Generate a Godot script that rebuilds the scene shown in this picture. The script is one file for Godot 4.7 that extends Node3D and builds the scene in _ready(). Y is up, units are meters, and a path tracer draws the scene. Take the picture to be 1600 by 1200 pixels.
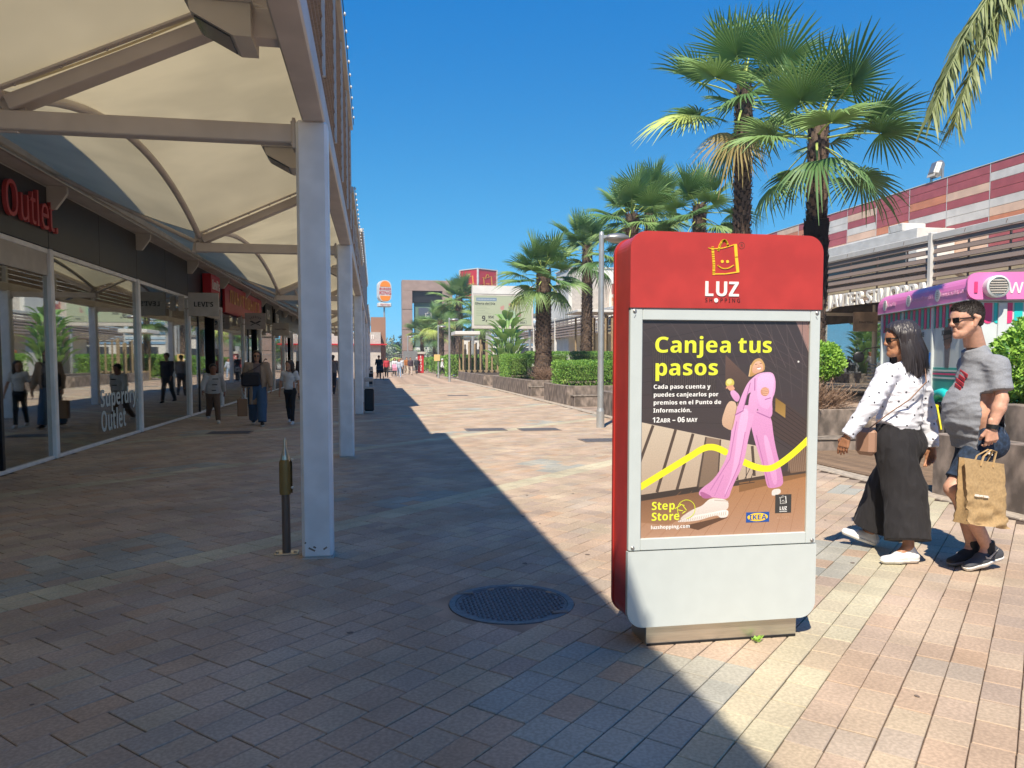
extends Node3D
# An outdoor shopping mall: a paved walk, a shaded shop arcade on the left, planters, palms and a louvred arcade on the right.

var rng := RandomNumberGenerator.new()
var taken := {}
var mats := {}
var tex := {}
var bold: SystemFont
var plain_font: SystemFont


class MB:  # collects triangles, flat or smooth, and commits them as one mesh
	var v := PackedVector3Array()
	var n := PackedVector3Array()
	var uv := PackedVector2Array()

	func tri(a: Vector3, b: Vector3, c: Vector3) -> void:  # counter-clockwise seen from outside
		var k := (b - a).cross(c - a).normalized()
		v.append_array([a, c, b])
		n.append_array([k, k, k])
		uv.append_array([Vector2.ZERO, Vector2.ZERO, Vector2.ZERO])

	func quad(a: Vector3, b: Vector3, c: Vector3, d: Vector3) -> void:
		tri(a, b, c)
		tri(a, c, d)

	func tri_n(a: Vector3, b: Vector3, c: Vector3, na: Vector3, nb: Vector3, nc: Vector3) -> void:
		v.append_array([a, c, b])
		n.append_array([na, nc, nb])
		uv.append_array([Vector2.ZERO, Vector2.ZERO, Vector2.ZERO])

	func quad_n(a: Vector3, b: Vector3, c: Vector3, d: Vector3, na: Vector3, nb: Vector3, nc: Vector3, nd: Vector3) -> void:
		tri_n(a, b, c, na, nb, nc)
		tri_n(a, c, d, na, nc, nd)

	func uvquad(a: Vector3, b: Vector3, c: Vector3, d: Vector3) -> void:  # a lower left, then counter-clockwise
		var k := (b - a).cross(c - a).normalized()
		v.append_array([a, c, b, a, d, c])
		n.append_array([k, k, k, k, k, k])
		uv.append_array([Vector2(0, 1), Vector2(1, 0), Vector2(1, 1), Vector2(0, 1), Vector2(0, 0), Vector2(1, 0)])

	func box(c: Vector3, s: Vector3, bev := 0.0, b := Basis.IDENTITY) -> void:
		var e := s * 0.5
		var q := minf(bev, minf(e.x, minf(e.y, e.z)) * 0.9)
		for ax in 3:
			for sg in [-1.0, 1.0]:
				var u := (ax + 1) % 3
				var w := (ax + 2) % 3
				var ps := []
				for k in [[-1, -1], [1, -1], [1, 1], [-1, 1]]:
					var p := Vector3.ZERO
					p[ax] = sg * e[ax]
					p[u] = k[0] * (e[u] - q)
					p[w] = k[1] * (e[w] - q)
					ps.append(c + b * p)
				if sg < 0:
					ps.reverse()
				quad(ps[0], ps[1], ps[2], ps[3])
		if q <= 0.0:
			return
		for ax in 3:  # the chamfers along each axis, then the corners
			var u := (ax + 1) % 3
			var w := (ax + 2) % 3
			for su in [-1.0, 1.0]:
				for sw in [-1.0, 1.0]:
					var ps := []
					for k in [[0, -1], [0, 1], [1, 1], [1, -1]]:
						var p := Vector3.ZERO
						p[ax] = k[1] * (e[ax] - q)
						p[u] = su * (e[u] - (0.0 if k[0] == 0 else q))
						p[w] = sw * (e[w] - (q if k[0] == 0 else 0.0))
						ps.append(c + b * p)
					if su * sw > 0:
						ps.reverse()
					quad(ps[0], ps[1], ps[2], ps[3])
		for sx in [-1.0, 1.0]:
			for sy in [-1.0, 1.0]:
				for sz in [-1.0, 1.0]:
					var p1 := c + b * Vector3(sx * e.x, sy * (e.y - q), sz * (e.z - q))
					var p2 := c + b * Vector3(sx * (e.x - q), sy * e.y, sz * (e.z - q))
					var p3 := c + b * Vector3(sx * (e.x - q), sy * (e.y - q), sz * e.z)
					if sx * sy * sz > 0:
						tri(p1, p2, p3)
					else:
						tri(p1, p3, p2)

	func span(x0: float, y0: float, z0: float, x1: float, y1: float, z1: float, bev := 0.0) -> void:
		box(Vector3(x0 + x1, y0 + y1, z0 + z1) * 0.5, Vector3(absf(x1 - x0), absf(y1 - y0), absf(z1 - z0)), bev)

	func bar(a: Vector3, b: Vector3, w: float, t: float, bev := 0.0, up := Vector3.UP) -> void:  # w across, t along up
		var z := (b - a).normalized()
		var x := up.cross(z)
		x = (Vector3.RIGHT if x.length() < 0.01 else x).normalized()
		box((a + b) * 0.5, Vector3(w, t, (b - a).length()), bev, Basis(x, z.cross(x), z))

	func tube(ps: Array, rs: Array, seg := 10, caps := true, flat := 1.0, fdir := Vector3.UP) -> void:  # smooth tube through points
		var rings := []
		var norms := []
		var side := Vector3.ZERO
		for i in ps.size():
			var t: Vector3 = ((ps[mini(i + 1, ps.size() - 1)] as Vector3) - (ps[maxi(i - 1, 0)] as Vector3)).normalized()
			if side == Vector3.ZERO:
				side = t.cross(fdir if absf(t.dot(fdir)) < 0.95 else Vector3.RIGHT).normalized()
			side = (side - t * side.dot(t)).normalized()
			var o := t.cross(side)
			var ring := []
			var nn := []
			for k in seg:
				var a := TAU * k / seg
				ring.append(ps[i] + (side * cos(a) + o * sin(a) * flat) * rs[i])
				nn.append((side * cos(a) * flat + o * sin(a)).normalized())
			rings.append(ring)
			norms.append(nn)
		for i in ps.size() - 1:
			for k in seg:
				var m := (k + 1) % seg
				quad_n(rings[i][k], rings[i][m], rings[i + 1][m], rings[i + 1][k], norms[i][k], norms[i][m], norms[i + 1][m], norms[i + 1][k])
		if caps:
			for k in range(1, seg - 1):
				tri(rings[0][0], rings[0][k + 1], rings[0][k])
				var l: Array = rings[-1]
				tri(l[0], l[k], l[k + 1])

	func lathe(pts: Array, c: Vector3, seg := 20, smooth := true, b := Basis.IDENTITY) -> void:  # pts: Vector2(radius, height), going up
		for i in pts.size() - 1:
			var p: Vector2 = pts[i]
			var q: Vector2 = pts[i + 1]
			var d := (q - p).normalized()
			for k in seg:
				var a0 := TAU * k / seg
				var a1 := TAU * (k + 1) / seg
				var f := func(r: Vector2, a: float) -> Vector3: return c + b * Vector3(r.x * cos(a), r.y, -r.x * sin(a))
				var g := func(a: float) -> Vector3: return b * Vector3(d.y * cos(a), -d.x, -d.y * sin(a))
				if smooth:
					quad_n(f.call(p, a0), f.call(p, a1), f.call(q, a1), f.call(q, a0), g.call(a0), g.call(a1), g.call(a1), g.call(a0))
				else:
					quad(f.call(p, a0), f.call(p, a1), f.call(q, a1), f.call(q, a0))

	func prism(poly: PackedVector2Array, d: float, at := Vector3.ZERO, b := Basis.IDENTITY) -> void:  # poly in x, y; from z 0 to d
		var pl := poly.duplicate()
		if Geometry2D.is_polygon_clockwise(pl):  # Godot's y points down there
			pl.reverse()
		var area := 0.0
		for i in pl.size():
			area += pl[i].cross(pl[(i + 1) % pl.size()])
		if area < 0:
			pl.reverse()
		var ix := Geometry2D.triangulate_polygon(pl)
		var f := func(p: Vector2, z: float) -> Vector3: return at + b * Vector3(p.x, p.y, z)
		for i in range(0, ix.size(), 3):
			var p := pl[ix[i]]
			var q := pl[ix[i + 1]]
			var r := pl[ix[i + 2]]
			if (q - p).cross(r - p) < 0:
				var s := q
				q = r
				r = s
			tri(f.call(p, d), f.call(q, d), f.call(r, d))
			tri(f.call(p, 0.0), f.call(r, 0.0), f.call(q, 0.0))
		for i in pl.size():
			var p := pl[i]
			var q := pl[(i + 1) % pl.size()]
			quad(f.call(p, 0.0), f.call(q, 0.0), f.call(q, d), f.call(p, d))

	func sheet(g: Array, flip := false) -> void:  # g: rows of points, smooth normals
		var nr := g.size()
		var nc: int = g[0].size()
		var nn := []
		for i in nr:
			var row := []
			for k in nc:
				var du: Vector3 = g[mini(i + 1, nr - 1)][k] - g[maxi(i - 1, 0)][k]
				var dv: Vector3 = g[i][mini(k + 1, nc - 1)] - g[i][maxi(k - 1, 0)]
				row.append(du.cross(dv).normalized() * (-1.0 if flip else 1.0))
			nn.append(row)
		for i in nr - 1:
			for k in nc - 1:
				if flip:
					quad_n(g[i][k], g[i][k + 1], g[i + 1][k + 1], g[i + 1][k], nn[i][k], nn[i][k + 1], nn[i + 1][k + 1], nn[i + 1][k])
				else:
					quad_n(g[i][k], g[i + 1][k], g[i + 1][k + 1], g[i][k + 1], nn[i][k], nn[i + 1][k], nn[i + 1][k + 1], nn[i][k + 1])

	func ball(c: Vector3, r: Vector3, seg := 12, b := Basis.IDENTITY) -> void:
		var rows := []
		for i in seg / 2 + 1:
			var th := PI * i / (seg / 2)
			var row := []
			for k in seg + 1:
				var ph := TAU * k / seg
				row.append(Vector3(sin(th) * cos(ph), -cos(th), -sin(th) * sin(ph)))
			rows.append(row)
		var f := func(d: Vector3) -> Vector3: return c + b * (d * r)
		var m := func(d: Vector3) -> Vector3: return (b * (d / r)).normalized()
		for i in seg / 2:
			for k in seg:
				var a: Vector3 = rows[i][k]
				var d: Vector3 = rows[i][k + 1]
				var e: Vector3 = rows[i + 1][k + 1]
				var g: Vector3 = rows[i + 1][k]
				quad_n(f.call(a), f.call(d), f.call(e), f.call(g), m.call(a), m.call(d), m.call(e), m.call(g))

	func mesh() -> ArrayMesh:
		var m := ArrayMesh.new()
		var a := []
		a.resize(Mesh.ARRAY_MAX)
		a[Mesh.ARRAY_VERTEX] = v
		a[Mesh.ARRAY_NORMAL] = n
		a[Mesh.ARRAY_TEX_UV] = uv
		m.add_surface_from_arrays(Mesh.PRIMITIVE_TRIANGLES, a)
		return m


class SDF:  # a distance field on a grid, joined with a smooth minimum and meshed as surface nets
	var lo: Vector3
	var h: float
	var nx: int
	var ny: int
	var nz: int
	var f := PackedFloat32Array()

	func _init(a: Vector3, b: Vector3, cell: float) -> void:
		lo = a
		h = cell
		nx = int((b.x - a.x) / cell) + 2
		ny = int((b.y - a.y) / cell) + 2
		nz = int((b.z - a.z) / cell) + 2
		f.resize(nx * ny * nz)
		f.fill(9.0)

	func cap(a: Vector3, b: Vector3, ra: float, rb: float, k := 0.02, u := Vector3.ZERO, e := 1.0) -> void:
		var r := maxf(ra, rb) * maxf(e, 1.0) + k + 2.5 * h
		var p0 := (a.min(b) - Vector3.ONE * r - lo) / h
		var p1 := (a.max(b) + Vector3.ONE * r - lo) / h
		var ab := b - a
		var l2 := maxf(ab.dot(ab), 1e-9)
		var ie := 1.0 / e - 1.0
		var sc := minf(e, 1.0)
		var rd := rb - ra
		for z in range(maxi(0, int(p0.z)), mini(nz - 1, int(p1.z) + 1) + 1):
			for y in range(maxi(0, int(p0.y)), mini(ny - 1, int(p1.y) + 1) + 1):
				var i := (z * ny + y) * nx + maxi(0, int(p0.x))
				for x in range(maxi(0, int(p0.x)), mini(nx - 1, int(p1.x) + 1) + 1):
					var q := lo + Vector3(x, y, z) * h - a
					var t := clampf(q.dot(ab) / l2, 0.0, 1.0)
					q -= ab * t
					if e != 1.0:
						q += u * (q.dot(u) * ie)
					var d := (q.length() - ra - rd * t) * sc
					var o := f[i]
					var m := maxf(k - absf(o - d), 0.0)
					f[i] = minf(o, d) - m * m * 0.25 / k
					i += 1

	func cut(at: Vector3, nrm: Vector3) -> void:  # removes what lies on the side the normal points to
		var i := 0
		for z in nz:
			for y in ny:
				for x in nx:
					if f[i] < 0.3:
						f[i] = maxf(f[i], (lo + Vector3(x, y, z) * h - at).dot(nrm))
					i += 1

	func wrinkle(noise: FastNoiseLite, amp: float, sc: Vector3) -> void:
		var i := 0
		for z in nz:
			for y in ny:
				for x in nx:
					if absf(f[i]) < 0.05:
						f[i] += amp * noise.get_noise_3dv((lo + Vector3(x, y, z) * h) * sc)
					i += 1

	func into(mb: MB) -> void:
		var cellv := {}
		var off := [0, 1, nx, nx + 1, nx * ny, nx * ny + 1, nx * ny + nx, nx * ny + nx + 1]
		var pos := PackedVector3Array()
		var nor := PackedVector3Array()
		var edges := [[0, 1], [2, 3], [4, 5], [6, 7], [0, 2], [1, 3], [4, 6], [5, 7], [0, 4], [1, 5], [2, 6], [3, 7]]
		var cx := PackedVector3Array()
		for k in 8:
			cx.append(Vector3(k & 1, (k >> 1) & 1, (k >> 2) & 1))
		for z in nz - 1:
			for y in ny - 1:
				var i := (z * ny + y) * nx
				for x in nx - 1:
					var f0 := f[i]
					if f0 < 4.0 * h and f0 > -4.0 * h:
						var m := 0
						for k in 8:
							if f[i + off[k]] < 0.0:
								m |= 1 << k
						if m != 0 and m != 255:
							var s := Vector3.ZERO
							var c := 0
							for ed in edges:
								var a: float = f[i + off[ed[0]]]
								var b: float = f[i + off[ed[1]]]
								if (a < 0.0) != (b < 0.0):
									s += cx[ed[0]].lerp(cx[ed[1]], a / (a - b))
									c += 1
							s /= c
							var g := Vector3.ZERO
							for k in 8:
								g += (cx[k] * 2.0 - Vector3.ONE) * f[i + off[k]]
							cellv[i] = pos.size()
							pos.append(lo + (Vector3(x, y, z) + s) * h)
							nor.append(g.normalized())
					i += 1
		var st := [1, nx, nx * ny]
		for i in cellv:
			var f0 := f[i]
			for ax in 3:
				var f1 := f[i + st[ax]]
				if (f0 < 0.0) == (f1 < 0.0):
					continue
				var u: int = st[(ax + 1) % 3]
				var w: int = st[(ax + 2) % 3]
				if not (cellv.has(i - u) and cellv.has(i - w) and cellv.has(i - u - w)):
					continue
				var q := [cellv[i], cellv[i - u], cellv[i - u - w], cellv[i - w]]
				if f0 > 0.0:
					q.reverse()
				mb.quad_n(pos[q[0]], pos[q[1]], pos[q[2]], pos[q[3]], nor[q[0]], nor[q[1]], nor[q[2]], nor[q[3]])


func numbered(called: String) -> String:
	var k: int = taken.get(called, -1) + 1
	taken[called] = k
	return called if k == 0 else "%s_%03d" % [called, k]


func thing(called: String, label: String, category: String, at := Vector3.ZERO, group := "", turn := 0.0) -> Node3D:
	var o := Node3D.new()
	o.name = numbered(called)
	add_child(o)
	o.position = at
	o.rotation.y = turn
	tag(o, label, category, group)
	return o


func tag(o: Node3D, label: String, category: String, group := "") -> Node3D:
	o.set_meta("label", label)
	o.set_meta("category", category)
	if group:
		o.set_meta("group", group)
	return o


func put(called: String, m: Mesh, mat: Material, parent: Node3D, at := Vector3.ZERO, b := Basis.IDENTITY) -> MeshInstance3D:
	var o := MeshInstance3D.new()
	o.name = called
	o.mesh = m
	o.material_override = mat
	o.transform = Transform3D(b, at)
	parent.add_child(o, true)
	return o


func obj(called: String, mb: MB, mat: Material, parent: Node3D) -> MeshInstance3D:
	return put(called, mb.mesh(), mat, parent)


func struct(called: String, mb: MB, mat: Material) -> MeshInstance3D:
	var o := put(numbered(called), mb.mesh(), mat, self)
	o.set_meta("kind", "structure")
	return o


func text(called: String, s: String, size: float, mat: Material, parent: Node3D, at: Vector3, b := Basis.IDENTITY, depth := 0.01, strong := true, align := HORIZONTAL_ALIGNMENT_CENTER, squeeze := 1.0, fit := 0.0) -> MeshInstance3D:  # size: height of the capitals; fit: width of the line
	var t := TextMesh.new()
	t.text = s
	t.font = bold if strong else plain_font
	t.font_size = 48
	t.pixel_size = size / 34.5
	t.depth = depth
	t.curve_step = 2.0
	t.horizontal_alignment = align
	t.vertical_alignment = VERTICAL_ALIGNMENT_CENTER
	if fit > 0.0:
		squeeze = fit / maxf(t.get_aabb().size.x, 0.001)
	return put(called, t, mat, parent, at, b * Basis.from_scale(Vector3(squeeze, 1, 1)))


func noise_tex(freq: float, lo: float, hi: float, oct := 4, size := 256, stretch := 1.0, sd := 1) -> NoiseTexture2D:
	var key := "%s %s %s %s %s %s" % [freq, lo, hi, oct, stretch, sd]
	if tex.has(key):
		return tex[key]
	var f := FastNoiseLite.new()
	f.noise_type = FastNoiseLite.TYPE_SIMPLEX_SMOOTH
	f.frequency = freq
	f.fractal_octaves = oct
	f.seed = sd
	var g := Gradient.new()
	g.set_color(0, Color(lo, lo, lo))
	g.set_color(1, Color(hi, hi, hi))
	g.set_offset(0, 0.2)
	g.set_offset(1, 0.8)
	var t := NoiseTexture2D.new()
	t.noise = f
	t.width = size
	t.height = size
	t.seamless = true
	t.color_ramp = g
	tex[key] = t
	return t


func mat(called: String, c: Color, rough := 0.7, metal := 0.0, grain: Texture2D = null, sc := Vector3.ONE, bump := 0.0) -> StandardMaterial3D:
	if mats.has(called):
		return mats[called]
	var m := StandardMaterial3D.new()
	m.resource_name = called
	m.albedo_color = c
	m.roughness = rough
	m.metallic = metal
	if grain:
		m.albedo_texture = grain
		m.uv1_triplanar = true
		m.uv1_world_triplanar = true
		m.uv1_scale = sc
		if bump > 0.0:
			m.heightmap_enabled = true
			m.heightmap_texture = grain
			m.heightmap_scale = bump
	mats[called] = m
	return m


func hexc(s: String) -> Color:
	return Color.html(s)


func rounded(w: float, h: float, r: float, steps := 6, only_bottom := false) -> PackedVector2Array:  # centred in x, from y 0 to h
	var p := PackedVector2Array()
	for k in [[w / 2 - r, r, -PI / 2], [w / 2 - r, h - r, 0.0], [-w / 2 + r, h - r, PI / 2], [-w / 2 + r, r, PI]]:
		for i in steps + 1:
			var a: float = k[2] + PI / 2 * i / steps
			p.append(Vector2(k[0] + r * cos(a), k[1] + r * sin(a)))
	return p


func rnd(a: float, b: float) -> float:
	return rng.randf_range(a, b)


func _ready() -> void:
	rng.seed = 7
	bold = SystemFont.new()
	bold.font_names = PackedStringArray(["Droid Sans"])
	bold.font_weight = 700
	plain_font = SystemFont.new()
	plain_font.font_names = PackedStringArray(["Droid Sans"])
	view_and_light()
	materials()
	ground()
	arcade_left()
	shop_left()
	planters()
	mall_right()
	far_end()
	palms()
	kiosk()
	truck()
	street_things()
	people()


func view_and_light() -> void:
	var cam := Camera3D.new()
	cam.name = "camera"
	cam.projection = Camera3D.PROJECTION_FRUSTUM
	cam.near = 0.05
	cam.far = 900.0
	cam.size = 0.05 * 1200.0 / 1202.0
	cam.frustum_offset = Vector2(0.0, 0.05 * 33.4 / 1202.0)
	cam.position = Vector3(0, 1.45, 0)
	cam.rotation = Vector3(deg_to_rad(-3.4), deg_to_rad(-10.1), 0)
	add_child(cam)
	var sky := ProceduralSkyMaterial.new()
	sky.sky_top_color = Color(0.0, 0.372, 0.655)
	sky.sky_horizon_color = Color(0.41, 0.76, 0.915)
	sky.sky_curve = 0.125
	sky.ground_bottom_color = Color(0.45, 0.40, 0.36)
	sky.ground_horizon_color = Color(0.55, 0.62, 0.66)
	sky.sky_energy_multiplier = 1.0
	var env := Environment.new()
	env.background_mode = Environment.BG_SKY
	env.sky = Sky.new()
	env.sky.sky_material = sky
	env.tonemap_mode = Environment.TONE_MAPPER_LINEAR
	env.tonemap_exposure = 1.55
	env.fog_enabled = true
	env.fog_density = 0.0009
	env.fog_light_color = Color(0.86, 0.90, 0.95)
	env.sdfgi_enabled = true
	env.ssao_enabled = true
	env.ssil_enabled = true
	var we := WorldEnvironment.new()
	we.name = "environment"
	we.environment = env
	add_child(we)
	var sun := DirectionalLight3D.new()
	sun.name = "sun"
	sun.light_color = Color(1.0, 0.955, 0.88)
	sun.light_energy = 1.5
	sun.light_angular_distance = 0.5
	sun.shadow_enabled = true
	# from behind the camera and to the left, 52 degrees up
	var el := deg_to_rad(52.0)
	var az := deg_to_rad(25.5)
	sun.basis = Basis.looking_at(Vector3(sin(az) * cos(el), -sin(el), -cos(az) * cos(el)), Vector3.UP)
	add_child(sun)


func materials() -> void:
	var grain := noise_tex(0.05, 0.82, 1.0, 5)
	var blotch := noise_tex(0.012, 0.72, 1.0, 5, 256, 1.0, 3)
	var fine := noise_tex(0.12, 0.86, 1.0, 3, 256, 1.0, 5)
	var soft := noise_tex(0.01, 0.93, 1.0, 4, 256, 1.0, 9)
	mat("white paint", hexc("d6d5d2"), 0.45, 0.0, soft, Vector3.ONE * 0.6)
	mat("warm white paint", hexc("cfc8bd"), 0.5, 0.0, soft, Vector3.ONE * 0.5)
	mat("column paint", hexc("eeeeef"), 0.42, 0.0, soft, Vector3.ONE * 0.9)
	mat("beam paint", hexc("cfc5be"), 0.5, 0.0, soft, Vector3.ONE * 0.7)
	mat("slat paint", hexc("9a887e"), 0.55, 0.0, grain, Vector3(0.3, 3, 3))
	mat("galvanised", hexc("a9a7a4"), 0.4, 0.7, soft, Vector3.ONE * 1.2)
	var f := mat("membrane", hexc("ddd9d0"), 0.75, 0.0, noise_tex(0.008, 0.90, 1.0, 4, 256, 1.0, 21), Vector3.ONE * 0.35)
	f.backlight_enabled = true
	f.backlight = Color(0.78, 0.745, 0.64)
	mat("fascia panel", hexc("3d3d40"), 0.38, 0.2, soft, Vector3.ONE * 0.6)
	mat("dark metal", hexc("2a2a2c"), 0.4, 0.4)
	mat("black", hexc("161616"), 0.5)
	mat("rubber", hexc("1c1c1c"), 0.8)
	mat("shop wall", hexc("57493f"), 0.8, 0.0, blotch, Vector3.ONE * 0.4)
	mat("shop floor", hexc("4b4643"), 0.6, 0.0, blotch, Vector3.ONE * 0.4)
	mat("wood", hexc("8a6a46"), 0.6, 0.0, noise_tex(0.03, 0.6, 1.0, 4, 256, 1.0, 11), Vector3(0.6, 6, 6))
	mat("deck wood", hexc("9a7f66"), 0.8, 0.0, noise_tex(0.03, 0.6, 1.0, 4, 256, 1.0, 12), Vector3(0.5, 6, 9))
	mat("pergola wood", hexc("b39c78"), 0.75, 0.0, noise_tex(0.03, 0.7, 1.0, 4, 256, 1.0, 12), Vector3(4, 0.5, 4))
	mat("concrete", hexc("9a8c82"), 0.9, 0.0, noise_tex(0.015, 0.62, 1.0, 6, 512, 1.0, 13), Vector3(0.45, 0.3, 0.45), 0.15)
	mat("concrete coping", hexc("968b80"), 0.9, 0.0, noise_tex(0.03, 0.65, 1.0, 5, 256, 1.0, 14), Vector3.ONE * 0.8)
	mat("soil", hexc("5b4b3a"), 1.0, 0.0, noise_tex(0.06, 0.5, 1.0, 5, 256, 1.0, 15), Vector3.ONE * 0.7)
	mat("lawn soil", hexc("6c7340"), 1.0, 0.0, noise_tex(0.08, 0.5, 1.0, 5, 256, 1.0, 16), Vector3.ONE * 0.9)
	mat("joint", hexc("5d4d43"), 1.0, 0.0, grain, Vector3.ONE * 0.9)
	mat("far paving", hexc("c2a78f"), 0.9, 0.0, blotch, Vector3.ONE * 0.3)
	mat("kerb stone", hexc("b9ac9c"), 0.85, 0.0, grain, Vector3.ONE * 0.8)
	mat("court paving", hexc("b09a88"), 0.9, 0.0, blotch, Vector3.ONE * 0.35)
	mat("earth", hexc("9b8f7c"), 1.0, 0.0, blotch, Vector3.ONE * 0.05)
	mat("cast iron", hexc("77757a"), 0.5, 0.25, grain, Vector3.ONE * 2.0)
	mat("grate steel", hexc("8d7e73"), 0.6, 0.2, grain, Vector3.ONE * 2.0)
	mat("steel", hexc("c9c2b4"), 0.30, 0.85, noise_tex(0.04, 0.94, 1.0, 4, 256, 1.0, 17), Vector3(0.4, 7, 7))
	mat("pole paint", hexc("bfc2c2"), 0.35, 0.55, soft, Vector3.ONE)
	# solar-control glazing: a thin metal coat on a clear pane
	var g := mat("shop glass", Color(0.84, 0.86, 0.85, 0.62), 0.02, 1.0, noise_tex(0.01, 0.99, 1.0, 2, 64, 1.0, 23))
	g.transparency = BaseMaterial3D.TRANSPARENCY_ALPHA
	mat("letter white", hexc("e9e6e0"), 0.5)
	mat("letter black", hexc("1a1a1a"), 0.5)
	mat("sign grey", hexc("bdb6ae"), 0.6, 0.0, soft, Vector3.ONE)
	mat("red paint", hexc("b93a32"), 0.35, 0.0, soft, Vector3.ONE * 1.5)
	mat("sign red", hexc("b8232b"), 0.4)
	mat("lamp red", hexc("b8484a"), 0.45)
	mat("gold letter", hexc("d99a35"), 0.4)
	mat("building white", hexc("dcdad4"), 0.7, 0.0, soft, Vector3.ONE * 0.2)
	mat("roof grey", hexc("8f8d89"), 0.9, 0.0, blotch, Vector3.ONE * 0.1)
	for c in [["panel wine", "b45f62"], ["panel rust", "d98d6a"], ["panel peach", "e6c2a8"], ["panel white", "ded8d0"], ["panel blue", "7fa3c2"], ["panel pale blue", "b9cfdf"]]:
		mat(c[0], hexc(c[1]), 0.45, 0.0, soft, Vector3.ONE * 0.5)
	for c in [["frond deep", "587a45"], ["frond mid", "779455"], ["frond light", "b0bf68"], ["frond dry", "a08f5c"], ["hedge leaf", "7ca344"], ["hedge leaf dark", "527f38"], ["shrub leaf", "8db548"], ["strelitzia leaf", "7ea05c"], ["olive leaf", "8c9a84"], ["dry twig", "8d7461"], ["grass blade", "8ca050"]]:
		var m := mat(c[0], hexc(c[1]), 0.55)
		m.backlight_enabled = true
		m.backlight = hexc(c[1]) * 0.8
	mat("hedge core", hexc("66803f"), 1.0, 0.0, grain, Vector3.ONE * 3.0)
	mat("palm bark", hexc("6b5a50"), 0.95, 0.0, noise_tex(0.05, 0.5, 1.0, 4, 256, 1.0, 18), Vector3(1.2, 3, 1.2))
	mat("palm stub", hexc("86705f"), 0.9, 0.0, grain, Vector3.ONE * 2.0)
	mat("palm net", hexc("3b3230"), 1.0, 0.0, noise_tex(0.1, 0.4, 1.0, 4, 256, 1.0, 19), Vector3.ONE * 2.5, 0.6)


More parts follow.
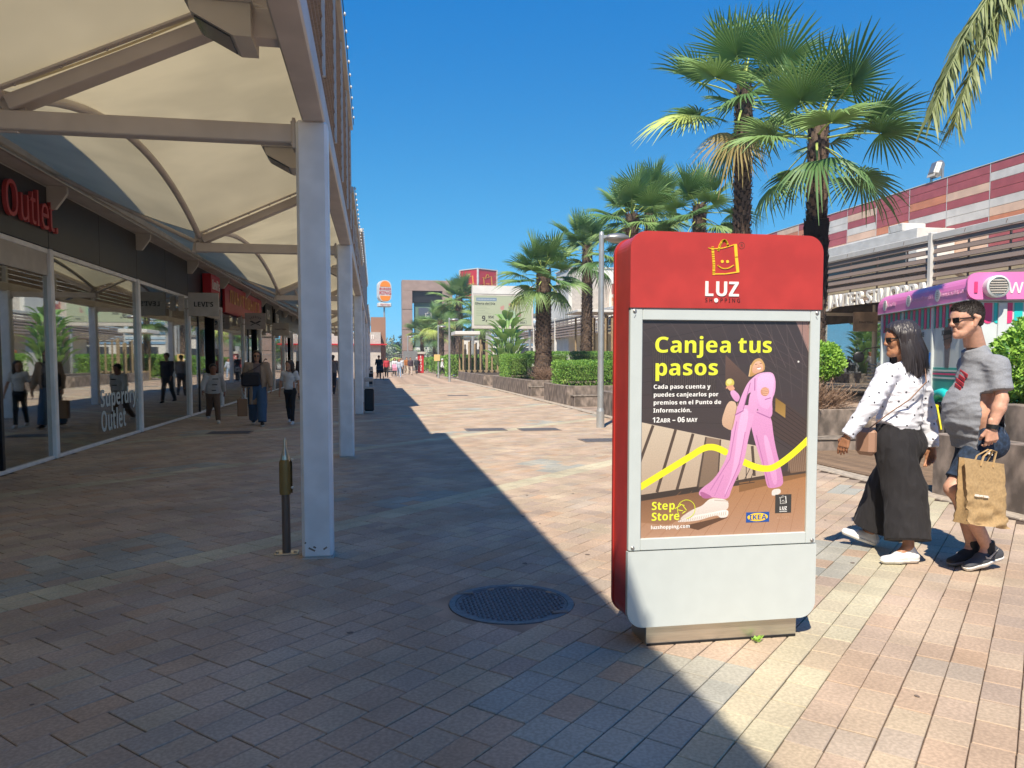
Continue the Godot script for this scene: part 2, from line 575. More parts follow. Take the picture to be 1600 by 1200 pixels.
func ground() -> void:
	var e := MB.new()
	e.span(-400, -0.30, 60, 400, -0.06, -420)
	struct("ground", e, mats["earth"])
	var c := MB.new()
	c.span(5.75, -0.05, 8, 60, -0.012, -110)
	struct("planter_court_paving", c, mats["court paving"])
	var fp := MB.new()
	fp.span(-6, -0.05, -46.0, 5.75, -0.004, -110)
	fp.span(-6, -0.05, 60.0, 5.75, -0.004, 8.0)
	struct("far_pavement", fp, mats["far paving"])
	var base := MB.new()
	base.span(-5.0, -0.055, 8.0, 5.75, -0.014, -46.0)
	var pave := struct("pavement", base, mats["joint"])
	# pavers laid at 45 degrees to the walk: u runs right and away, v right and towards the camera
	var pu := 0.226
	var pv := 0.147
	var block := MB.new()
	block.box(Vector3(0, -0.03, 0), Vector3(pu - 0.005, 0.06, pv - 0.005), 0.003)
	var block_mesh := block.mesh()
	var bu := Vector3(1, 0, -1) / sqrt(2.0)
	var bv := Vector3(1, 0, 1) / sqrt(2.0)
	var tones := [Color(0.600, 0.465, 0.340), Color(0.585, 0.428, 0.309), Color(0.590, 0.449, 0.340), Color(0.530, 0.408, 0.319), Color(0.620, 0.496, 0.355), Color(0.545, 0.444, 0.350), Color(0.600, 0.418, 0.283), Color(0.660, 0.596, 0.422), Color(0.630, 0.554, 0.397), Color(0.455, 0.449, 0.397), Color(0.490, 0.465, 0.391)]
	var grain: NoiseTexture2D = noise_tex(0.05, 0.88, 1.0, 6, 512, 1.0, 31)
	var pm := []
	for i in tones.size():
		pm.append(mat("paver tone %d" % i, (tones[i] as Color).linear_to_srgb(), 0.86, 0.0, grain, Vector3.ONE * 1.7, 0.05))
	var shared := mat("paver field", Color.WHITE, 0.86, 0.0, grain, Vector3.ONE * 1.7, 0.05)
	shared.vertex_color_use_as_albedo = true
	for m in pm + [shared]:  # blotchy stains of wear, larger than a paver
		m.detail_enabled = true
		m.detail_blend_mode = BaseMaterial3D.BLEND_MODE_MUL
		m.detail_albedo = noise_tex(0.012, 0.87, 1.0, 6, 512, 1.0, 33)
		m.detail_uv_layer = BaseMaterial3D.DETAIL_UV_2
		m.uv2_triplanar = true
		m.uv2_world_triplanar = true
		m.uv2_scale = Vector3.ONE * 0.16
	var patch := FastNoiseLite.new()
	patch.seed = 4
	patch.frequency = 0.45
	var list := []
	for iv in range(-340, 110):
		var shift: float = [0.0, 0.5, 0.0, 0.25][posmod(floori(iv / 2.0), 4)]
		for iu in range(-50, 240):
			var u := (iu + shift) * pu
			var v := (iv + 0.5) * pv - 1.08
			var p := bu * u + bv * v
			if p.x < -4.62 or p.x > 5.7 or p.z > 8.0 or p.z < -46.0:
				continue
			if Vector2(p.x - 0.79, p.z + 4.45).length() < 0.40:
				continue
			var cream := posmod(iv, 28) < 2
			var ub := posmod(u - 2.45, 3.2) < 0.45 and posmod(iv, 28) > (21 if posmod(floori((u - 2.45) / 3.2), 2) == 0 else 24)
			var k := 0
			if cream:
				k = 7 + (rng.randi() % 2)
				if rng.randf() < 0.08:
					k = 4
			elif ub and rng.randf() < 0.85:
				k = 9 + (rng.randi() % 2)
			else:
				var w := patch.get_noise_2d(p.x * 2.0, p.z * 2.0) * 2.2 + rnd(-1.6, 1.6)
				k = 1 if w < -1.0 else 0 if w < 0.2 else 2 if w < 0.9 else 3 if w < 1.4 else 5 if w < 1.9 else 4
				if rng.randf() < 0.05:
					k = 6
			var bas := Basis(bu, Vector3.UP, bv) * Basis.from_euler(Vector3(rnd(-0.006, 0.006), rnd(-0.006, 0.006), rnd(-0.005, 0.005)))
			list.append([p + Vector3(rnd(-0.0012, 0.0012), rnd(-0.0028, 0.0), rnd(-0.0012, 0.0012)), bas, k])
	# the three hundred nearest in the frame as parts, the rest as one field
	list.sort_custom(func(a, b): return score(a[0]) < score(b[0]))
	for i in 300:
		put("paver", block_mesh, pm[list[i][2]], pave, list[i][0], list[i][1])
	var mm := MultiMesh.new()
	mm.transform_format = MultiMesh.TRANSFORM_3D
	mm.use_colors = true
	mm.mesh = block_mesh
	mm.instance_count = list.size() - 300
	for i in range(300, list.size()):
		var k := rnd(0.92, 1.06)
		var c2: Color = tones[list[i][2]]
		mm.set_instance_transform(i - 300, Transform3D(list[i][1], list[i][0]))
		mm.set_instance_color(i - 300, Color(c2.r * k, c2.g * k, c2.b * k))
	var mi := MultiMeshInstance3D.new()
	mi.name = "paver_field"
	mi.multimesh = mm
	mi.material_override = shared
	mi.set_meta("kind", "stuff")
	pave.add_child(mi, true)
	var gum := MB.new()  # trodden gum and small dark stains
	for i in 90:
		var p := Vector3(rnd(-3.5, 5.4), 0.0008, -rnd(1.8, 14.0))
		var ring := PackedVector2Array()
		var gr := rnd(0.008, 0.022)
		for k in 9:
			ring.append(Vector2(cos(TAU * k / 9.0), sin(TAU * k / 9.0) * rnd(0.6, 1.0)) * gr * rnd(0.75, 1.15))
		gum.prism(ring, 0.0012, p, Basis(Vector3.RIGHT, -PI / 2) * Basis(Vector3(0, 0, 1), rnd(0, 6)))
	obj("gum_spots", gum, mat("old gum", hexc("6f625a"), 0.9), pave).set_meta("kind", "stuff")
	# flush kerb stones along the planters
	var kb := MB.new()
	kb.span(5.75, -0.05, 8, 6.02, -0.008, -70)
	var kerb := struct("kerb", kb, mats["joint"])
	var ks := MB.new()
	ks.box(Vector3(0, -0.03, 0), Vector3(0.24, 0.076, 0.99), 0.008)
	var km := ks.mesh()
	for i in 70:
		put("kerb_stone", km, mats["kerb stone"], kerb, Vector3(5.885, rnd(0, 0.004), -0.5 - i), Basis.from_euler(Vector3(0, rnd(-0.003, 0.003), 0)))


func score(p: Vector3) -> float:  # small for pavers that show large
	var d := -p.z
	var x := p.x * cos(0.1763) + p.z * sin(0.1763)
	var dc := d * cos(0.1763) + p.x * sin(0.1763)
	return dc + (100.0 if absf(x) > dc * 0.66 or dc < 2.62 else 0.0)


func arcade_left() -> void:
	var xs := -0.425
	var zs := [3.3, -5.81, -11.75, -20.86, -26.8, -36.4, -41.8, -50.9, -57.5]
	var names := ["behind the camera", "standing nearest, beside the brown post", "second along the shaded arcade", "third along the arcade, with a dark bin at its foot", "fourth along the arcade", "fifth along the arcade", "sixth along the arcade", "seventh along the arcade", "last and farthest of the arcade"]
	for i in range(1, zs.size()):
		var t := thing("column", "white square steel column " + names[i], "column", Vector3(xs, 0, zs[i]), "columns along the shaded arcade")
		var s := MB.new()
		s.span(-0.11, 0, -0.11, 0.11, 3.14, 0.11, 0.022)
		obj("shaft", s, mats["column paint"], t)
		var b := MB.new()
		b.span(-0.114, -0.005, -0.114, 0.114, 0.006, 0.114, 0.003)
		obj("base_plate", b, mats["sign grey"], t)
		if i == 1:
			var ch := MB.new()
			for k in [[-0.04, 0.07, 0.05], [0.055, 0.075, 0.03], [-0.02, 0.085, 0.02], [-0.085, 0.12, 0.012]]:
				ch.box(Vector3(k[0], k[1], 0.1102), Vector3(k[2], 0.012, 0.0012), 0.0, Basis(Vector3(0, 0, 1), -0.5 if k[0] < 0 else 0.6))
			obj("chipped_paint", ch, mats["grate steel"], t)
	var raised := [true, true, false, true, true, false, false, false]
	for i in zs.size() - 1:
		canopy_bay(i, zs[i], zs[i + 1], raised[i])


func fabric_point(u: float, v: float, z0: float, z1: float) -> Vector3:  # u along the walk, v across: 0 wall, 0.45 valley hoop, 1 front
	var z := lerpf(z0, z1, u)
	var a := 4.0 * u * (1.0 - u)
	if v <= 0.45:
		var t := v / 0.45
		return Vector3(lerpf(-4.42, -2.45, t), lerpf(4.12, 3.26 + 0.52 * a, t) - 0.10 * sin(PI * t) * (1.0 - a * 0.6), z)
	var t := (v - 0.45) / 0.55
	return Vector3(lerpf(-2.45, -0.52, t), lerpf(3.26 + 0.52 * a, 4.20 + 0.12 * a, t) - 0.04 * sin(PI * t), z)


func canopy_bay(i: int, z0: float, z1: float, raised: bool) -> void:
	var where := ["over the camera", "between the two nearest columns", "beyond the second column", "beyond the third column", "beyond the fourth column", "beyond the fifth column", "beyond the sixth column", "at the far end of the arcade"]
	var t := thing("canopy", "cream fabric canopy bay on white steel frame, " + where[i], "canopy", Vector3.ZERO, "fabric canopy bays of the left arcade")
	var g := []
	for a in 25:
		var row := []
		for b in 19:
			row.append(fabric_point(a / 24.0, b / 18.0, z0 + 0.02, z1 - 0.02))
		g.append(row)
	var m := MB.new()
	m.sheet(g, true)
	obj("membrane", m, mats["membrane"], t)
	var bp: Material = mats["beam paint"]
	var hoop := MB.new()
	var hp := []
	var hr := []
	for a in 21:
		hp.append(fabric_point(a / 20.0, 0.45, z0 - 0.05, z1 + 0.05) + Vector3(0, -0.045, 0))
		hr.append(0.04)
	hoop.tube(hp, hr, 10)
	obj("hoop", hoop, bp, t)
	# the truss at the bay's far column: tie beam, rafter and its clamp rail
	var tie := MB.new()
	tie.span(-2.50, 2.99, z1 + 0.055, -0.54, 3.12, z1 - 0.055, 0.008)
	obj("tie_beam", tie, bp, t)
	var rf := MB.new()
	rf.bar(Vector3(-2.40, 3.16, z1), Vector3(-0.45, 4.06, z1), 0.15, 0.10, 0.006)
	obj("rafter", rf, bp, t)
	for s in [-0.11, 0.11]:
		var rl := MB.new()
		rl.bar(Vector3(-2.47, 3.215, z1 + s), Vector3(-0.46, 4.145, z1 + s), 0.05, 0.02, 0.004)
		for k in 7:
			var p := Vector3(-2.47, 3.20, z1 + s).lerp(Vector3(-0.46, 4.13, z1 + s), (k + 0.5) / 7.0)
			rl.ball(p, Vector3.ONE * 0.012, 6)
		obj("clamp_rail", rl, bp, t)
	var gus := MB.new()
	gus.prism(PackedVector2Array([Vector2(-2.56, 2.98), Vector2(-2.36, 2.98), Vector2(-2.28, 3.22), Vector2(-2.50, 3.27)]), 0.03, Vector3(0, 0, z1 - 0.015))
	gus.lathe([Vector2(0.03, -0.05), Vector2(0.03, 0.05)], Vector3(-2.47, 3.12, z1), 10, true, Basis(Vector3.RIGHT, PI / 2))
	obj("gusset", gus, bp, t)
	var ep := MB.new()  # bolted end plates where tie and edge beams meet the column
	ep.span(-0.56, 2.95, z1 + 0.075, -0.538, 3.16, z1 - 0.075, 0.003)
	for y in [2.98, 3.13]:
		for z in [-0.058, 0.058]:
			ep.lathe([Vector2(0.011, 0), Vector2(0.011, 0.010), Vector2(0.0001, 0.012)], Vector3(-0.56, y, z1 + z), 6, false, Basis(Vector3(0, 0, 1), PI / 2))
	obj("end_plate", ep, bp, t)
	var strut := MB.new()
	strut.tube([Vector3(-2.5, 3.13, z1), Vector3(-4.42, 4.04, z1)], [0.03, 0.03], 8)
	obj("wall_strut", strut, bp, t)
	var eb := MB.new()
	eb.span(-0.49, 3.13, z0 - 0.002, -0.33, 3.33, z1 + 0.002, 0.012)
	obj("edge_beam", eb, bp, t)
	for z in [z1 + 0.001, (z0 + z1) * 0.5]:
		var up := MB.new()
		up.span(-0.47, 3.331, z - 0.05, -0.37, 4.88 if raised else 4.12, z + 0.05, 0.006)
		obj("upright", up, mats["white paint"], t)
	var top := 4.9 if raised else 4.0
	var tb := MB.new()
	tb.span(-0.40, top - 0.09, z0 - 0.003, -0.28, top, z1 + 0.003, 0.006)
	obj("top_rail", tb, mats["warm white paint"], t)
	var y := 3.40
	while y < top - 0.12:
		var sl := MB.new()
		sl.box(Vector3(-0.345, y, (z0 + z1) * 0.5), Vector3(0.03, 0.115, absf(z1 - z0) - 0.012), 0.004, Basis(Vector3(0, 0, 1), 0.22))
		obj("slat", sl, mats["slat paint"], t)
		y += 0.125
	var zc := z0 - 1.2
	while zc > z1:
		var cl := MB.new()
		cl.span(-0.326, 3.345, zc, -0.306, top - 0.1, zc - 0.035)
		obj("slat_bracket", cl, mats["white paint"], t)
		zc -= 1.5
	var bl := MB.new()  # fairy lights clipped along the top rail
	var zb := z0 - 0.2
	while zb > z1:
		bl.ball(Vector3(-0.262, top + 0.012, zb), Vector3(0.016, 0.022, 0.016), 6)
		zb -= 0.42
	obj("fairy_light", bl, mats["letter white"], t).set_meta("kind", "stuff")
	var wire := MB.new()
	wire.tube([Vector3(-0.268, top - 0.006, z0), Vector3(-0.268, top - 0.006, z1)], [0.005, 0.005], 5)
	obj("fairy_light_cable", wire, mats["black"], t)
	if i < 5:
		floodlight(Vector3(-0.49, 3.235, z1 + 1.36 if i == 0 else z0 - 1.45 if i == 1 else lerpf(z0, z1, 0.5)), i)


func floodlight(at: Vector3, i: int) -> void:
	var t := thing("floodlight", ["large beige floodlight under the canopy at the top edge", "second beige floodlight, half hidden behind the nearest column", "third beige floodlight on the canopy edge beam", "fourth beige floodlight on the canopy edge beam", "fifth beige floodlight on the canopy edge beam"][i], "floodlight", at, "floodlights under the arcade canopy")
	var arm := MB.new()
	arm.span(-0.16, -0.07, -0.06, 0.0, 0.09, 0.06, 0.006)
	obj("arm", arm, mats["beam paint"], t)
	var b := MB.new()  # a wedge: flat lid, slanting glass towards the shops
	var sec := PackedVector2Array([Vector2(-0.13, -0.10), Vector2(-0.13, 0.07), Vector2(-0.44, 0.07), Vector2(-0.43, 0.01), Vector2(-0.22, -0.10)])
	b.prism(sec, 0.30, Vector3(0, 0, -0.15))
	obj("housing", b, mats["warm white paint"], t)
	var lid := MB.new()
	lid.span(-0.465, 0.071, -0.165, -0.12, 0.088, 0.165, 0.006)
	obj("lid", lid, mats["warm white paint"], t)
	var gl := MB.new()
	var d := Vector3(0.21, -0.11, 0).normalized()
	var nn := Vector3(-0.11, -0.21, 0).normalized()
	gl.box(Vector3(-0.325, -0.045, 0) + nn * 0.004, Vector3(0.20, 0.008, 0.24), 0.002, Basis(d, -nn, d.cross(-nn)))
	var gm := mat("floodlight glass", hexc("3a4048"), 0.12, 0.0)
	obj("lens", gl, gm, t)
	var cb := MB.new()
	cb.tube([Vector3(-0.36, 0.09, 0), Vector3(-0.34, 0.135, 0), Vector3(-0.20, 0.145, 0), Vector3(-0.02, 0.09, 0)], [0.012, 0.012, 0.012, 0.012], 6)
	obj("cable", cb, mats["beam paint"], t)


func pane_box(x: float, y0: float, z0: float, y1: float, z1: float) -> MB:
	var m := MB.new()
	m.span(x - 0.006, y0, z0, x + 0.006, y1, z1)
	return m


func shop_left() -> void:
	var t := thing("shop_row", "long row of glazed shops with dark fascia behind the arcade", "shop building")
	var xg := -4.66
	var mz := [8.1, 3.94, -0.22, -4.38, -8.1, -12.27, -16.48, -20.72, -24.9, -29.0, -33.2, -37.4, -41.5, -45.7, -49.9, -54.1, -58.2]
	# shell: floor, back wall, ceiling, upper wall, end walls
	var w := MB.new()
	w.span(-9.2, -0.05, 8.3, -4.62, -0.006, -58.4)
	obj("floor", w, mats["shop floor"], t)
	w = MB.new()
	w.span(-9.4, -0.05, 8.3, -9.2, 7.6, -58.4)
	obj("back_wall", w, mats["shop wall"], t)
	w = MB.new()
	w.span(-9.2, 3.2, 8.3, -4.80, 3.35, -58.4)
	obj("ceiling", w, mats["shop wall"], t)
	w = MB.new()
	w.span(-4.78, 3.10, 8.3, -4.69, 4.0, -58.4)
	w.span(-4.85, 4.0, 8.3, -4.55, 7.55, -58.4)
	obj("wall", w, mats["building white"], t)
	w = MB.new()
	w.span(-9.2, 7.3, 8.3, -4.85, 7.45, -58.4)
	obj("roof", w, mats["roof grey"], t)
	for z in [8.3, -58.4]:
		w = MB.new()
		w.span(-9.4, -0.05, z + 0.1, -4.6, 7.5, z - 0.1)
		obj("end_wall", w, mats["building white"], t)
	for z in [-12.27, -24.9, -33.2, -41.5, -49.9]:
		w = MB.new()
		w.span(-9.19, -0.004, z + 0.08, -4.75, 3.19, z - 0.08)
		obj("partition", w, mats["shop wall"], t)
	for i in mz.size() - 1:
		var z0: float = mz[i]
		var z1: float = mz[i + 1]
		var st := MB.new()
		st.span(xg - 0.05, 0, z1 + 0.055, xg + 0.07, 3.05, z1 - 0.055, 0.015)
		obj("mullion", st, mats["column paint"], t)
		var sill := MB.new()
		sill.span(xg - 0.05, -0.003, z0 - 0.056, xg + 0.04, 0.045, z1 + 0.056, 0.006)
		obj("sill", sill, mats["column paint"], t)
		var head := MB.new()
		head.span(xg - 0.05, 2.98, z0 - 0.056, xg + 0.03, 3.05, z1 + 0.056, 0.006)
		obj("head_rail", head, mats["column paint"], t)
		var half := (z0 + z1) * 0.5
		if i == 4 or i == 7 or i == 9 or i == 12:  # doorways: a tall lintel, a door leaf and side lights
			var li := MB.new()
			li.span(xg - 0.045, 2.66, z0 - 0.057, xg + 0.02, 2.979, z1 + 0.057, 0.004)
			obj("lintel", li, mats["sign grey"], t)
			for k in ([-10.66] if i == 4 else [z0 - 1.15, z1 + 1.0]):
				var fr := MB.new()
				fr.span(xg - 0.03, 0.046, k + 0.035, xg + 0.03, 2.659, k - 0.035, 0.004)
				obj("door_frame", fr, mats["dark metal"], t)
			if i == 4:
				obj("pane", pane_box(xg, 0.05, -10.70, 2.65, z1 + 0.06), mats["shop glass"], t)
				var ew := MB.new()
				ew.span(-7.6, 0.0, -10.60, -4.75, 2.65, -10.70, 0.01)
				obj("entrance_wall", ew, mats["wood"], t)
			else:
				obj("pane", pane_box(xg, 0.05, z0 - 0.06, 2.65, z0 - 1.11), mats["shop glass"], t)
				obj("pane", pane_box(xg, 0.05, z1 + 0.96, 2.65, z1 + 0.06), mats["shop glass"], t)
				obj("door", pane_box(xg - 0.03, 0.05, z0 - 1.20, 2.65, half), mats["shop glass"], t)
		else:
			obj("pane", pane_box(xg, 0.05, z0 - 0.06, 2.97, z1 + 0.06), mats["shop glass"], t)
		for k in 2:
			var fp := MB.new()
			var a := lerpf(z0, z1, k * 0.5)
			var b := lerpf(z0, z1, k * 0.5 + 0.5)
			fp.span(-4.69, 3.062, a - 0.006, -4.635, 3.93, b + 0.006, 0.004)
			obj("fascia_panel", fp, mats["fascia panel"], t)
		var br := MB.new()
		br.prism(PackedVector2Array([Vector2(-4.63, 3.62), Vector2(-4.52, 3.62), Vector2(-4.36, 3.84), Vector2(-4.36, 3.95), Vector2(-4.63, 3.95)]), 0.07, Vector3(0, 0, z1 - 0.035))
		obj("bracket", br, mats["warm white paint"], t)
	var sf := MB.new()
	sf.span(-4.64, 3.951, 8.2, -4.32, 3.99, -58.3, 0.004)
	obj("soffit", sf, mats["beam paint"], t)
	var gu := MB.new()
	gu.span(-4.36, 3.991, 8.2, -4.28, 4.10, -58.3, 0.01)
	obj("gutter", gu, mats["warm white paint"], t)
	var tr := MB.new()
	tr.tube([Vector3(-4.30, 3.94, 8.2), Vector3(-4.30, 3.94, -58.3)], [0.022, 0.022], 8)
	obj("gutter_rail", tr, mats["steel"], t)
	# taller parapet pylons over the far shops
	for z in [-20.0, -40.0]:
		w = MB.new()
		w.span(-4.55, 4.6, z, -3.9, 9.2, z - 4.0, 0.02)
		obj("parapet_pylon", w, mats["building white"], t)
	# shop letters on the first fascia and on the glass
	text("fascia_lettering", "Outlet.", 0.47, mats["lamp red"], t, Vector3(-4.60, 3.53, -11.66), Basis(Vector3.UP, PI / 2), 0.05, false, HORIZONTAL_ALIGNMENT_CENTER, 1.0, 1.62)
	var lw := mat("window lettering", hexc("b9c4c6"), 0.6)
	text("window_lettering", "Superdry.", 0.30, lw, t, Vector3(xg + 0.009, 0.77, -15.32), Basis(Vector3.UP, PI / 2), 0.002, true, HORIZONTAL_ALIGNMENT_CENTER, 1.0, 2.12)
	text("window_lettering", "Outlet", 0.36, lw, t, Vector3(xg + 0.009, 0.37, -14.92), Basis(Vector3.UP, PI / 2), 0.002, true, HORIZONTAL_ALIGNMENT_CENTER, 1.0, 1.32)
	# plain things standing inside the nearest shop
	var fb := thing("a_frame_board", "wooden A-frame board just inside the first shop window", "sign board", Vector3(-5.15, 0, -12.9), "", 0.25)
	for s in [-1, 1]:
		var bd := MB.new()
		bd.box(Vector3(s * 0.17, 0.45, 0), Vector3(0.03, 0.92, 0.62), 0.005, Basis(Vector3(0, 0, 1), s * 0.32))
		obj("board", bd, mats["wood"], fb)
	var cn := thing("display_counter", "low brown wooden counter inside the first shop window", "counter", Vector3(-5.6, 0, -14.9))
	var cb := MB.new()
	cb.span(-0.35, 0, -1.0, 0.35, 0.85, 1.0, 0.01)
	obj("cabinet", cb, mats["wood"], cn)
	cb = MB.new()
	cb.span(-0.38, 0.851, -1.05, 0.38, 0.90, 1.05, 0.008)
	obj("counter_top", cb, mats["dark metal"], cn)
	for k in 4:
		var rk := thing("clothes_rail", ["dark clothes rail inside the first shop window", "dark clothes rail deeper inside the first shop", "dark clothes rail inside the second shop", "dark clothes rail inside the third shop"][k], "clothes rail", [Vector3(-7.0, 0, -11.0), Vector3(-7.6, 0, -14.0), Vector3(-7.0, 0, -18.0), Vector3(-7.0, 0, -22.5)][k], "clothes rails inside the shops")
		var rr := MB.new()
		for z in [-0.7, 0.7]:
			rr.tube([Vector3(0, 0, z), Vector3(0, 1.5, z)], [0.02, 0.02], 6)
		rr.tube([Vector3(0, 1.5, -0.72), Vector3(0, 1.5, 0.72)], [0.018, 0.018], 6)
		obj("frame", rr, mats["dark metal"], rk)
		for q in 9:
			var gm := MB.new()
			gm.box(Vector3(0, 1.02, -0.6 + q * 0.15), Vector3(0.42, 0.9 + 0.1 * sin(q * 3.0), 0.07), 0.02)
			obj("garment", gm, mats[["black", "shop wall", "slat paint", "fascia panel"][q % 4]], rk)
	blade_sign(-19.7, "LEVI'S", "grey hanging sign with black capital lettering, nearest of the row", 0)
	blade_sign(-27.9, "IIIIIII", "pale hanging sign with a crossed black emblem under arched lettering", 1)
	blade_sign(-35.2, "", "small pinkish hanging sign with thin dark lettering, farthest legible of the row", 2)
	var lv := thing("shop_wall_sign", "red batwing-shaped wall sign with white lettering on the dark fascia", "shop sign", Vector3(-4.6, 3.5, -22.9))
	var bw := MB.new()
	bw.prism(PackedVector2Array([Vector2(-0.62, 0.30), Vector2(0.62, 0.30), Vector2(0.62, -0.20), Vector2(0.42, -0.36), Vector2(0.16, -0.28), Vector2(0, -0.40), Vector2(-0.16, -0.28), Vector2(-0.42, -0.36), Vector2(-0.62, -0.20)]), 0.22, Vector3.ZERO, Basis(Vector3.UP, PI / 2))
	obj("plate", bw, mats["sign red"], lv)
	text("lettering", "Levi's", 0.26, mats["letter white"], lv, Vector3(0.23, 0.02, 0), Basis(Vector3.UP, PI / 2), 0.02)
	var rs := thing("shop_wall_sign", "long red shop sign with golden lettering above the third shop front", "shop sign", Vector3(-4.61, 3.42, -29.0))
	bw = MB.new()
	bw.span(0, -0.5, -3.9, 0.08, 0.42, 3.9, 0.01)
	obj("plate", bw, mats["sign red"], rs)
	scribble(rs, Vector3(0.10, 0.05, 0), Basis(Vector3.UP, PI / 2), 6.4, 0.42, 11, "gold letter")
	for k in 2:
		var ds := thing("shop_wall_sign", ["dark square wall sign with small white letters, left of two alike", "dark square wall sign with small white letters, right of two alike"][k], "shop sign", Vector3(-4.60, 3.4, -35.0 - k * 3.2), "dark square wall signs")
		var dp := MB.new()
		dp.span(0, -0.4, -0.9, 0.06, 0.4, 0.9, 0.01)
		obj("plate", dp, mats["black"], ds)
		scribble(ds, Vector3(0.07, 0.0, 0), Basis(Vector3.UP, PI / 2), 1.1, 0.40, 3, "letter white")


func blade_sign(z: float, s: String, label: String, kind: int) -> void:
	var t := thing("hanging_sign", label, "hanging sign", Vector3(-4.62, 2.80, z), "hanging signs on the shop fronts")
	var p := MB.new()
	p.span(0.22, -0.30, -0.03, 0.92, 0.26, 0.03, 0.006)
	obj("plate", p, mats["sign grey"], t)
	var b := MB.new()
	b.span(0.0, -0.18, -0.04, 0.12, 0.18, 0.04, 0.006)
	b.span(0.121, 0.10, -0.015, 0.219, 0.13, 0.015)
	b.span(0.121, -0.14, -0.015, 0.219, -0.11, 0.015)
	obj("bracket", b, mats["sign grey"], t)
	if kind == 0:
		text("lettering", s, 0.115, mats["letter black"], t, Vector3(0.57, -0.02, 0.034), Basis.IDENTITY, 0.006)
		text("lettering", s, 0.115, mats["letter black"], t, Vector3(0.57, -0.02, -0.034), Basis(Vector3.UP, PI), 0.006)
	elif kind == 1:
		for k in s.length():
			var a := (k - 3.0) * 0.22
			text("letter", s[k], 0.065, mats["letter black"], t, Vector3(0.57 + sin(a) * 0.27, -0.15 + cos(a) * 0.27, 0.034), Basis(Vector3(0, 0, 1), -a), 0.006)
		var e := MB.new()
		for d in [-1, 1]:
			e.bar(Vector3(0.57 - d * 0.16, -0.17, 0.033), Vector3(0.57 + d * 0.15, -0.01, 0.033), 0.006, 0.025)
			for q in 4:
				var c := Vector3(0.57, -0.09, 0.033) + Vector3(d * 0.15, 0.08, 0) * (0.3 + q * 0.2)
				e.bar(c, c + Vector3(d * 0.05, -0.02, 0), 0.006, 0.022)
		obj("emblem", e, mats["letter black"], t)
	else:
		scribble(t, Vector3(0.57, -0.02, 0.034), Basis.IDENTITY, 0.5, 0.06, 8, "letter black")


func concrete_box(x0: float, z0: float, x1: float, z1: float, h: float, label: String, soil: String, called := "planter") -> Node3D:
	var t := thing(called, label, "planter", Vector3((x0 + x1) * 0.5, 0, (z0 + z1) * 0.5), "concrete planters along the walk")
	var a := absf(x1 - x0) * 0.5
	var b := absf(z1 - z0) * 0.5
	for k in 4:
		var m := MB.new()
		if k < 2:
			var x := (-a + 0.1) if k == 0 else (a - 0.1)
			m.span(x - 0.1, -0.02, -b, x + 0.1, h, b, 0.012)
		else:
			var z := (-b + 0.1) if k == 2 else (b - 0.1)
			m.span(-a + 0.202, -0.02, z - 0.1, a - 0.202, h - 0.002, z + 0.1, 0.012)
		obj("wall", m, mats["concrete"], t)
	var s := MB.new()
	var g := []
	for i in 13:
		var row := []
		for k in 13:
			row.append(Vector3(lerpf(-a + 0.19, a - 0.19, i / 12.0), h - 0.06 + rnd(-0.02, 0.03), lerpf(b - 0.19, -b + 0.19, k / 12.0)))
		g.append(row)
	s.sheet(g)
	obj("soil", s, mats[soil], t)
	return t


func leaf_mesh(l: float, w: float) -> ArrayMesh:  # a folded, bent leaf
	var m := MB.new()
	var a := Vector3(0, 0, 0)
	var b1 := Vector3(-w, 0.12 * l, 0.45 * l)
	var b2 := Vector3(w, 0.12 * l, 0.45 * l)
	var c := Vector3(0, 0.04 * l, 0.5 * l)
	var d := Vector3(0, -0.02 * l, l)
	m.tri(a, c, b1)
	m.tri(a, b2, c)
	m.tri(c, d, b1)
	m.tri(c, b2, d)
	return m.mesh()


func leaves(called: String, pts: Array, dirs: Array, size: float, mesh: Mesh, mt: Material, parent: Node3D, jit := 0.9) -> void:
	var mm := MultiMesh.new()
	mm.transform_format = MultiMesh.TRANSFORM_3D
	mm.mesh = mesh
	mm.instance_count = pts.size()
	for i in pts.size():
		var z: Vector3 = (dirs[i] + Vector3(rnd(-jit, jit), rnd(-jit, jit), rnd(-jit, jit))).normalized()
		var x := Vector3(rnd(-1, 1), rnd(-1, 1), rnd(-1, 1)).cross(z).normalized()
		mm.set_instance_transform(i, Transform3D(Basis(x, z.cross(x), z) * Basis.from_scale(Vector3.ONE * size * rnd(0.7, 1.3)), pts[i]))
	var mi := MultiMeshInstance3D.new()
	mi.name = called
	mi.multimesh = mm
	mi.material_override = mt
	mi.set_meta("kind", "stuff")
	parent.add_child(mi, true)


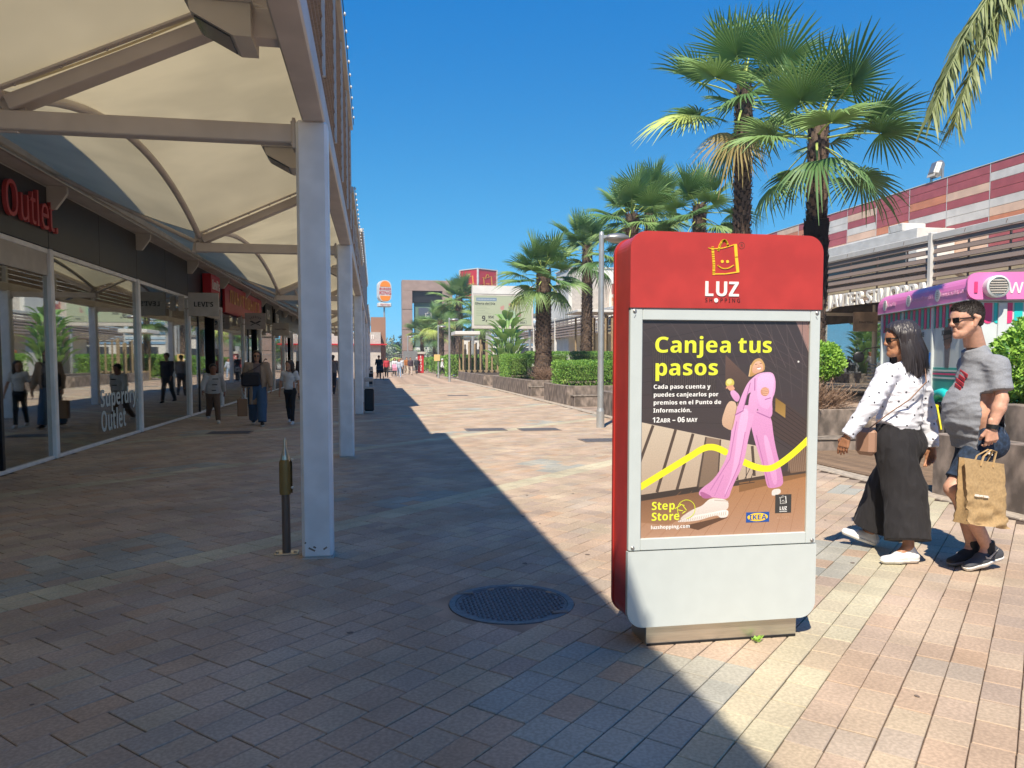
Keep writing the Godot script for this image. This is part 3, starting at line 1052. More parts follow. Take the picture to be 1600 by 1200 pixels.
func hedge(c: Vector3, s: Vector3, n: int, label: String, dark := 0.35, round_ := false, leaf := 0.06, mt := "hedge leaf") -> void:
	var t := thing("bush" if round_ else "hedge", label, "bush" if round_ else "hedge", Vector3(c.x, c.y - s.y * 0.5, c.z), "clipped hedges in the planters")
	var e := s * 0.5
	var o := Vector3(0, e.y, 0)
	var core := MB.new()
	if round_:
		core.ball(o, e * 0.66, 14)
	else:
		core.box(o, s - Vector3(0.36, 0.30, 0.36), 0.06)
	obj("inner_branches", core, mats["hedge core"], t)
	var pa := [[], []]
	var da := [[], []]
	var nf := FastNoiseLite.new()
	nf.seed = int(c.x * 37 + c.z * 11)
	nf.frequency = 1.6
	for i in int(n * 1.7):
		var p: Vector3
		var d: Vector3
		if round_:
			d = Vector3(rnd(-1, 1), rnd(-0.9, 1), rnd(-1, 1)).normalized()
			p = d * e
		else:
			p = Vector3(rnd(-1, 1), rnd(-1, 1), rnd(-1, 1)) * e
			var f := rng.randf() * (s.x * s.y + s.y * s.z + s.x * s.z)
			var ax := 2 if f < s.x * s.y else 0 if f < s.x * s.y + s.y * s.z else 1
			var sg := 1.0 if rng.randf() < (0.88 if ax == 1 else 0.6) else -1.0
			d = Vector3.ZERO
			d[ax] = sg
			if ax == 0:
				d[ax] = -1.0 if rng.randf() < 0.7 else 1.0
			p[ax] = d[ax] * e[ax]
		p -= d * (rnd(0.0, 1.0) * rnd(0.0, 0.30) - 0.10 * nf.get_noise_3dv(c + p * 2.2))
		var k := 1 if rng.randf() < dark else 0
		pa[k].append(o + p)
		da[k].append(d)
	leaves("foliage", pa[0], da[0], leaf, leaf_mesh(1.0, 0.30), mats[mt], t)
	leaves("foliage", pa[1], da[1], leaf, leaf_mesh(1.0, 0.30), mats["hedge leaf dark"], t)


func twig_bush(c: Vector3, s: Vector3, n: int, label: String) -> void:
	var t := thing("dry_bush", label, "dry bush", c, "dry bushes in the planters")
	var m := MB.new()
	for i in n:
		var d := Vector3(rnd(-1, 1), rnd(0.15, 1), rnd(-1, 1)).normalized()
		var p := Vector3(rnd(-0.35, 0.35), 0, rnd(-0.35, 0.35)) * s
		var q := p + d * s * rnd(0.5, 1.0)
		var side := d.cross(Vector3(rnd(-1, 1), rnd(-1, 1), rnd(-1, 1))).normalized() * 0.006
		m.quad(p - side, p + side, q + side * 0.3, q - side * 0.3)
		for k in 6:
			var a := p.lerp(q, rnd(0.35, 1.0))
			var b := a + (d + Vector3(rnd(-1, 1), rnd(-0.5, 1), rnd(-1, 1))).normalized() * rnd(0.04, 0.11)
			m.tri(a - side, a + side * 1.6, b)
	obj("twigs", m, mats["dry twig"], t)


func grass_tuft(c: Vector3, r: float, n: int, label: String) -> void:
	var t := thing("grass_tuft", label, "plant", c, "spiky tufts on the planters")
	var m := MB.new()
	for i in n:
		var a := rnd(0, TAU)
		var d := Vector3(cos(a), 0, sin(a))
		var side := Vector3(-d.z, 0, d.x) * 0.014
		var reach := r * rnd(0.5, 1.0)
		var p1 := d * reach * 0.45 + Vector3.UP * reach * 0.75
		var p2 := d * reach + Vector3.UP * reach * rnd(0.5, 1.1)
		m.quad(-side, side, p1 + side * 0.8, p1 - side * 0.8)
		m.tri(p1 - side * 0.8, p1 + side * 0.8, p2)
	obj("blades", m, mats["grass blade"], t)


func planters() -> void:
	concrete_box(5.93, 4.0, 7.9, -7.35, 0.66, "long concrete planter right beside the walking couple", "soil")
	concrete_box(6.3, -4.0, 7.65, -7.3, 1.0, "raised concrete tier under the bright bush at the right edge", "soil")
	concrete_box(5.95, -11.75, 8.3, -19.9, 0.62, "concrete planter behind the advertising stand, with the step", "soil")
	concrete_box(6.9, -13.3, 8.25, -19.0, 1.10, "raised concrete tier behind the dry brown bush", "soil")
	concrete_box(6.0, -23.7, 9.2, -27.1, 0.62, "concrete planter with the wide green hedge, behind the lamp post", "lawn soil")
	concrete_box(6.08, -30.5, 10.2, -40.0, 0.62, "long low concrete planter with square hedge block, mid distance", "soil")
	concrete_box(7.7, -31.6, 10.1, -39.5, 1.10, "raised concrete tier under the far twin hedges", "soil")
	concrete_box(6.1, -43.5, 9.5, -57.0, 0.58, "far low concrete planter by the timber posts", "soil")
	for k in 3:
		var z: float = [-11.35, -23.45, -30.25][k]
		var s := thing("bench_ledge", ["pale concrete step at the wooden deck behind the woman", "concrete bench ledge in the recess left of the lamp post", "small concrete bench ledge at the corner of the far planter"][k], "bench", Vector3(7.2, 0, z), "concrete ledges in the planter recesses")
		var m := MB.new()
		m.span(-1.1, -0.02, -0.22, 0.95, [0.17, 0.30, 0.34][k], 0.25, 0.01)
		obj("seat", m, mats["concrete"], s)
		m = MB.new()
		m.span(-1.12, [0.172, 0.302, 0.342][k], -0.2, 0.97, [0.20, 0.34, 0.38][k], 0.27, 0.008)
		obj("coping", m, mats["concrete coping"], s)
	var dk := thing("wooden_deck", "weathered brown plank deck in the recess behind the woman", "deck")
	for i in 26:
		var m := MB.new()
		m.span(6.04, -0.02, -7.42 - i * 0.14, 8.6, 0.012 + rnd(0, 0.004), -7.42 - i * 0.14 - 0.128, 0.004)
		obj("plank", m, mats["deck wood"], dk)
	hedge(Vector3(7.55, 0.98, -26.0), Vector3(2.75, 0.82, 1.3), 5200, "wide bright green box hedge behind the lamp post", 0.3)
	hedge(Vector3(6.75, 1.12, -37.0), Vector3(1.15, 1.12, 2.6), 4200, "square sunlit hedge block left of the round concrete tier", 0.3)
	hedge(Vector3(8.75, 1.46, -38.6), Vector3(2.1, 0.75, 1.4), 3000, "raised green hedge under the thick palm trunk", 0.4)
	hedge(Vector3(10.3, 1.52, -35.5), Vector3(2.1, 0.55, 1.2), 2400, "dark green hedge under the slim palm, left of the white post", 0.6)
	hedge(Vector3(7.5, 0.95, -16.5), Vector3(1.2, 0.8, 3.0), 2600, "light green leafy hedge at the left edge of the advertising stand", 0.15, false, 0.09, "shrub leaf")
	hedge(Vector3(7.5, 1.42, -12.35), Vector3(1.12, 0.72, 1.0), 3600, "rounded light green bush left of the woman", 0.12, true, 0.06, "shrub leaf")
	hedge(Vector3(6.92, 1.42, -6.85), Vector3(1.1, 0.98, 1.1), 4600, "rounded light green bush at the right edge behind the man", 0.2, true, 0.06, "shrub leaf")
	hedge(Vector3(11.0, 1.2, -28.5), Vector3(1.6, 1.3, 1.4), 2600, "bushy shrub beside the white post, right of the lamp post", 0.3, true, 0.08, "shrub leaf")
	for k in 4:
		hedge(Vector3(8.6, 0.95 + 0.0 * k, -60.0 - k * 9.0), Vector3(6.2, 1.6 - 0.1 * k, 1.5), 2200, ["far clipped hedge behind the timber posts", "second far clipped hedge beyond the timber posts", "third far clipped hedge beside the red totem", "last clipped hedge at the end of the walk"][k], 0.35, false, 0.14)
	twig_bush(Vector3(7.35, 0.58, -11.98), Vector3(0.85, 0.62, 0.30), 620, "dry brown twiggy bush on the planter left of the woman")
	twig_bush(Vector3(7.0, 0.6, -31.2), Vector3(0.75, 0.85, 0.5), 420, "dry brown bush at the corner of the mid distance planter")
	for k in 6:
		grass_tuft([Vector3(6.2, 0.6, -6.95), Vector3(6.35, 0.6, -6.1), Vector3(6.5, 0.6, -5.4), Vector3(6.2, 0.6, -5.7), Vector3(6.25, 0.57, -25.0), Vector3(6.5, 0.56, -31.4)][k], rnd(0.22, 0.34), 34, ["spiky green tuft on the planter between woman and man", "spiky green tuft behind the man's paper bag", "spiky green tuft at the right edge of the photo", "small tuft on the near planter rim", "tuft at the left corner of the hedge planter", "tuft beside the square hedge block"][k])
	# big paddle-leaved plant before the billboard
	var st := thing("paddle_leaf_plant", "tall paddle-leaved green plant in front of the billboard", "plant", Vector3(7.65, 0.55, -44.5))
	for i in 64:
		var a := i * 2.4
		var up := lerpf(0.12, 1.0, i / 63.0)
		var d := Vector3(cos(a), 0, sin(a))
		var r := lerpf(1.3, 0.30, up) * rnd(0.7, 1.1)
		var hh := lerpf(0.9, 3.9, up) * rnd(0.85, 1.05)
		paddle(st, Vector3(cos(a) * 0.25, 0, sin(a) * 0.25), d, r, hh, rnd(0.8, 1.15))


func paddle(t: Node3D, at: Vector3, d: Vector3, r: float, hh: float, l: float) -> void:
	var m := MB.new()
	var base := at + d * r * 0.6 + Vector3.UP * (hh - l * 0.5)
	m.tube([at, at.lerp(base, 0.5) - d * 0.05, base], [0.03, 0.025, 0.018], 5)
	var dir := (d * 0.55 + Vector3.UP * 0.85).normalized()
	var side := dir.cross(Vector3.UP).normalized()
	var nn := side.cross(dir)
	var rows := []
	for i in 8:
		var t1 := i / 7.0
		var c := base + dir * l * t1 - Vector3.UP * l * 0.35 * t1 * t1 + d * 0.15 * t1 * t1
		var w := 0.21 * sin(PI * clampf(t1 * 0.94 + 0.04, 0, 1)) + 0.006
		rows.append([c - side * w + nn * w * 0.35, c, c + side * w + nn * w * 0.35])
	m.sheet(rows)
	obj("leaf", m, mats["strelitzia leaf"], t)


func louvre_front(t: Node3D, x: float, z0: float, z1: float, lo: float, top: float) -> void:
	var y := lo
	while y < top - 0.2:
		var sl := MB.new()
		sl.box(Vector3(x, y, (z0 + z1) * 0.5), Vector3(0.04, 0.14, absf(z1 - z0)), 0.004, Basis(Vector3(0, 0, 1), -0.3))
		obj("slat", sl, mats["slat paint"], t)
		y += 0.215
	var m := MB.new()
	m.span(x - 0.08, top - 0.17, z0 - 0.01, x + 0.08, top, z1 + 0.01, 0.01)
	obj("top_rail", m, mats["white paint"], t)
	m = MB.new()
	m.span(x + 0.03, lo + 0.52, z0 - 0.01, x + 0.13, lo + 0.78, z1 + 0.01, 0.01)
	obj("middle_rail", m, mats["slat paint"], t)
	var z := z0 - 1.0
	while z > z1:
		m = MB.new()
		m.span(x + 0.03, lo - 0.08, z - 0.02, x + 0.07, top - 0.18, z + 0.02)
		obj("slat_bracket", m, mats["slat paint"], t)
		m = MB.new()
		m.box(Vector3(x - 0.084, top - 0.085, z), Vector3(0.006, 0.10, 0.016), 0.0, Basis(Vector3.RIGHT, 0.4))
		obj("notch", m, mats["slat paint"], t)
		z -= 1.35


func mall_right() -> void:
	var kinds := ["panel wine", "panel rust", "panel peach", "panel white", "panel wine"]
	for bi in 2:
		var z0: float = [-3.0, -46.5][bi]
		var z1: float = [-45.8, -86.0][bi]
		var t := thing("mall_building", ["shop building on the right with red, orange and cream cladding strips", "farther shop building on the right with a smaller patchwork of red strips"][bi], "building")
		var x := 19.3
		var m := MB.new()
		m.span(x, 3.9, z0, x + 12, 7.64, z1)
		obj("wall", m, mats["building white"], t)
		m = MB.new()
		m.span(x - 0.07, 7.645, z0, x + 12, 7.665, z1)
		obj("roof_edge", m, mats["building white"], t)
		m = MB.new()
		m.span(x + 4.2, 0, z0, x + 4.4, 3.89, z1)
		obj("shop_back_wall", m, mats["shop wall"], t)
		for e in [z0 - 0.1, z1 + 0.1]:
			m = MB.new()
			m.span(x, 0, e + 0.1, x + 4.19, 3.89, e - 0.1)
			obj("end_wall", m, mats["building white"], t)
		m = MB.new()
		m.span(x, 3.6, z0 - 0.21, x + 4.19, 3.88, z1 + 0.21)
		obj("shop_ceiling", m, mats["shop wall"], t)
		# cladding strips
		var cw := 1.87
		var rows := 11
		var n := int((z0 - z1) / cw)
		var strip := MB.new()
		strip.box(Vector3(0, 0, 0), Vector3(0.05, 0.262, cw - 0.03), 0.006)
		var short := MB.new()
		short.box(Vector3(0, 0, 0), Vector3(0.05, 0.262, cw * 0.5 - 0.03), 0.006)
		var sm := strip.mesh()
		var hm := short.mesh()
		var count := 0
		for c in n:
			for r in rows:
				var z := z0 - (c + 0.5) * cw
				if c < 8 and bi == 0:
					continue
				if bi == 1 and (c > 3 and c < 7):
					continue
				if r < 4 and c % 9 in [5, 6, 7]:
					continue
				var k: String = kinds[rng.randi() % 5]
				if bi == 0 and count < 280:
					put("cladding_strip", sm, mats[k], t, Vector3(x - 0.03, 4.74 + r * 0.275, z))
					count += 1
				elif bi == 1 and count < 290:
					for q in [-0.25, 0.25]:
						put("cladding_strip", hm, mats[kinds[rng.randi() % 5]], t, Vector3(x - 0.03, 4.74 + r * 0.275, z + q * cw))
						count += 1
		if bi == 0:
			for c in n + 1:
				m = MB.new()
				m.span(x - 0.06, 4.5, z0 - c * cw + 0.012, x - 0.055, 7.64, z0 - c * cw - 0.012)
				obj("joint_strip", m, mats["white paint"], t)
		# white bay boxes with a window band below them
		for z in ([-23.1, -38.0] if bi == 0 else [-62.0]):
			m = MB.new()
			m.span(x - 1.5, 5.45, z, x - 0.07, 5.85, z - 9.5, 0.02)
			m.span(x - 1.5, 4.35, z, x - 0.07, 5.449, z - 0.55, 0.02)
			m.span(x - 1.5, 5.851, z - 0.75, x - 0.6, 6.12, z - 1.5, 0.02)
			obj("bay_frame", m, mats["white paint"], t)
			m = MB.new()
			m.span(x - 0.5, 4.36, z - 0.56, x - 0.45, 5.445, z - 9.4)
			obj("bay_window", m, mats["floodlight glass"], t)
		# shop fronts under the arcade
		var mz := z0 - 0.3
		while mz > z1 + 2:
			m = MB.new()
			m.span(x - 0.07, 0, mz + 0.08, x + 0.07, 3.59, mz - 0.08, 0.01)
			obj("mullion", m, mats["warm white paint"], t)
			m = MB.new()
			m.span(x - 0.006, 0.1, mz - 0.09, x + 0.006, 2.95, mz - 3.9)
			obj("pane", m, mats["shop glass"], t)
			m = MB.new()
			m.span(x - 0.05, 2.96, mz - 0.085, x + 0.05, 3.59, mz - 3.91, 0.006)
			obj("fascia_panel", m, mats["shop wall"], t)
			m = MB.new()
			m.span(x + 3.0, 0.0, mz - 0.8, x + 3.6, 2.2, mz - 2.9, 0.03)
			obj("shop_shelf", m, mats["wood" if int(mz) % 2 == 0 else "sign grey"], t)
			mz -= 4.0
	# louvred arcade fronts, bay by bay
	var zz := [-3.0, -10.0, -19.1, -28.2, -37.2, -46.2, -55.2, -64.2, -73.2, -82.2]
	for i in zz.size() - 1:
		var t := thing("louvred_arcade", "brown louvred arcade front on white posts, " + ["beyond the right edge of the photo", "behind the ice cream van", "right of the white post above the letters", "hidden behind the advertising stand", "left of the advertising stand", "with a cream post row below", "behind the thick palm trunk", "below the billboard's right corner", "farthest one, behind the billboard"][i], "arcade", Vector3.ZERO, "louvred arcade fronts of the right building")
		var x := 15.2
		louvre_front(t, x, zz[i] - 0.08, zz[i + 1] + 0.08, 3.35, 4.9)
		var m := MB.new()
		m.span(x - 0.1, 0, zz[i + 1] + 0.07, x + 0.1, 4.95, zz[i + 1] - 0.07, 0.015)
		obj("post", m, mats["white paint"], t)
		m = MB.new()
		m.span(x + 0.1, 3.2, zz[i + 1] + 0.05, x + 4.0, 3.32, zz[i + 1] - 0.05, 0.01)
		m.bar(Vector3(x + 0.1, 4.2, zz[i + 1]), Vector3(x + 1.9, 3.3, zz[i + 1]), 0.1, 0.1, 0.01)
		obj("tie_beam", m, mats["beam paint"], t)
		m = MB.new()
		var g := []
		for a in 13:
			var row := []
			for b in 9:
				var q := fabric_point(a / 12.0, b / 8.0, zz[i], zz[i + 1])
				row.append(Vector3(x - q.x - 0.3, q.y, q.z))
			g.append(row)
		m.sheet(g)
		obj("membrane", m, mats["membrane"], t)
	var js := thing("shop_lettering", "white raised shop lettering on the louvres above the woman", "shop sign", Vector3(15.04, 3.38, -21.4))
	var lt := text("lettering", "JAVIER SIMORRA", 0.40, mats["letter white"], js, Vector3.ZERO, Basis(Vector3.UP, -PI / 2), 0.10, true, HORIZONTAL_ALIGNMENT_CENTER, 1.0, 4.75)
	lt.set_meta("label", "white block letters")
	var al := thing("shop_lettering", "white raised lettering behind the slim palm, left of the lamp post", "shop sign", Vector3(15.04, 3.75, -50.0))
	scribble(al, Vector3.ZERO, Basis(Vector3.UP, -PI / 2), 3.4, 0.75, 4, "letter white")
	var hs := thing("hanging_sign", "small beige hanging sign left of the woman's head", "hanging sign", Vector3(16.6, 2.75, -24.0), "hanging signs of the right arcade")
	var m2 := MB.new()
	m2.span(-0.45, -0.33, -0.04, 0.45, 0.33, 0.04, 0.01)
	obj("plate", m2, mats["court paving"], hs)
	scribble(hs, Vector3(0, -0.02, 0.045), Basis.IDENTITY, 0.55, 0.07, 9, "letter black")
	m2 = MB.new()
	m2.span(0.45, -0.03, -0.03, 0.75, 0.03, 0.03)
	m2.span(0.75, -2.7, -0.05, 0.85, 0.4, 0.05)
	obj("post", m2, mats["warm white paint"], hs)
	var fl := thing("roof_floodlight", "grey floodlight standing on the red clad roof edge", "floodlight", Vector3(19.5, 7.66, -24.3))
	m2 = MB.new()
	m2.box(Vector3(-0.1, 0.42, 0), Vector3(0.34, 0.62, 0.5), 0.12, Basis(Vector3(0, 0, 1), -0.35))
	obj("housing", m2, mats["galvanised"], fl)
	m2 = MB.new()
	m2.box(Vector3(-0.26, 0.36, 0), Vector3(0.02, 0.44, 0.38), 0.01, Basis(Vector3(0, 0, 1), -0.35))
	obj("lens", m2, mats["sign grey"], fl)
	m2 = MB.new()
	for z in [-0.27, 0.27]:
		m2.span(-0.12, 0.0, z - 0.02, -0.04, 0.4, z + 0.02)
	obj("bracket", m2, mats["galvanised"], fl)
	for k in 2:
		var py := thing("white_pylon", ["tall white tower block behind the slim palm", "white block behind the thick palm trunk"][k], "tower", Vector3([17.5, 20.5][k], 0, [-63.5, -80.0][k]), "white blocks on the right building")
		m2 = MB.new()
		m2.span(-1.9, 0, -2.2, 1.9, [8.9, 8.6][k], 2.2, 0.03)
		obj("block", m2, mats["building white"], py)
		m2 = MB.new()
		m2.span(-1.6, 5.0, 2.201, 1.5, 8.3, 2.25, 0.01)
		obj("face_panel", m2, mats["sign grey"], py)
		m2 = MB.new()
		m2.span(-2.0, [8.901, 8.601][k], -2.3, 2.0, [9.0, 8.7][k], 2.3)
		obj("cap", m2, mats["white paint"], py)


func scribble(t: Node3D, at: Vector3, b: Basis, w: float, h: float, n: int, mt: String) -> void:  # lettering too small to read in the photo
	var m := MB.new()
	for i in n:
		var x := lerpf(-w / 2, w / 2, (i + 0.5) / n)
		var s := w / n
		var k := i * 7 % 5
		m.box(at + b * Vector3(x - s * 0.28, 0, 0), Vector3(s * 0.18, h, 0.006), 0.0, b)
		if k != 1:
			m.box(at + b * Vector3(x, h * [0.41, 0, -0.41, 0.41, 0.0][k], 0.0006), Vector3(s * 0.5, h * 0.18, 0.006), 0.0, b)
		if k != 3:
			m.box(at + b * Vector3(x + s * 0.22, h * [0, 0.1, 0, 0, -0.2][k], 0.0003), Vector3(s * 0.16, h * [1.0, 0.7, 1.0, 1.0, 0.6][k], 0.006), 0.0, b)
	obj("lettering", m, mats[mt], t)


func bag_logo(t: Node3D, at: Vector3, b: Basis, s: float, mt: String, d := 0.004, hole := "") -> void:  # the shopping bag emblem, s: width of the bag
	var st := [
		[[Vector2(-0.36, 0.40), Vector2(-0.33, 0.1), Vector2(-0.30, -0.2), Vector2(-0.31, -0.47)], 0.085],
		[[Vector2(0.42, 0.50), Vector2(0.46, 0.1), Vector2(0.52, -0.37)], 0.10],
		[[Vector2(-0.34, -0.455), Vector2(0.1, -0.44), Vector2(0.55, -0.37)], 0.035],
		[[Vector2(-0.50, 0.37), Vector2(-0.40, 0.34), Vector2(-0.05, 0.36), Vector2(0.40, 0.50)], 0.028],
		[[Vector2(-0.16, 0.29), Vector2(-0.11, 0.48), Vector2(-0.02, 0.61), Vector2(0.05, 0.63), Vector2(0.12, 0.58), Vector2(0.17, 0.44)], 0.07],
		[[Vector2(-0.17, -0.18), Vector2(-0.05, -0.26), Vector2(0.08, -0.28), Vector2(0.22, -0.25), Vector2(0.37, -0.16)], 0.035]]
	var m := MB.new()
	for k in st.size():
		var p: Array = smooth(st[k][0], false) if st[k][0].size() > 3 else st[k][0]
		for i in p.size() - 1:
			var a: Vector2 = p[i]
			var c: Vector2 = p[i + 1]
			var dir := (c - a).normalized()
			m.box(at + b * Vector3((a.x + c.x) * 0.5 * s, (a.y + c.y) * 0.5 * s, k * 0.0002), Vector3((c - a).length() * s + st[k][1] * s * 0.28, st[k][1] * s, d), 0.0, b * Basis(Vector3(0, 0, 1), dir.angle()))
	for x in [-0.02, 0.16]:
		m.lathe([Vector2(0.0001, -d * 0.5), Vector2(0.05 * s, -d * 0.5), Vector2(0.05 * s, d * 0.5), Vector2(0.0001, d * 0.5)], at + b * Vector3(x * s, -0.05 * s, 0), 12, false, b * Basis(Vector3.RIGHT, PI / 2))
	obj("bag_emblem", m, mats[mt], t)


func far_end() -> void:
	# brown portal with hanging dark sign
	var t := thing("portal_tower", "tall brown clad portal with a dark green hanging sign", "tower", Vector3(7.0, 0, -105.0))
	for k in 3:
		var m := MB.new()
		if k == 0:
			m.span(-3.35, 0, -1.4, -2.0, 10.6, 1.4, 0.02)
		elif k == 1:
			m.span(2.0, 0, -1.4, 3.35, 10.6, 1.4, 0.02)
		else:
			m.span(-3.35, 10.601, -1.4, 3.35, 12.0, 1.4, 0.02)
		obj(["leg", "leg", "lintel"][k], m, mat("portal brown", hexc("9b857c"), 0.6, 0.0, mats["white paint"].albedo_texture, Vector3.ONE * 0.3), t)
	for y in [2.6, 5.4, 8.1]:
		for x in [-2.675, 2.675]:
			var j := MB.new()
			j.span(x - 0.68, y, 1.395, x + 0.68, y + 0.06, 1.41)
			obj("panel_joint", j, mats["black"], t)
	var m := MB.new()
	m.span(-2.0, 9.1, -1.0, 2.0, 10.59, 0.9)
	obj("soffit_panel", m, mats["dark metal"], t)
	m = MB.new()
	m.span(-1.7, 3.2, -0.5, 1.9, 9.09, 0.5, 0.02)
	obj("sign_frame", m, mat("portal green", hexc("5f7a6a"), 0.5), t)
	m = MB.new()
	m.span(-1.15, 4.7, 0.51, 1.35, 8.4, 0.9, 0.02)
	obj("sign_panel", m, mat("slate", hexc("4a5464"), 0.5), t)
	bag_logo(t, Vector3(0.1, 7.3, 0.93), Basis.IDENTITY, 0.9, "letter white", 0.04)
	text("lettering", "LUZ", 0.42, mats["letter white"], t, Vector3(0.12, 6.45, 0.93), Basis.IDENTITY, 0.04)
	text("lettering", "OUTLET", 0.34, mats["letter white"], t, Vector3(0.1, 5.4, 0.93), Basis.IDENTITY, 0.04)
	m = MB.new()
	m.span(-0.5, 6.08, 0.91, 0.75, 6.14, 0.95)
	m.span(-0.55, 5.0, 0.91, 0.8, 5.05, 0.95)
	obj("rule", m, mats["letter white"], t)
	# burger pole sign
	t = thing("pole_sign", "rounded orange and white pole sign with red lettering", "sign", Vector3(1.45, 0, -115.0), "", 0.25)
	m = MB.new()
	m.tube([Vector3(0, 0, 0), Vector3(0, 9.4, 0)], [0.16, 0.13], 12)
	obj("pole", m, mats["pole paint"], t)
	m = MB.new()
	m.prism(rounded(1.85, 3.1, 0.8), 1.3, Vector3(0, 9.9, -0.65))
	obj("housing", m, mats["white paint"], t)
	for k in 2:
		var bun := PackedVector2Array()
		if k == 0:
			for i in 13:
				bun.append(Vector2(0.78 * cos(PI * i / 12.0), 12.05 + 0.85 * sin(PI * i / 12.0)))
		else:
			bun = PackedVector2Array([Vector2(-0.78, 10.75), Vector2(-0.7, 10.3), Vector2(-0.4, 10.03), Vector2(0.4, 10.03), Vector2(0.7, 10.3), Vector2(0.78, 10.75)])
		m = MB.new()
		m.prism(bun, 0.03, Vector3(0, 0, 0.651))
		obj("bun", m, mat("bun orange", hexc("ee8a26"), 0.5), t)
	var br := mat("burger red", hexc("b3202c"), 0.5)
	text("lettering", "BURGER", 0.36, br, t, Vector3(0, 11.72, 0.67), Basis.IDENTITY, 0.03, true, HORIZONTAL_ALIGNMENT_CENTER, 0.9)
	text("lettering", "KING", 0.48, br, t, Vector3(0, 11.15, 0.67), Basis.IDENTITY, 0.03, true, HORIZONTAL_ALIGNMENT_CENTER, 1.1)
	m = MB.new()
	m.span(-0.95, 9.15, -0.6, 0.95, 9.75, 0.6, 0.1)
	obj("auto_panel", m, mats["white paint"], t)
	scribble(t, Vector3(0, 9.45, 0.61), Basis.IDENTITY, 1.4, 0.25, 8, "sign red")
	# low restaurant at the far left
	t = thing("restaurant", "low grey restaurant with a red canopy edge and brick tower", "building", Vector3(-1.6, 0, -92.0))
	m = MB.new()
	m.span(-4.5, 0, -9, 2.3, 4.6, 2.0)
	obj("wall", m, mats["sign grey"], t)
	m = MB.new()
	m.span(-4.6, 3.1, 2.01, 3.0, 3.26, 2.6, 0.03)
	obj("red_canopy", m, mats["sign red"], t)
	m = MB.new()
	m.span(1.2, 0, -3, 2.9, 6.4, 0.5)
	obj("brick_tower", m, mat("tower brown", hexc("94705c"), 0.8), t)
	m = MB.new()
	m.span(-0.6, 0.1, 2.005, 1.0, 2.4, 2.06, 0.02)
	obj("window", m, mats["floodlight glass"], t)
	scribble(t, Vector3(0.3, 4.05, 2.03), Basis.IDENTITY, 2.6, 0.5, 6, "letter white")
	# red cube sign
	t = thing("cube_sign", "red cube sign with a yellow bag emblem on a mast", "sign", Vector3(17.4, 0, -130.0), "", 0.62)
	m = MB.new()
	m.tube([Vector3(0, 0, 0), Vector3(0, 12.0, 0)], [0.5, 0.45], 12)
	obj("mast", m, mats["galvanised"], t)
	m = MB.new()
	m.span(-2.2, 11.8, -2.2, 2.2, 16.4, 2.2, 0.03)
	obj("cube", m, mats["sign red"], t)
	m = MB.new()
	for x in [-2.2, 2.2]:
		for z in [-2.2, 2.2]:
			m.span(x - 0.12, 11.75, z - 0.12, x + 0.12, 16.5, z + 0.12)
	m.span(-2.3, 16.41, -2.3, 2.3, 16.55, 2.3)
	obj("edge_trim", m, mats["white paint"], t)
	bag_logo(t, Vector3(-0.1, 14.2, 2.24), Basis.IDENTITY, 2.3, "gold letter", 0.04)
	bag_logo(t, Vector3(-2.24, 14.2, 0.0), Basis(Vector3.UP, -PI / 2), 2.3, "gold letter", 0.04)
	text("lettering", "LUZ", 0.7, mats["letter white"], t, Vector3(0, 12.6, 2.24), Basis.IDENTITY, 0.04)
	# billboard
	t = thing("billboard", "pale green billboard with faint print under a white top on two posts", "billboard", Vector3(9.9, 0, -59.8), "", 0.0)
	m = MB.new()
	m.span(-2.42, 3.85, -0.2, 2.42, 7.2, 0.2, 0.02)
	obj("frame", m, mats["warm white paint"], t)
	m = MB.new()
	m.span(-2.36, 6.55, 0.201, 2.36, 7.12, 0.23, 0.005)
	obj("header", m, mats["building white"], t)
	m = MB.new()
	m.uvquad(Vector3(-2.28, 4.12, 0.215), Vector3(2.28, 4.12, 0.215), Vector3(2.28, 6.42, 0.215), Vector3(-2.28, 6.42, 0.215))
	var bm := mat("billboard print", Color.WHITE, 0.35)
	bm.albedo_texture = billboard_print()
	obj("poster", m, bm, t)
	text("lettering", "Oferta del Día", 0.17, mats["fascia panel"], t, Vector3(-1.42, 5.80, 0.222), Basis.IDENTITY, 0.004)
	text("lettering", "9,", 0.40, mats["fascia panel"], t, Vector3(-1.45, 4.65, 0.222), Basis.IDENTITY, 0.004)
	text("lettering", "95€", 0.20, mats["fascia panel"], t, Vector3(-0.95, 4.76, 0.222), Basis.IDENTITY, 0.004)
	text("lettering", "IKEA", 0.13, mats["fascia panel"], t, Vector3(1.55, 4.36, 0.222), Basis.IDENTITY, 0.004)
	for x in [-2.3, 2.25]:
		m = MB.new()
		m.tube([Vector3(x, 0, -0.3), Vector3(x, 7.0, -0.3)], [0.11, 0.11], 12)
		obj("post", m, mats["pole paint"], t)
	# timber post screens with white flat roofs
	for k in 2:
		t = thing("post_screen", ["row of tall timber posts with a bench beside the walk", "tall cream posts with a flat white roof behind the hedges"][k], "screen", [Vector3(6.3, 0, -55.5), Vector3(12.8, 0, -46.0)][k], "timber post screens")
		for i in 13:
			m = MB.new()
			var x := (i % 7) * 0.42
			var z := 0.0 if i < 7 else -2.4
			m.span(x - 0.055, 0, z - 0.055, x + 0.055, [2.9, 4.3][k] - 0.15 * (i % 3), z + 0.055, 0.008)
			obj("post", m, mats["pergola wood"], t)
		m = MB.new()
		m.span(-0.6, [3.25, 4.35][k], -2.8, [1.2, 2.4][k], [3.5, 4.5][k], 0.3, 0.02)
		obj("roof", m, mats["building white"], t)
		m = MB.new()
		m.span(-0.2, 0.55, -1.6, 2.6, 0.68, -0.6, 0.01)
		for x in [0.0, 2.3]:
			m.span(x, 0, -1.5, x + 0.12, 0.549, -0.7)
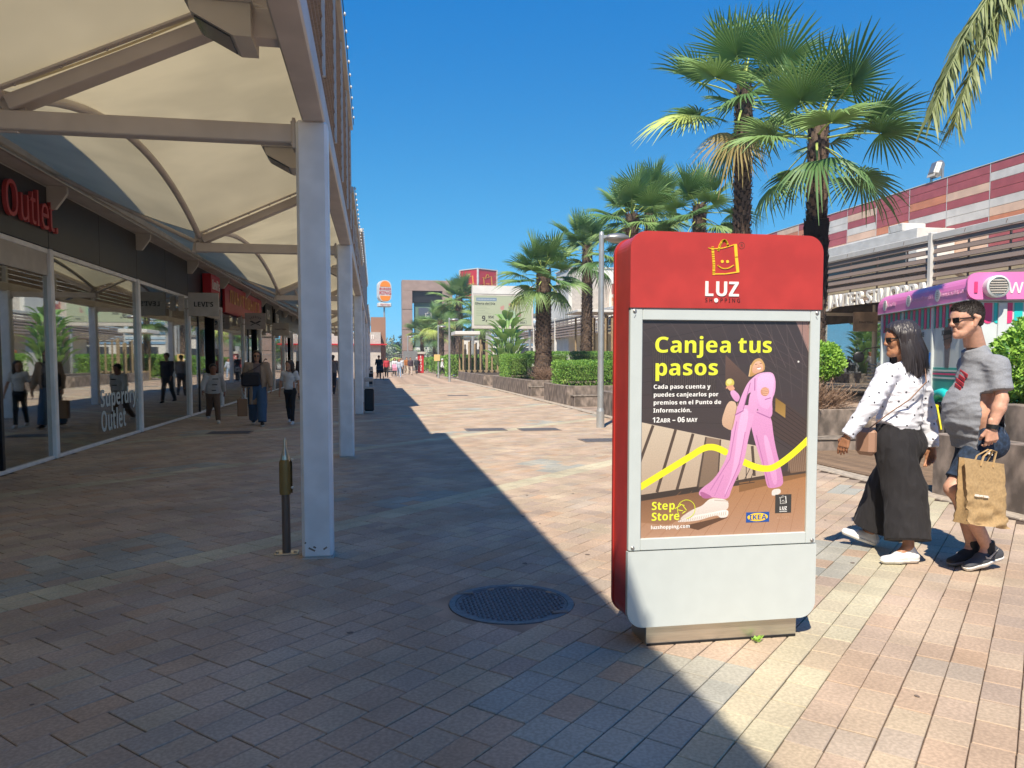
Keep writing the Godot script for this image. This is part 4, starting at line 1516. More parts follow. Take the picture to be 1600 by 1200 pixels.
		obj("bench_seat", m, mats["pergola wood"], t)
	# totem, railing, far wall
	t = thing("totem_sign", "red totem sign with white vertical letters and a grey cap", "sign", Vector3(4.9, 0, -84.0))
	m = MB.new()
	m.span(-0.32, 0, -0.25, 0.32, 2.05, 0.25, 0.02)
	obj("panel", m, mats["sign red"], t)
	m = MB.new()
	m.span(-0.5, 2.051, -0.4, 0.5, 2.3, 0.4, 0.02)
	m.span(-0.42, 0, -0.22, -0.325, 2.05, 0.22)
	obj("cap", m, mats["sign grey"], t)
	for k in 5:
		text("letter", "EOTOI"[k], 0.25, mats["letter white"], t, Vector3(0, 1.8 - k * 0.36, 0.26), Basis.IDENTITY, 0.02)
	t = thing("railing", "grey metal railing across the end of the walk", "fence", Vector3(-2.0, 0, -94.0))
	for i in 36:
		m = MB.new()
		m.span(i * 0.22, 0, -0.02, i * 0.22 + 0.045, 2.2, 0.02)
		obj("bar", m, mats["galvanised"], t)
	m = MB.new()
	m.span(0, 2.0, 0.021, 8, 2.07, 0.06)
	m.span(0, 0.25, 0.021, 8, 0.32, 0.06)
	obj("rail", m, mats["galvanised"], t)
	t = thing("info_board", "plain grey board beside the red totem", "board", Vector3(3.75, 0, -83.0))
	m = MB.new()
	m.span(-0.75, 0.95, -0.05, 0.75, 2.35, 0.05, 0.02)
	obj("panel", m, mats["galvanised"], t)
	m = MB.new()
	for x in [-0.7, 0.66]:
		m.span(x, 0, -0.03, x + 0.05, 0.949, 0.03)
	obj("legs", m, mats["galvanised"], t)
	# grey-green trees behind the railing
	for k in 7:
		var c: Vector3 = [Vector3(0.6, 2.4, -118), Vector3(3.4, 3.0, -122), Vector3(6.0, 2.2, -126), Vector3(9.5, 2.6, -120), Vector3(13.0, 2.8, -124), Vector3(17.5, 3.0, -118), Vector3(22.0, 3.2, -122)][k]
		blob_tree(c, rnd(2.0, 2.7), 900, ["grey-green round tree at the left, below the pole sign", "grey-green round tree between pole sign and portal", "grey-green round tree under the portal", "grey-green tree right of the portal", "grey-green tree behind the totem", "grey-green tree behind the far hedges", "grey-green tree behind the billboard"][k])
	for k in 5:
		t = thing("far_building", ["white far building behind the portal", "long pale far building behind the billboard", "pale far house beyond the restaurant", "white block with blue strips below the billboard's corner", "low far building behind the palms"][k], "building", [Vector3(8, 0, -150), Vector3(30, 0, -150), Vector3(-30, 0, -160), Vector3(21.0, 0, -98), Vector3(17, 0, -112)][k])
		m = MB.new()
		m.span(-7, 0, -5, 7, [4.0, 7.5, 6.0, 6.8, 4.4][k], 5)
		obj("wall", m, mats["building white"], t)
		m = MB.new()
		m.span(-7.2, [4.001, 7.501, 6.001, 6.801, 4.401][k], -5.2, 7.2, [4.3, 7.9, 6.4, 7.1, 4.7][k], 5.2)
		obj("roof", m, mats["roof grey"], t)
		for i in 5:
			m = MB.new()
			m.span(-6.2 + i * 2.6, 1.2, 5.0, -4.4 + i * 2.6, 2.9, 5.06)
			obj("window", m, mats["floodlight glass"], t)
		if k == 3:
			for i in 6:
				m = MB.new()
				m.span(-7, 3.2 + i * 0.55, 5.005, 7, 3.5 + i * 0.55, 5.08)
				obj("strip", m, mats[["panel blue", "panel pale blue"][i % 2]], t)


func blob_tree(c: Vector3, r: float, n: int, label: String) -> void:
	var t := thing("tree", label, "tree", Vector3(c.x, 0, c.z), "grey-green trees at the far end")
	var m := MB.new()
	m.tube([Vector3.ZERO, Vector3(0.05, c.y * 0.6, 0), Vector3(0.1, c.y, 0)], [0.16, 0.12, 0.06], 7)
	for k in 5:
		var a := k * 1.26
		m.tube([Vector3(0.03, c.y * 0.5, 0), Vector3(cos(a) * r * 0.6, c.y + rnd(0, 0.6), sin(a) * r * 0.6)], [0.08, 0.03], 5)
	obj("trunk", m, mats["palm bark"], t)
	var p := []
	var d := []
	for k in 14:
		var cc := Vector3(rnd(-0.7, 0.7) * r, c.y + rnd(-0.5, 0.75) * r * 0.7, rnd(-0.7, 0.7) * r)
		for i in n / 14:
			var q := Vector3(rnd(-1, 1), rnd(-1, 1), rnd(-1, 1)).normalized()
			p.append(cc + q * r * rnd(0.25, 0.45))
			d.append(q)
	leaves("crown", p, d, 0.42, leaf_mesh(1.0, 0.28), mats["olive leaf"], t)


func billboard_print() -> ImageTexture:
	var im := Image.create(456, 230, false, Image.FORMAT_RGBA8)
	im.fill(hexc("a9b196"))
	im.fill_rect(Rect2i(0, 0, 456, 4), hexc("8f9682"))
	im.fill_rect(Rect2i(0, 226, 456, 4), hexc("8f9682"))
	im.fill_rect(Rect2i(18, 16, 160, 26), hexc("74879a"))
	for i in 12:
		im.fill_rect(Rect2i(28 + i * 12, 25, 8, 8), hexc("aab4b8"))
	for r in 7:
		im.fill_rect(Rect2i(18, 74 + r * 13, 120 - (r * 37) % 60, 4), hexc("949c85"))
	disc(im, Vector2(285, 150), 48, hexc("9db79a"))
	disc(im, Vector2(285, 155), 22, hexc("a48a80"))
	disc(im, Vector2(278, 136), 12, hexc("a48a80"))
	disc(im, Vector2(222, 95), 16, hexc("b98d83"))
	disc(im, Vector2(232, 82), 8, hexc("b98d83"))
	disc(im, Vector2(288, 70), 15, hexc("b07f78"))
	fill_poly(im, [Vector2(345, 160), Vector2(368, 118), Vector2(372, 152), Vector2(362, 168)], hexc("a48a80"))
	for e in [[346, 190, 70, 3], [346, 215, 70, 3], [346, 190, 3, 28], [413, 190, 3, 28]]:
		im.fill_rect(Rect2i(e[0], e[1], e[2], e[3]), hexc("6f7670"))
	return ImageTexture.create_from_image(im)


func disc(im: Image, c: Vector2, r: float, col: Color) -> void:
	for y in range(int(c.y - r), int(c.y + r) + 1):
		var w := sqrt(maxf(r * r - (y - c.y) * (y - c.y), 0.0))
		im.fill_rect(Rect2i(int(c.x - w), y, maxi(1, int(2 * w)), 1), col)


func smooth(p: Array, closed := true, rounds := 2) -> Array:  # corner cutting
	for r in rounds:
		var o := []
		var n := p.size()
		if not closed:
			o.append(p[0])
		for i in (n if closed else n - 1):
			var a: Vector2 = p[i]
			var b: Vector2 = p[(i + 1) % n]
			o.append(a.lerp(b, 0.22))
			o.append(a.lerp(b, 0.78))
		if not closed:
			o.append(p[n - 1])
		p = o
	return p


func fill_poly(im: Image, p: Array, col: Color, col2 := Color(0, 0, 0, 0)) -> void:  # scan lines; col2: colour at the foot of a printed gradient
	var y0 := 1e9
	var y1 := -1e9
	for q in p:
		y0 = minf(y0, q.y)
		y1 = maxf(y1, q.y)
	for y in range(maxi(0, int(y0)), mini(im.get_height() - 1, int(y1)) + 1):
		var xs := []
		for i in p.size():
			var a: Vector2 = p[i]
			var b: Vector2 = p[(i + 1) % p.size()]
			if (a.y <= y + 0.5) != (b.y <= y + 0.5):
				xs.append(a.x + (b.x - a.x) * (y + 0.5 - a.y) / (b.y - a.y))
		xs.sort()
		var c := col if col2.a == 0.0 else col.lerp(col2, (y - y0) / maxf(y1 - y0, 1.0))
		for i in range(0, xs.size() - 1, 2):
			im.fill_rect(Rect2i(int(round(xs[i])), y, maxi(1, int(round(xs[i + 1])) - int(round(xs[i]))), 1), c)


func fan_frond(pet: float, rad: float, fold: float, droop: float, sd: int) -> Array:  # [petiole mesh, blade mesh], growing along +z
	var r2 := RandomNumberGenerator.new()
	r2.seed = sd
	var pm := MB.new()
	var pp := []
	var pr := []
	for i in 6:
		var t := i / 5.0
		pp.append(Vector3(0, -0.16 * pet * t * t * (1.0 + droop), pet * t))
		pr.append(lerpf(0.030, 0.014, t))
	pm.tube(pp, pr, 5, true, 0.6)
	var hub: Vector3 = pp[5]
	var m := MB.new()
	var n := 40
	for i in n:
		var th := lerpf(-2.25, 2.25, (i + 0.5) / n)
		var dth := 4.5 / n * 0.52
		var len := rad * (1.0 - 0.22 * absf(th) / 2.25) * r2.randf_range(0.88, 1.06)
		var prev := []
		var f := func(a: float, r: float, lift: float) -> Vector3:
			var d := r * (1.0 - 0.05)
			return hub + Vector3(sin(a) * d, absf(sin(a)) * fold * r - droop * 0.75 * r * r / rad + lift, cos(a) * d)
		var hang := r2.randf_range(0.1, 0.75) * (0.4 + droop)
		var tw := r2.randf_range(-0.06, 0.06)
		var st := [0.02, 0.28, 0.50, 0.76, 1.0]
		for k in 5:
			var r: float = len * st[k]
			var w: float = dth * [1.0, 1.0, 0.82, 0.40, 0.05][k]
			var a: float = th + (tw * (st[k] - 0.5) * 2.0 if k > 2 else 0.0)
			var dn: float = -hang * len * [0, 0, 0.02, 0.12, 0.34][k]
			var cur := [f.call(a - w, r, dn), f.call(a, r, dn + 0.022 * rad * [0.3, 1, 1, 0.6, 0][k]), f.call(a + w, r, dn)]
			if k > 0:
				m.quad(prev[0], prev[1], cur[1], cur[0])
				m.quad(prev[1], prev[2], cur[2], cur[1])
			prev = cur
	return [pm.mesh(), m.mesh()]


func palms() -> void:
	var kinds := []
	for k in 5:
		kinds.append(fan_frond([0.85, 0.9, 1.0, 1.0, 0.95][k], [1.0, 1.05, 1.1, 1.05, 0.95][k], [0.55, 0.42, 0.30, 0.22, 0.12][k], [0.05, 0.15, 0.3, 0.5, 0.8][k], 40 + k))
	var spots := [
		[Vector3(8.95, 0, -18.0), 8.1, 0.21, 1.25, 19, 1, "tall fan palm above the red advertising stand, left of the pair"],
		[Vector3(8.90, 0, -14.6), 6.25, 0.21, 1.12, 19, 2, "fan palm with a dark netted trunk, right of the pair above the stand"],
		[Vector3(7.25, 0, -33.0), 5.35, 0.33, 1.10, 24, 0, "thick-trunked fan palm right beside the billboard"],
		[Vector3(10.60, 0, -38.0), 7.2, 0.27, 1.2, 19, 0, "slim fan palm between billboard palm and lamp post"],
		[Vector3(9.20, 0, -27.0), 6.7, 0.24, 1.05, 20, 0, "fan palm crown just left above the stand's corner"],
		[Vector3(11.35, 0, -31.0), 8.1, 0.24, 1.1, 20, 0, "fan palm crown in the middle above the stand, the higher one"],
		[Vector3(10.90, 0, -25.0), 6.7, 0.24, 0.95, 19, 0, "fan palm crown directly left of the tall palm's trunk"],
		[Vector3(8.10, 0, -75.0), 7.5, 0.36, 1.5, 26, 0, "far fan palm left of the billboard, the tallest of the far group"],
		[Vector3(6.9, 0, -82.0), 5.6, 0.34, 1.35, 22, 0, "far fan palm in front of the portal's sign"],
		[Vector3(8.9, 0, -88.0), 6.3, 0.34, 1.4, 22, 0, "far fan palm behind the tallest far palm"],
		[Vector3(5.9, 0, -98.0), 5.2, 0.25, 1.25, 22, 0, "far slim palm under the portal's sign, left one"],
		[Vector3(7.4, 0, -97.0), 5.0, 0.25, 1.2, 22, 0, "far slim palm under the portal's sign, right one"],
		[Vector3(9.7, 0, -70.0), 5.6, 0.3, 1.3, 24, 0, "far fan palm hidden behind the billboard's left post"],
		[Vector3(4.6, 0, -112.0), 2.4, 0.3, 1.3, 22, 0, "short far palm beyond the totem"]]
	for i in spots.size():
		var s: Array = spots[i]
		var t := thing("fan_palm", s[6], "palm tree", s[0], "fan palms along the walk")
		var near := i < 7
		trunk(t, s[1], s[2], s[5], near)
		var n: int = s[4]
		for k in n:
			var q := k / float(n - 1)
			var el := lerpf(1.35, -0.42, pow(q, 0.9)) + rnd(-0.16, 0.16)
			var az := k * 2.39996 + rnd(-0.25, 0.25) + i
			var kind := clampi(int(q * 4.6 + rnd(-0.5, 0.5)), 0, 4)
			var mt: String = "frond light" if (el < 0.2 and rng.randf() < 0.12) else "frond mid" if rng.randf() < 0.55 else "frond deep"
			if q > 0.93 and rng.randf() < 0.1:
				mt = "frond dry"
			var b := Basis(Vector3.UP, az) * Basis(Vector3.RIGHT, -el) * Basis(Vector3(0, 0, 1), rnd(-0.35, 0.35)) * Basis.from_scale(Vector3.ONE * float(s[3]) * rnd(0.85, 1.12))
			var o := put("frond", kinds[kind][1], mats[mt], t, Vector3(0, s[1] - 0.1 - q * 0.35, 0), b)
			put("stalk", kinds[kind][0], mats["frond light"], o)
	feather_palm()


func trunk(t: Node3D, h: float, r: float, style: int, near: bool) -> void:
	var m := MB.new()
	var pp := []
	var pr := []
	var n := 26
	for i in n + 1:
		var q := i / float(n)
		pp.append(Vector3(0.05 * sin(q * 2.0) * h * 0.1, h * q, 0.0))
		pr.append(r * (1.0 + 0.28 * pow(1.0 - q, 3.0)) * (1.0 - 0.1 * q) * (1.0 + (0.05 if i % 2 == 0 else -0.03)))
	m.tube(pp, pr, 14 if near else 9)
	obj("trunk", m, mats["palm bark"], t)
	# old leaf bases standing off the bark
	var sm := MB.new()
	var nm := MB.new()
	var cnt := int(h * (95 if near else 22))
	for k in cnt:
		var q := k / float(cnt)
		var a := k * 2.39996
		var y := h * q
		var rr := r * (1.0 + 0.28 * pow(1.0 - q, 3.0)) * (1.0 - 0.1 * q)
		var d := Vector3(cos(a), 0, sin(a))
		var side := Vector3(-d.z, 0, d.x)
		var net := style == 2 and q > 0.42 and q < 0.69
		var w := rr * rnd(0.20, 0.36)
		var l := rnd(0.08, 0.15) * (1.0 if near else 2.0)
		var at := d * rr * (0.98 + (0.14 if net else 0.0)) + Vector3(0.05 * sin(q * 2.0) * h * 0.1, y, 0)
		var tip := at + Vector3.UP * l + d * (rnd(0.03, 0.075) * (0.6 if style == 2 else 1.0))
		var mm := nm if net else sm
		mm.quad(at - side * w, at + side * w, tip + side * w * 0.45, tip - side * w * 0.45)
		mm.quad(tip - side * w * 0.45, tip + side * w * 0.45, at + side * w * 0.8 + Vector3.UP * l * 1.1 - d * 0.03, at - side * w * 0.8 + Vector3.UP * l * 1.1 - d * 0.03)
	obj("leaf_bases", sm, mats["palm stub"], t).set_meta("kind", "stuff")
	if style == 2:
		obj("net_leaf_bases", nm, mats["palm net"], t).set_meta("kind", "stuff")
		var nb := MB.new()
		var np := []
		var nr := []
		for i in 15:
			var q := lerpf(0.43, 0.685, i / 14.0)
			np.append(Vector3(0.05 * sin(q * 2.0) * h * 0.1, h * q, 0))
			nr.append(r * (1.14 + 0.04 * sin(i * 2.1)) * (1.05 if i == 14 else 1.0))
		nb.tube(np, nr, 16)
		obj("net_wrap", nb, mats["palm net"], t)


func feather_palm() -> void:
	var at := Vector3(9.75, 0, -8.9)
	var t := thing("feather_palm", "palm with long drooping feather fronds at the top right corner", "palm tree", at)
	trunk(t, 6.95, 0.22, 0, true)
	var olive := mat("frond olive", hexc("7f8a5a"), 0.55)
	olive.backlight_enabled = true
	olive.backlight = hexc("5c663e")
	# angle, reach, drop
	var list := [[3.10, 2.64, 2.25], [3.16, 2.45, 2.45], [3.02, 2.5, 2.0], [2.75, 1.55, 0.75], [2.85, 1.7, 1.0], [0.9, 2.4, 2.2], [0.1, 2.6, 2.4], [-0.7, 2.6, 2.2], [4.1, 2.5, 2.1], [5.0, 2.6, 2.3], [3.3, 1.6, -0.4], [0.5, 1.5, -0.6], [-1.3, 1.6, -0.5]]
	for k in list.size():
		var a: float = list[k][0]
		var d := Vector3(cos(a), 0, -sin(a))
		var pts := []
		var rr := []
		for i in 13:
			var q := i / 12.0
			pts.append(Vector3(0, 6.9, 0) + d * (float(list[k][1]) * q * (1.25 - 0.25 * q)) + Vector3.UP * (1.0 * q - (float(list[k][2]) + 1.0) * q * q))
			rr.append(lerpf(0.03, 0.006, q))
		var m := MB.new()
		m.tube(pts, rr, 5)
		for i in 420:
			var q := 0.12 + 0.88 * i / 419.0
			var fi := q * 12.0
			var j := mini(int(fi), 11)
			var p: Vector3 = (pts[j] as Vector3).lerp(pts[j + 1], fi - j)
			var tan: Vector3 = ((pts[j + 1] as Vector3) - (pts[j] as Vector3)).normalized()
			var sd := tan.cross(Vector3.UP).normalized() * (1.0 if i % 2 == 0 else -1.0)
			var dir := (sd * rnd(0.3, 1.0) + tan * rnd(0.3, 0.9) + Vector3.DOWN * rnd(0.2, 1.3)).normalized()
			var l := lerpf(0.62, 0.42, q) * rnd(0.6, 1.15)
			var w := dir.cross(Vector3(rnd(-1, 1), rnd(-1, 1), rnd(-1, 1))).normalized() * 0.018
			var mid := p + dir * l * 0.5
			var end := p + dir * l + Vector3.DOWN * l * 0.22
			m.quad(p - w * 0.5, p + w * 0.5, mid + w, mid - w)
			m.tri(mid - w, mid + w, end)
		obj("frond", m, olive, t)


func kiosk() -> void:
	var t := thing("advertising_stand", "red and white free-standing advertising panel with a poster of a woman in pink", "advertising stand", Vector3(1.744, 0, -3.63))
	var red: Material = mats["red paint"]
	var w := 1.026
	var m := MB.new()
	var pl := rounded(w, 1.973, 0.085, 8)
	m.prism(pl, 0.025, Vector3(0, 0.104, -0.262))
	obj("back_plate", m, red, t)
	m = MB.new()  # side band, a little proud, softened edge
	var inner := rounded(w - 0.012, 1.961, 0.08, 8)
	m.prism(inner, 0.213, Vector3(0, 0.110, -0.2365))
	obj("side_band", m, red, t)
	m = MB.new()  # red head of the front
	var head := PackedVector2Array()
	head.append(Vector2(-w / 2, 0))
	head.append(Vector2(w / 2, 0))
	for i in 9:
		var a := PI / 2 * i / 8.0
		head.append(Vector2(w / 2 - 0.085 + 0.085 * cos(a), 0.372 - 0.085 + 0.085 * sin(a)))
	for i in 9:
		var a := PI / 2 + PI / 2 * i / 8.0
		head.append(Vector2(-w / 2 + 0.085 + 0.085 * cos(a), 0.372 - 0.085 + 0.085 * sin(a)))
	m.prism(head, 0.034, Vector3(0, 1.705, -0.022))
	obj("head_panel", m, red, t)
	bag_logo(t, Vector3(-0.035, 1.945, 0.0125), Basis.IDENTITY, 0.155, "logo yellow" if mats.has("logo yellow") else logo_yellow(), 0.004)
	text("logo_lettering", "LUZ", 0.072, mats["letter white"], t, Vector3(-0.04, 1.800, 0.0135), Basis.IDENTITY, 0.005, true, HORIZONTAL_ALIGNMENT_CENTER, 1.06)
	text("logo_lettering", "S H", 0.020, mats["letter black"], t, Vector3(-0.106, 1.745, 0.0125), Basis.IDENTITY, 0.002, false)
	text("logo_lettering", "P P I N G", 0.020, mats["letter black"], t, Vector3(0.008, 1.745, 0.0125), Basis.IDENTITY, 0.002, false)
	m = MB.new()
	m.lathe([Vector2(0.0001, 0), Vector2(0.011, 0), Vector2(0.011, 0.003), Vector2(0.0001, 0.003)], Vector3(-0.068, 1.745, 0.0125), 12, false, Basis(Vector3.RIGHT, PI / 2))
	obj("logo_dot", m, mats["letter white"], t)
	text("registered_mark", "R", 0.016, mats["palm bark"], t, Vector3(0.064, 2.018, 0.0125), Basis.IDENTITY, 0.001, false)
	m = MB.new()
	for i in 14:
		var a := TAU * i / 14.0
		m.box(Vector3(0.064 + cos(a) * 0.016, 2.018 + sin(a) * 0.016, 0.0125), Vector3(0.0075, 0.0018, 0.001), 0.0, Basis(Vector3(0, 0, 1), a + PI / 2))
	obj("registered_ring", m, mats["palm bark"], t)
	# white door frame around the poster and the lower white panel
	var wh := mat("stand white", hexc("c2c9c7"), 0.3, 0.0, noise_tex(0.02, 0.985, 1.0, 5, 256, 1.0, 44), Vector3.ONE * 1.6)
	var px0 := 1.298 - 1.744
	var px1 := 2.198 - 1.744
	m = MB.new()
	m.span(-w / 2 + 0.004, 0.497, -0.022, px0, 1.700, 0.006, 0.003)
	obj("frame_stile", m, wh, t)
	m = MB.new()
	m.span(px1, 0.497, -0.022, w / 2 - 0.004, 1.700, 0.006, 0.003)
	obj("frame_stile", m, wh, t)
	m = MB.new()
	m.span(px0 + 0.0005, 1.645, -0.022, px1 - 0.0005, 1.700, 0.0055, 0.003)
	m.span(px0 + 0.0005, 0.497, -0.022, px1 - 0.0005, 0.556, 0.0055, 0.003)
	obj("frame_rail", m, wh, t)
	m = MB.new()
	m.span(-w / 2 + 0.002, 1.7005, -0.020, w / 2 - 0.002, 1.7045, 0.002)
	obj("gasket", m, mats["sign grey"], t)
	m = MB.new()
	var low := PackedVector2Array()
	low.append(Vector2(w / 2, 0.388))
	low.append(Vector2(-w / 2, 0.388))
	for i in 9:
		var a := PI + PI / 2 * i / 8.0
		low.append(Vector2(-w / 2 + 0.085 + 0.085 * cos(a), 0.085 + 0.085 * sin(a)))
	for i in 9:
		var a := PI * 1.5 + PI / 2 * i / 8.0
		low.append(Vector2(w / 2 - 0.085 + 0.085 * cos(a), 0.085 + 0.085 * sin(a)))
	m.prism(low, 0.030, Vector3(0, 0.104, -0.022))
	obj("lower_panel", m, wh, t)
	for k in [[-0.488, 1.688], [0.488, 1.688], [-0.488, 0.512], [0.488, 0.512]]:
		m = MB.new()
		m.lathe([Vector2(0.010, 0), Vector2(0.010, 0.003), Vector2(0.005, 0.0065), Vector2(0.0001, 0.0065)], Vector3(k[0], k[1], 0.006), 10, true, Basis(Vector3.RIGHT, PI / 2))
		m.box(Vector3(k[0] * 0.995, k[1] - 0.025, 0.0062), Vector3(0.004, 0.018, 0.001), 0.0, Basis(Vector3(0, 0, 1), k[0]))
		obj("lock_screw", m, mats["galvanised"], t)
	m = MB.new()
	m.uvquad(Vector3(px0 - 0.002, 0.554, -0.008), Vector3(px1 + 0.002, 0.554, -0.008), Vector3(px1 + 0.002, 1.647, -0.008), Vector3(px0 - 0.002, 1.647, -0.008))
	var pm := mat("poster print", Color.WHITE, 0.3)
	pm.albedo_texture = poster_print()
	pm.detail_enabled = true  # grain of the print
	pm.detail_blend_mode = BaseMaterial3D.BLEND_MODE_MUL
	pm.detail_albedo = noise_tex(0.22, 0.95, 1.0, 3, 512, 1.0, 45)
	obj("poster", m, pm, t)
	# lettering of the poster, placed in poster fractions
	var yl := mat("poster yellow", hexc("dce23c"), 0.4)
	var wt := mat("poster white", hexc("eceae6"), 0.4)
	var P := func(fx: float, fy: float) -> Vector3: return Vector3(lerpf(px0, px1, fx), lerpf(1.645, 0.556, fy), -0.0072)
	var L := HORIZONTAL_ALIGNMENT_LEFT
	text("headline", "Canjea tus", 0.078, yl, t, P.call(0.070, 0.113), Basis.IDENTITY, 0.0008, true, L, 1.16)
	text("headline", "pasos", 0.078, yl, t, P.call(0.070, 0.217), Basis.IDENTITY, 0.0008, true, L, 1.16)
	for i in 4:
		text("body_line", ["Cada paso cuenta y", "puedes canjearlos por", "premios en el Punto de", "Información."][i], 0.0205, wt, t, P.call(0.070, 0.303 + i * 0.0362), Basis.IDENTITY, 0.0006, true, L, 1.14)
	text("date_line", "12", 0.026, wt, t, P.call(0.066, 0.455), Basis.IDENTITY, 0.0006, true, L)
	text("date_line", "ABR", 0.020, wt, t, P.call(0.112, 0.4575), Basis.IDENTITY, 0.0006, true, L)
	text("date_line", "– 06", 0.026, wt, t, P.call(0.182, 0.455), Basis.IDENTITY, 0.0006, true, L)
	text("date_line", "MAY", 0.020, wt, t, P.call(0.265, 0.4575), Basis.IDENTITY, 0.0006, true, L)
	text("badge_line", "Step", 0.041, yl, t, P.call(0.065, 0.853), Basis.IDENTITY, 0.0006, true, L, 1.05)
	text("badge_line", "Store", 0.041, yl, t, P.call(0.065, 0.903), Basis.IDENTITY, 0.0006, true, L, 1.05)
	text("web_line", "luzshopping.com", 0.0175, wt, t, P.call(0.063, 0.952), Basis.IDENTITY, 0.0006, true, L, 1.06)
	m = MB.new()
	for i in 26:
		var a := -0.5 + TAU * 0.83 * i / 26.0 - 0.9
		m.box(P.call(0.272, 0.872) + Vector3(cos(a) * 0.047, sin(a) * 0.047, 0), Vector3(0.0115, 0.0038, 0.0006), 0.0, Basis(Vector3(0, 0, 1), a + PI / 2))
	for k in [[0.222, 0.860, 0.036, 0.5], [0.245, 0.850, 0.03, -0.3], [0.262, 0.865, 0.034, -0.9], [0.236, 0.876, 0.03, -0.2], [0.258, 0.886, 0.02, 0.6]]:
		m.box(P.call(k[0], k[1]) + Vector3(0, 0, 0.0001), Vector3(k[2], 0.0038, 0.0006), 0.0, Basis(Vector3(0, 0, 1), k[3]))
	obj("shoe_badge", m, yl, t)
	m = MB.new()
	var lb := mat("logo blue", hexc("1f4f9a"), 0.4)
	m.box(P.call(0.705, 0.922), Vector3(0.128, 0.052, 0.0008))
	obj("blue_badge", m, lb, t)
	m = MB.new()
	m.ball(P.call(0.705, 0.922) + Vector3(0, 0, 0.0004), Vector3(0.057, 0.0215, 0.0006), 28)
	obj("yellow_oval", m, mats["logo yellow"], t)
	text("badge_lettering", "IKEA", 0.025, lb, t, P.call(0.705, 0.922) + Vector3(0, 0, 0.0012), Basis.IDENTITY, 0.0006, true, HORIZONTAL_ALIGNMENT_CENTER, 1.25)
	m = MB.new()
	m.box(P.call(0.862, 0.862), Vector3(0.090, 0.096, 0.0008))
	obj("dark_badge", m, mat("badge dark", hexc("3a3836"), 0.4), t)
	bag_logo(t, P.call(0.857, 0.845) + Vector3(0, 0, 0.0008), Basis.IDENTITY, 0.040, "letter white", 0.0006)
	text("badge_lettering", "LUZ", 0.017, wt, t, P.call(0.862, 0.884) + Vector3(0, 0, 0.0008), Basis.IDENTITY, 0.0006)
	text("badge_lettering", "SHOPPING", 0.006, wt, t, P.call(0.862, 0.899) + Vector3(0, 0, 0.0008), Basis.IDENTITY, 0.0006)
	text("outlet_lettering", "O U T L E T", 0.010, mat("poster tan", hexc("c8a58a"), 0.4), t, P.call(0.862, 0.930), Basis.IDENTITY, 0.0006, false)
	# stainless plinth
	m = MB.new()
	m.span(-0.405, 0.0, -0.235, 0.425, 0.108, -0.02, 0.003)
	obj("plinth", m, mats["steel"], t)
	m = MB.new()
	m.span(-0.40, -0.004, -0.23, 0.42, 0.010, -0.0155)
	obj("plinth_foot", m, mats["dark metal"], t)
	var wd := thing("weed", "small green weed sprouting at the foot of the advertising stand", "weed", Vector3(1.92, 0, -3.605))
	m = MB.new()
	for i in 9:
		var a := i * 2.4
		var d := Vector3(cos(a), 0.7 + 0.5 * sin(i * 1.7), sin(a) * 0.5).normalized() * rnd(0.025, 0.06)
		var s := Vector3(-d.z, 0.0, d.x).normalized() * 0.011
		m.tri(Vector3(0, 0.002, 0), d * 0.55 + s, d)
		m.tri(Vector3(0, 0.002, 0), d, d * 0.55 - s)
	obj("leaves", m, mats["shrub leaf"], wd)


func logo_yellow() -> String:
	mat("logo yellow", hexc("f0c52e"), 0.4)
	return "logo yellow"


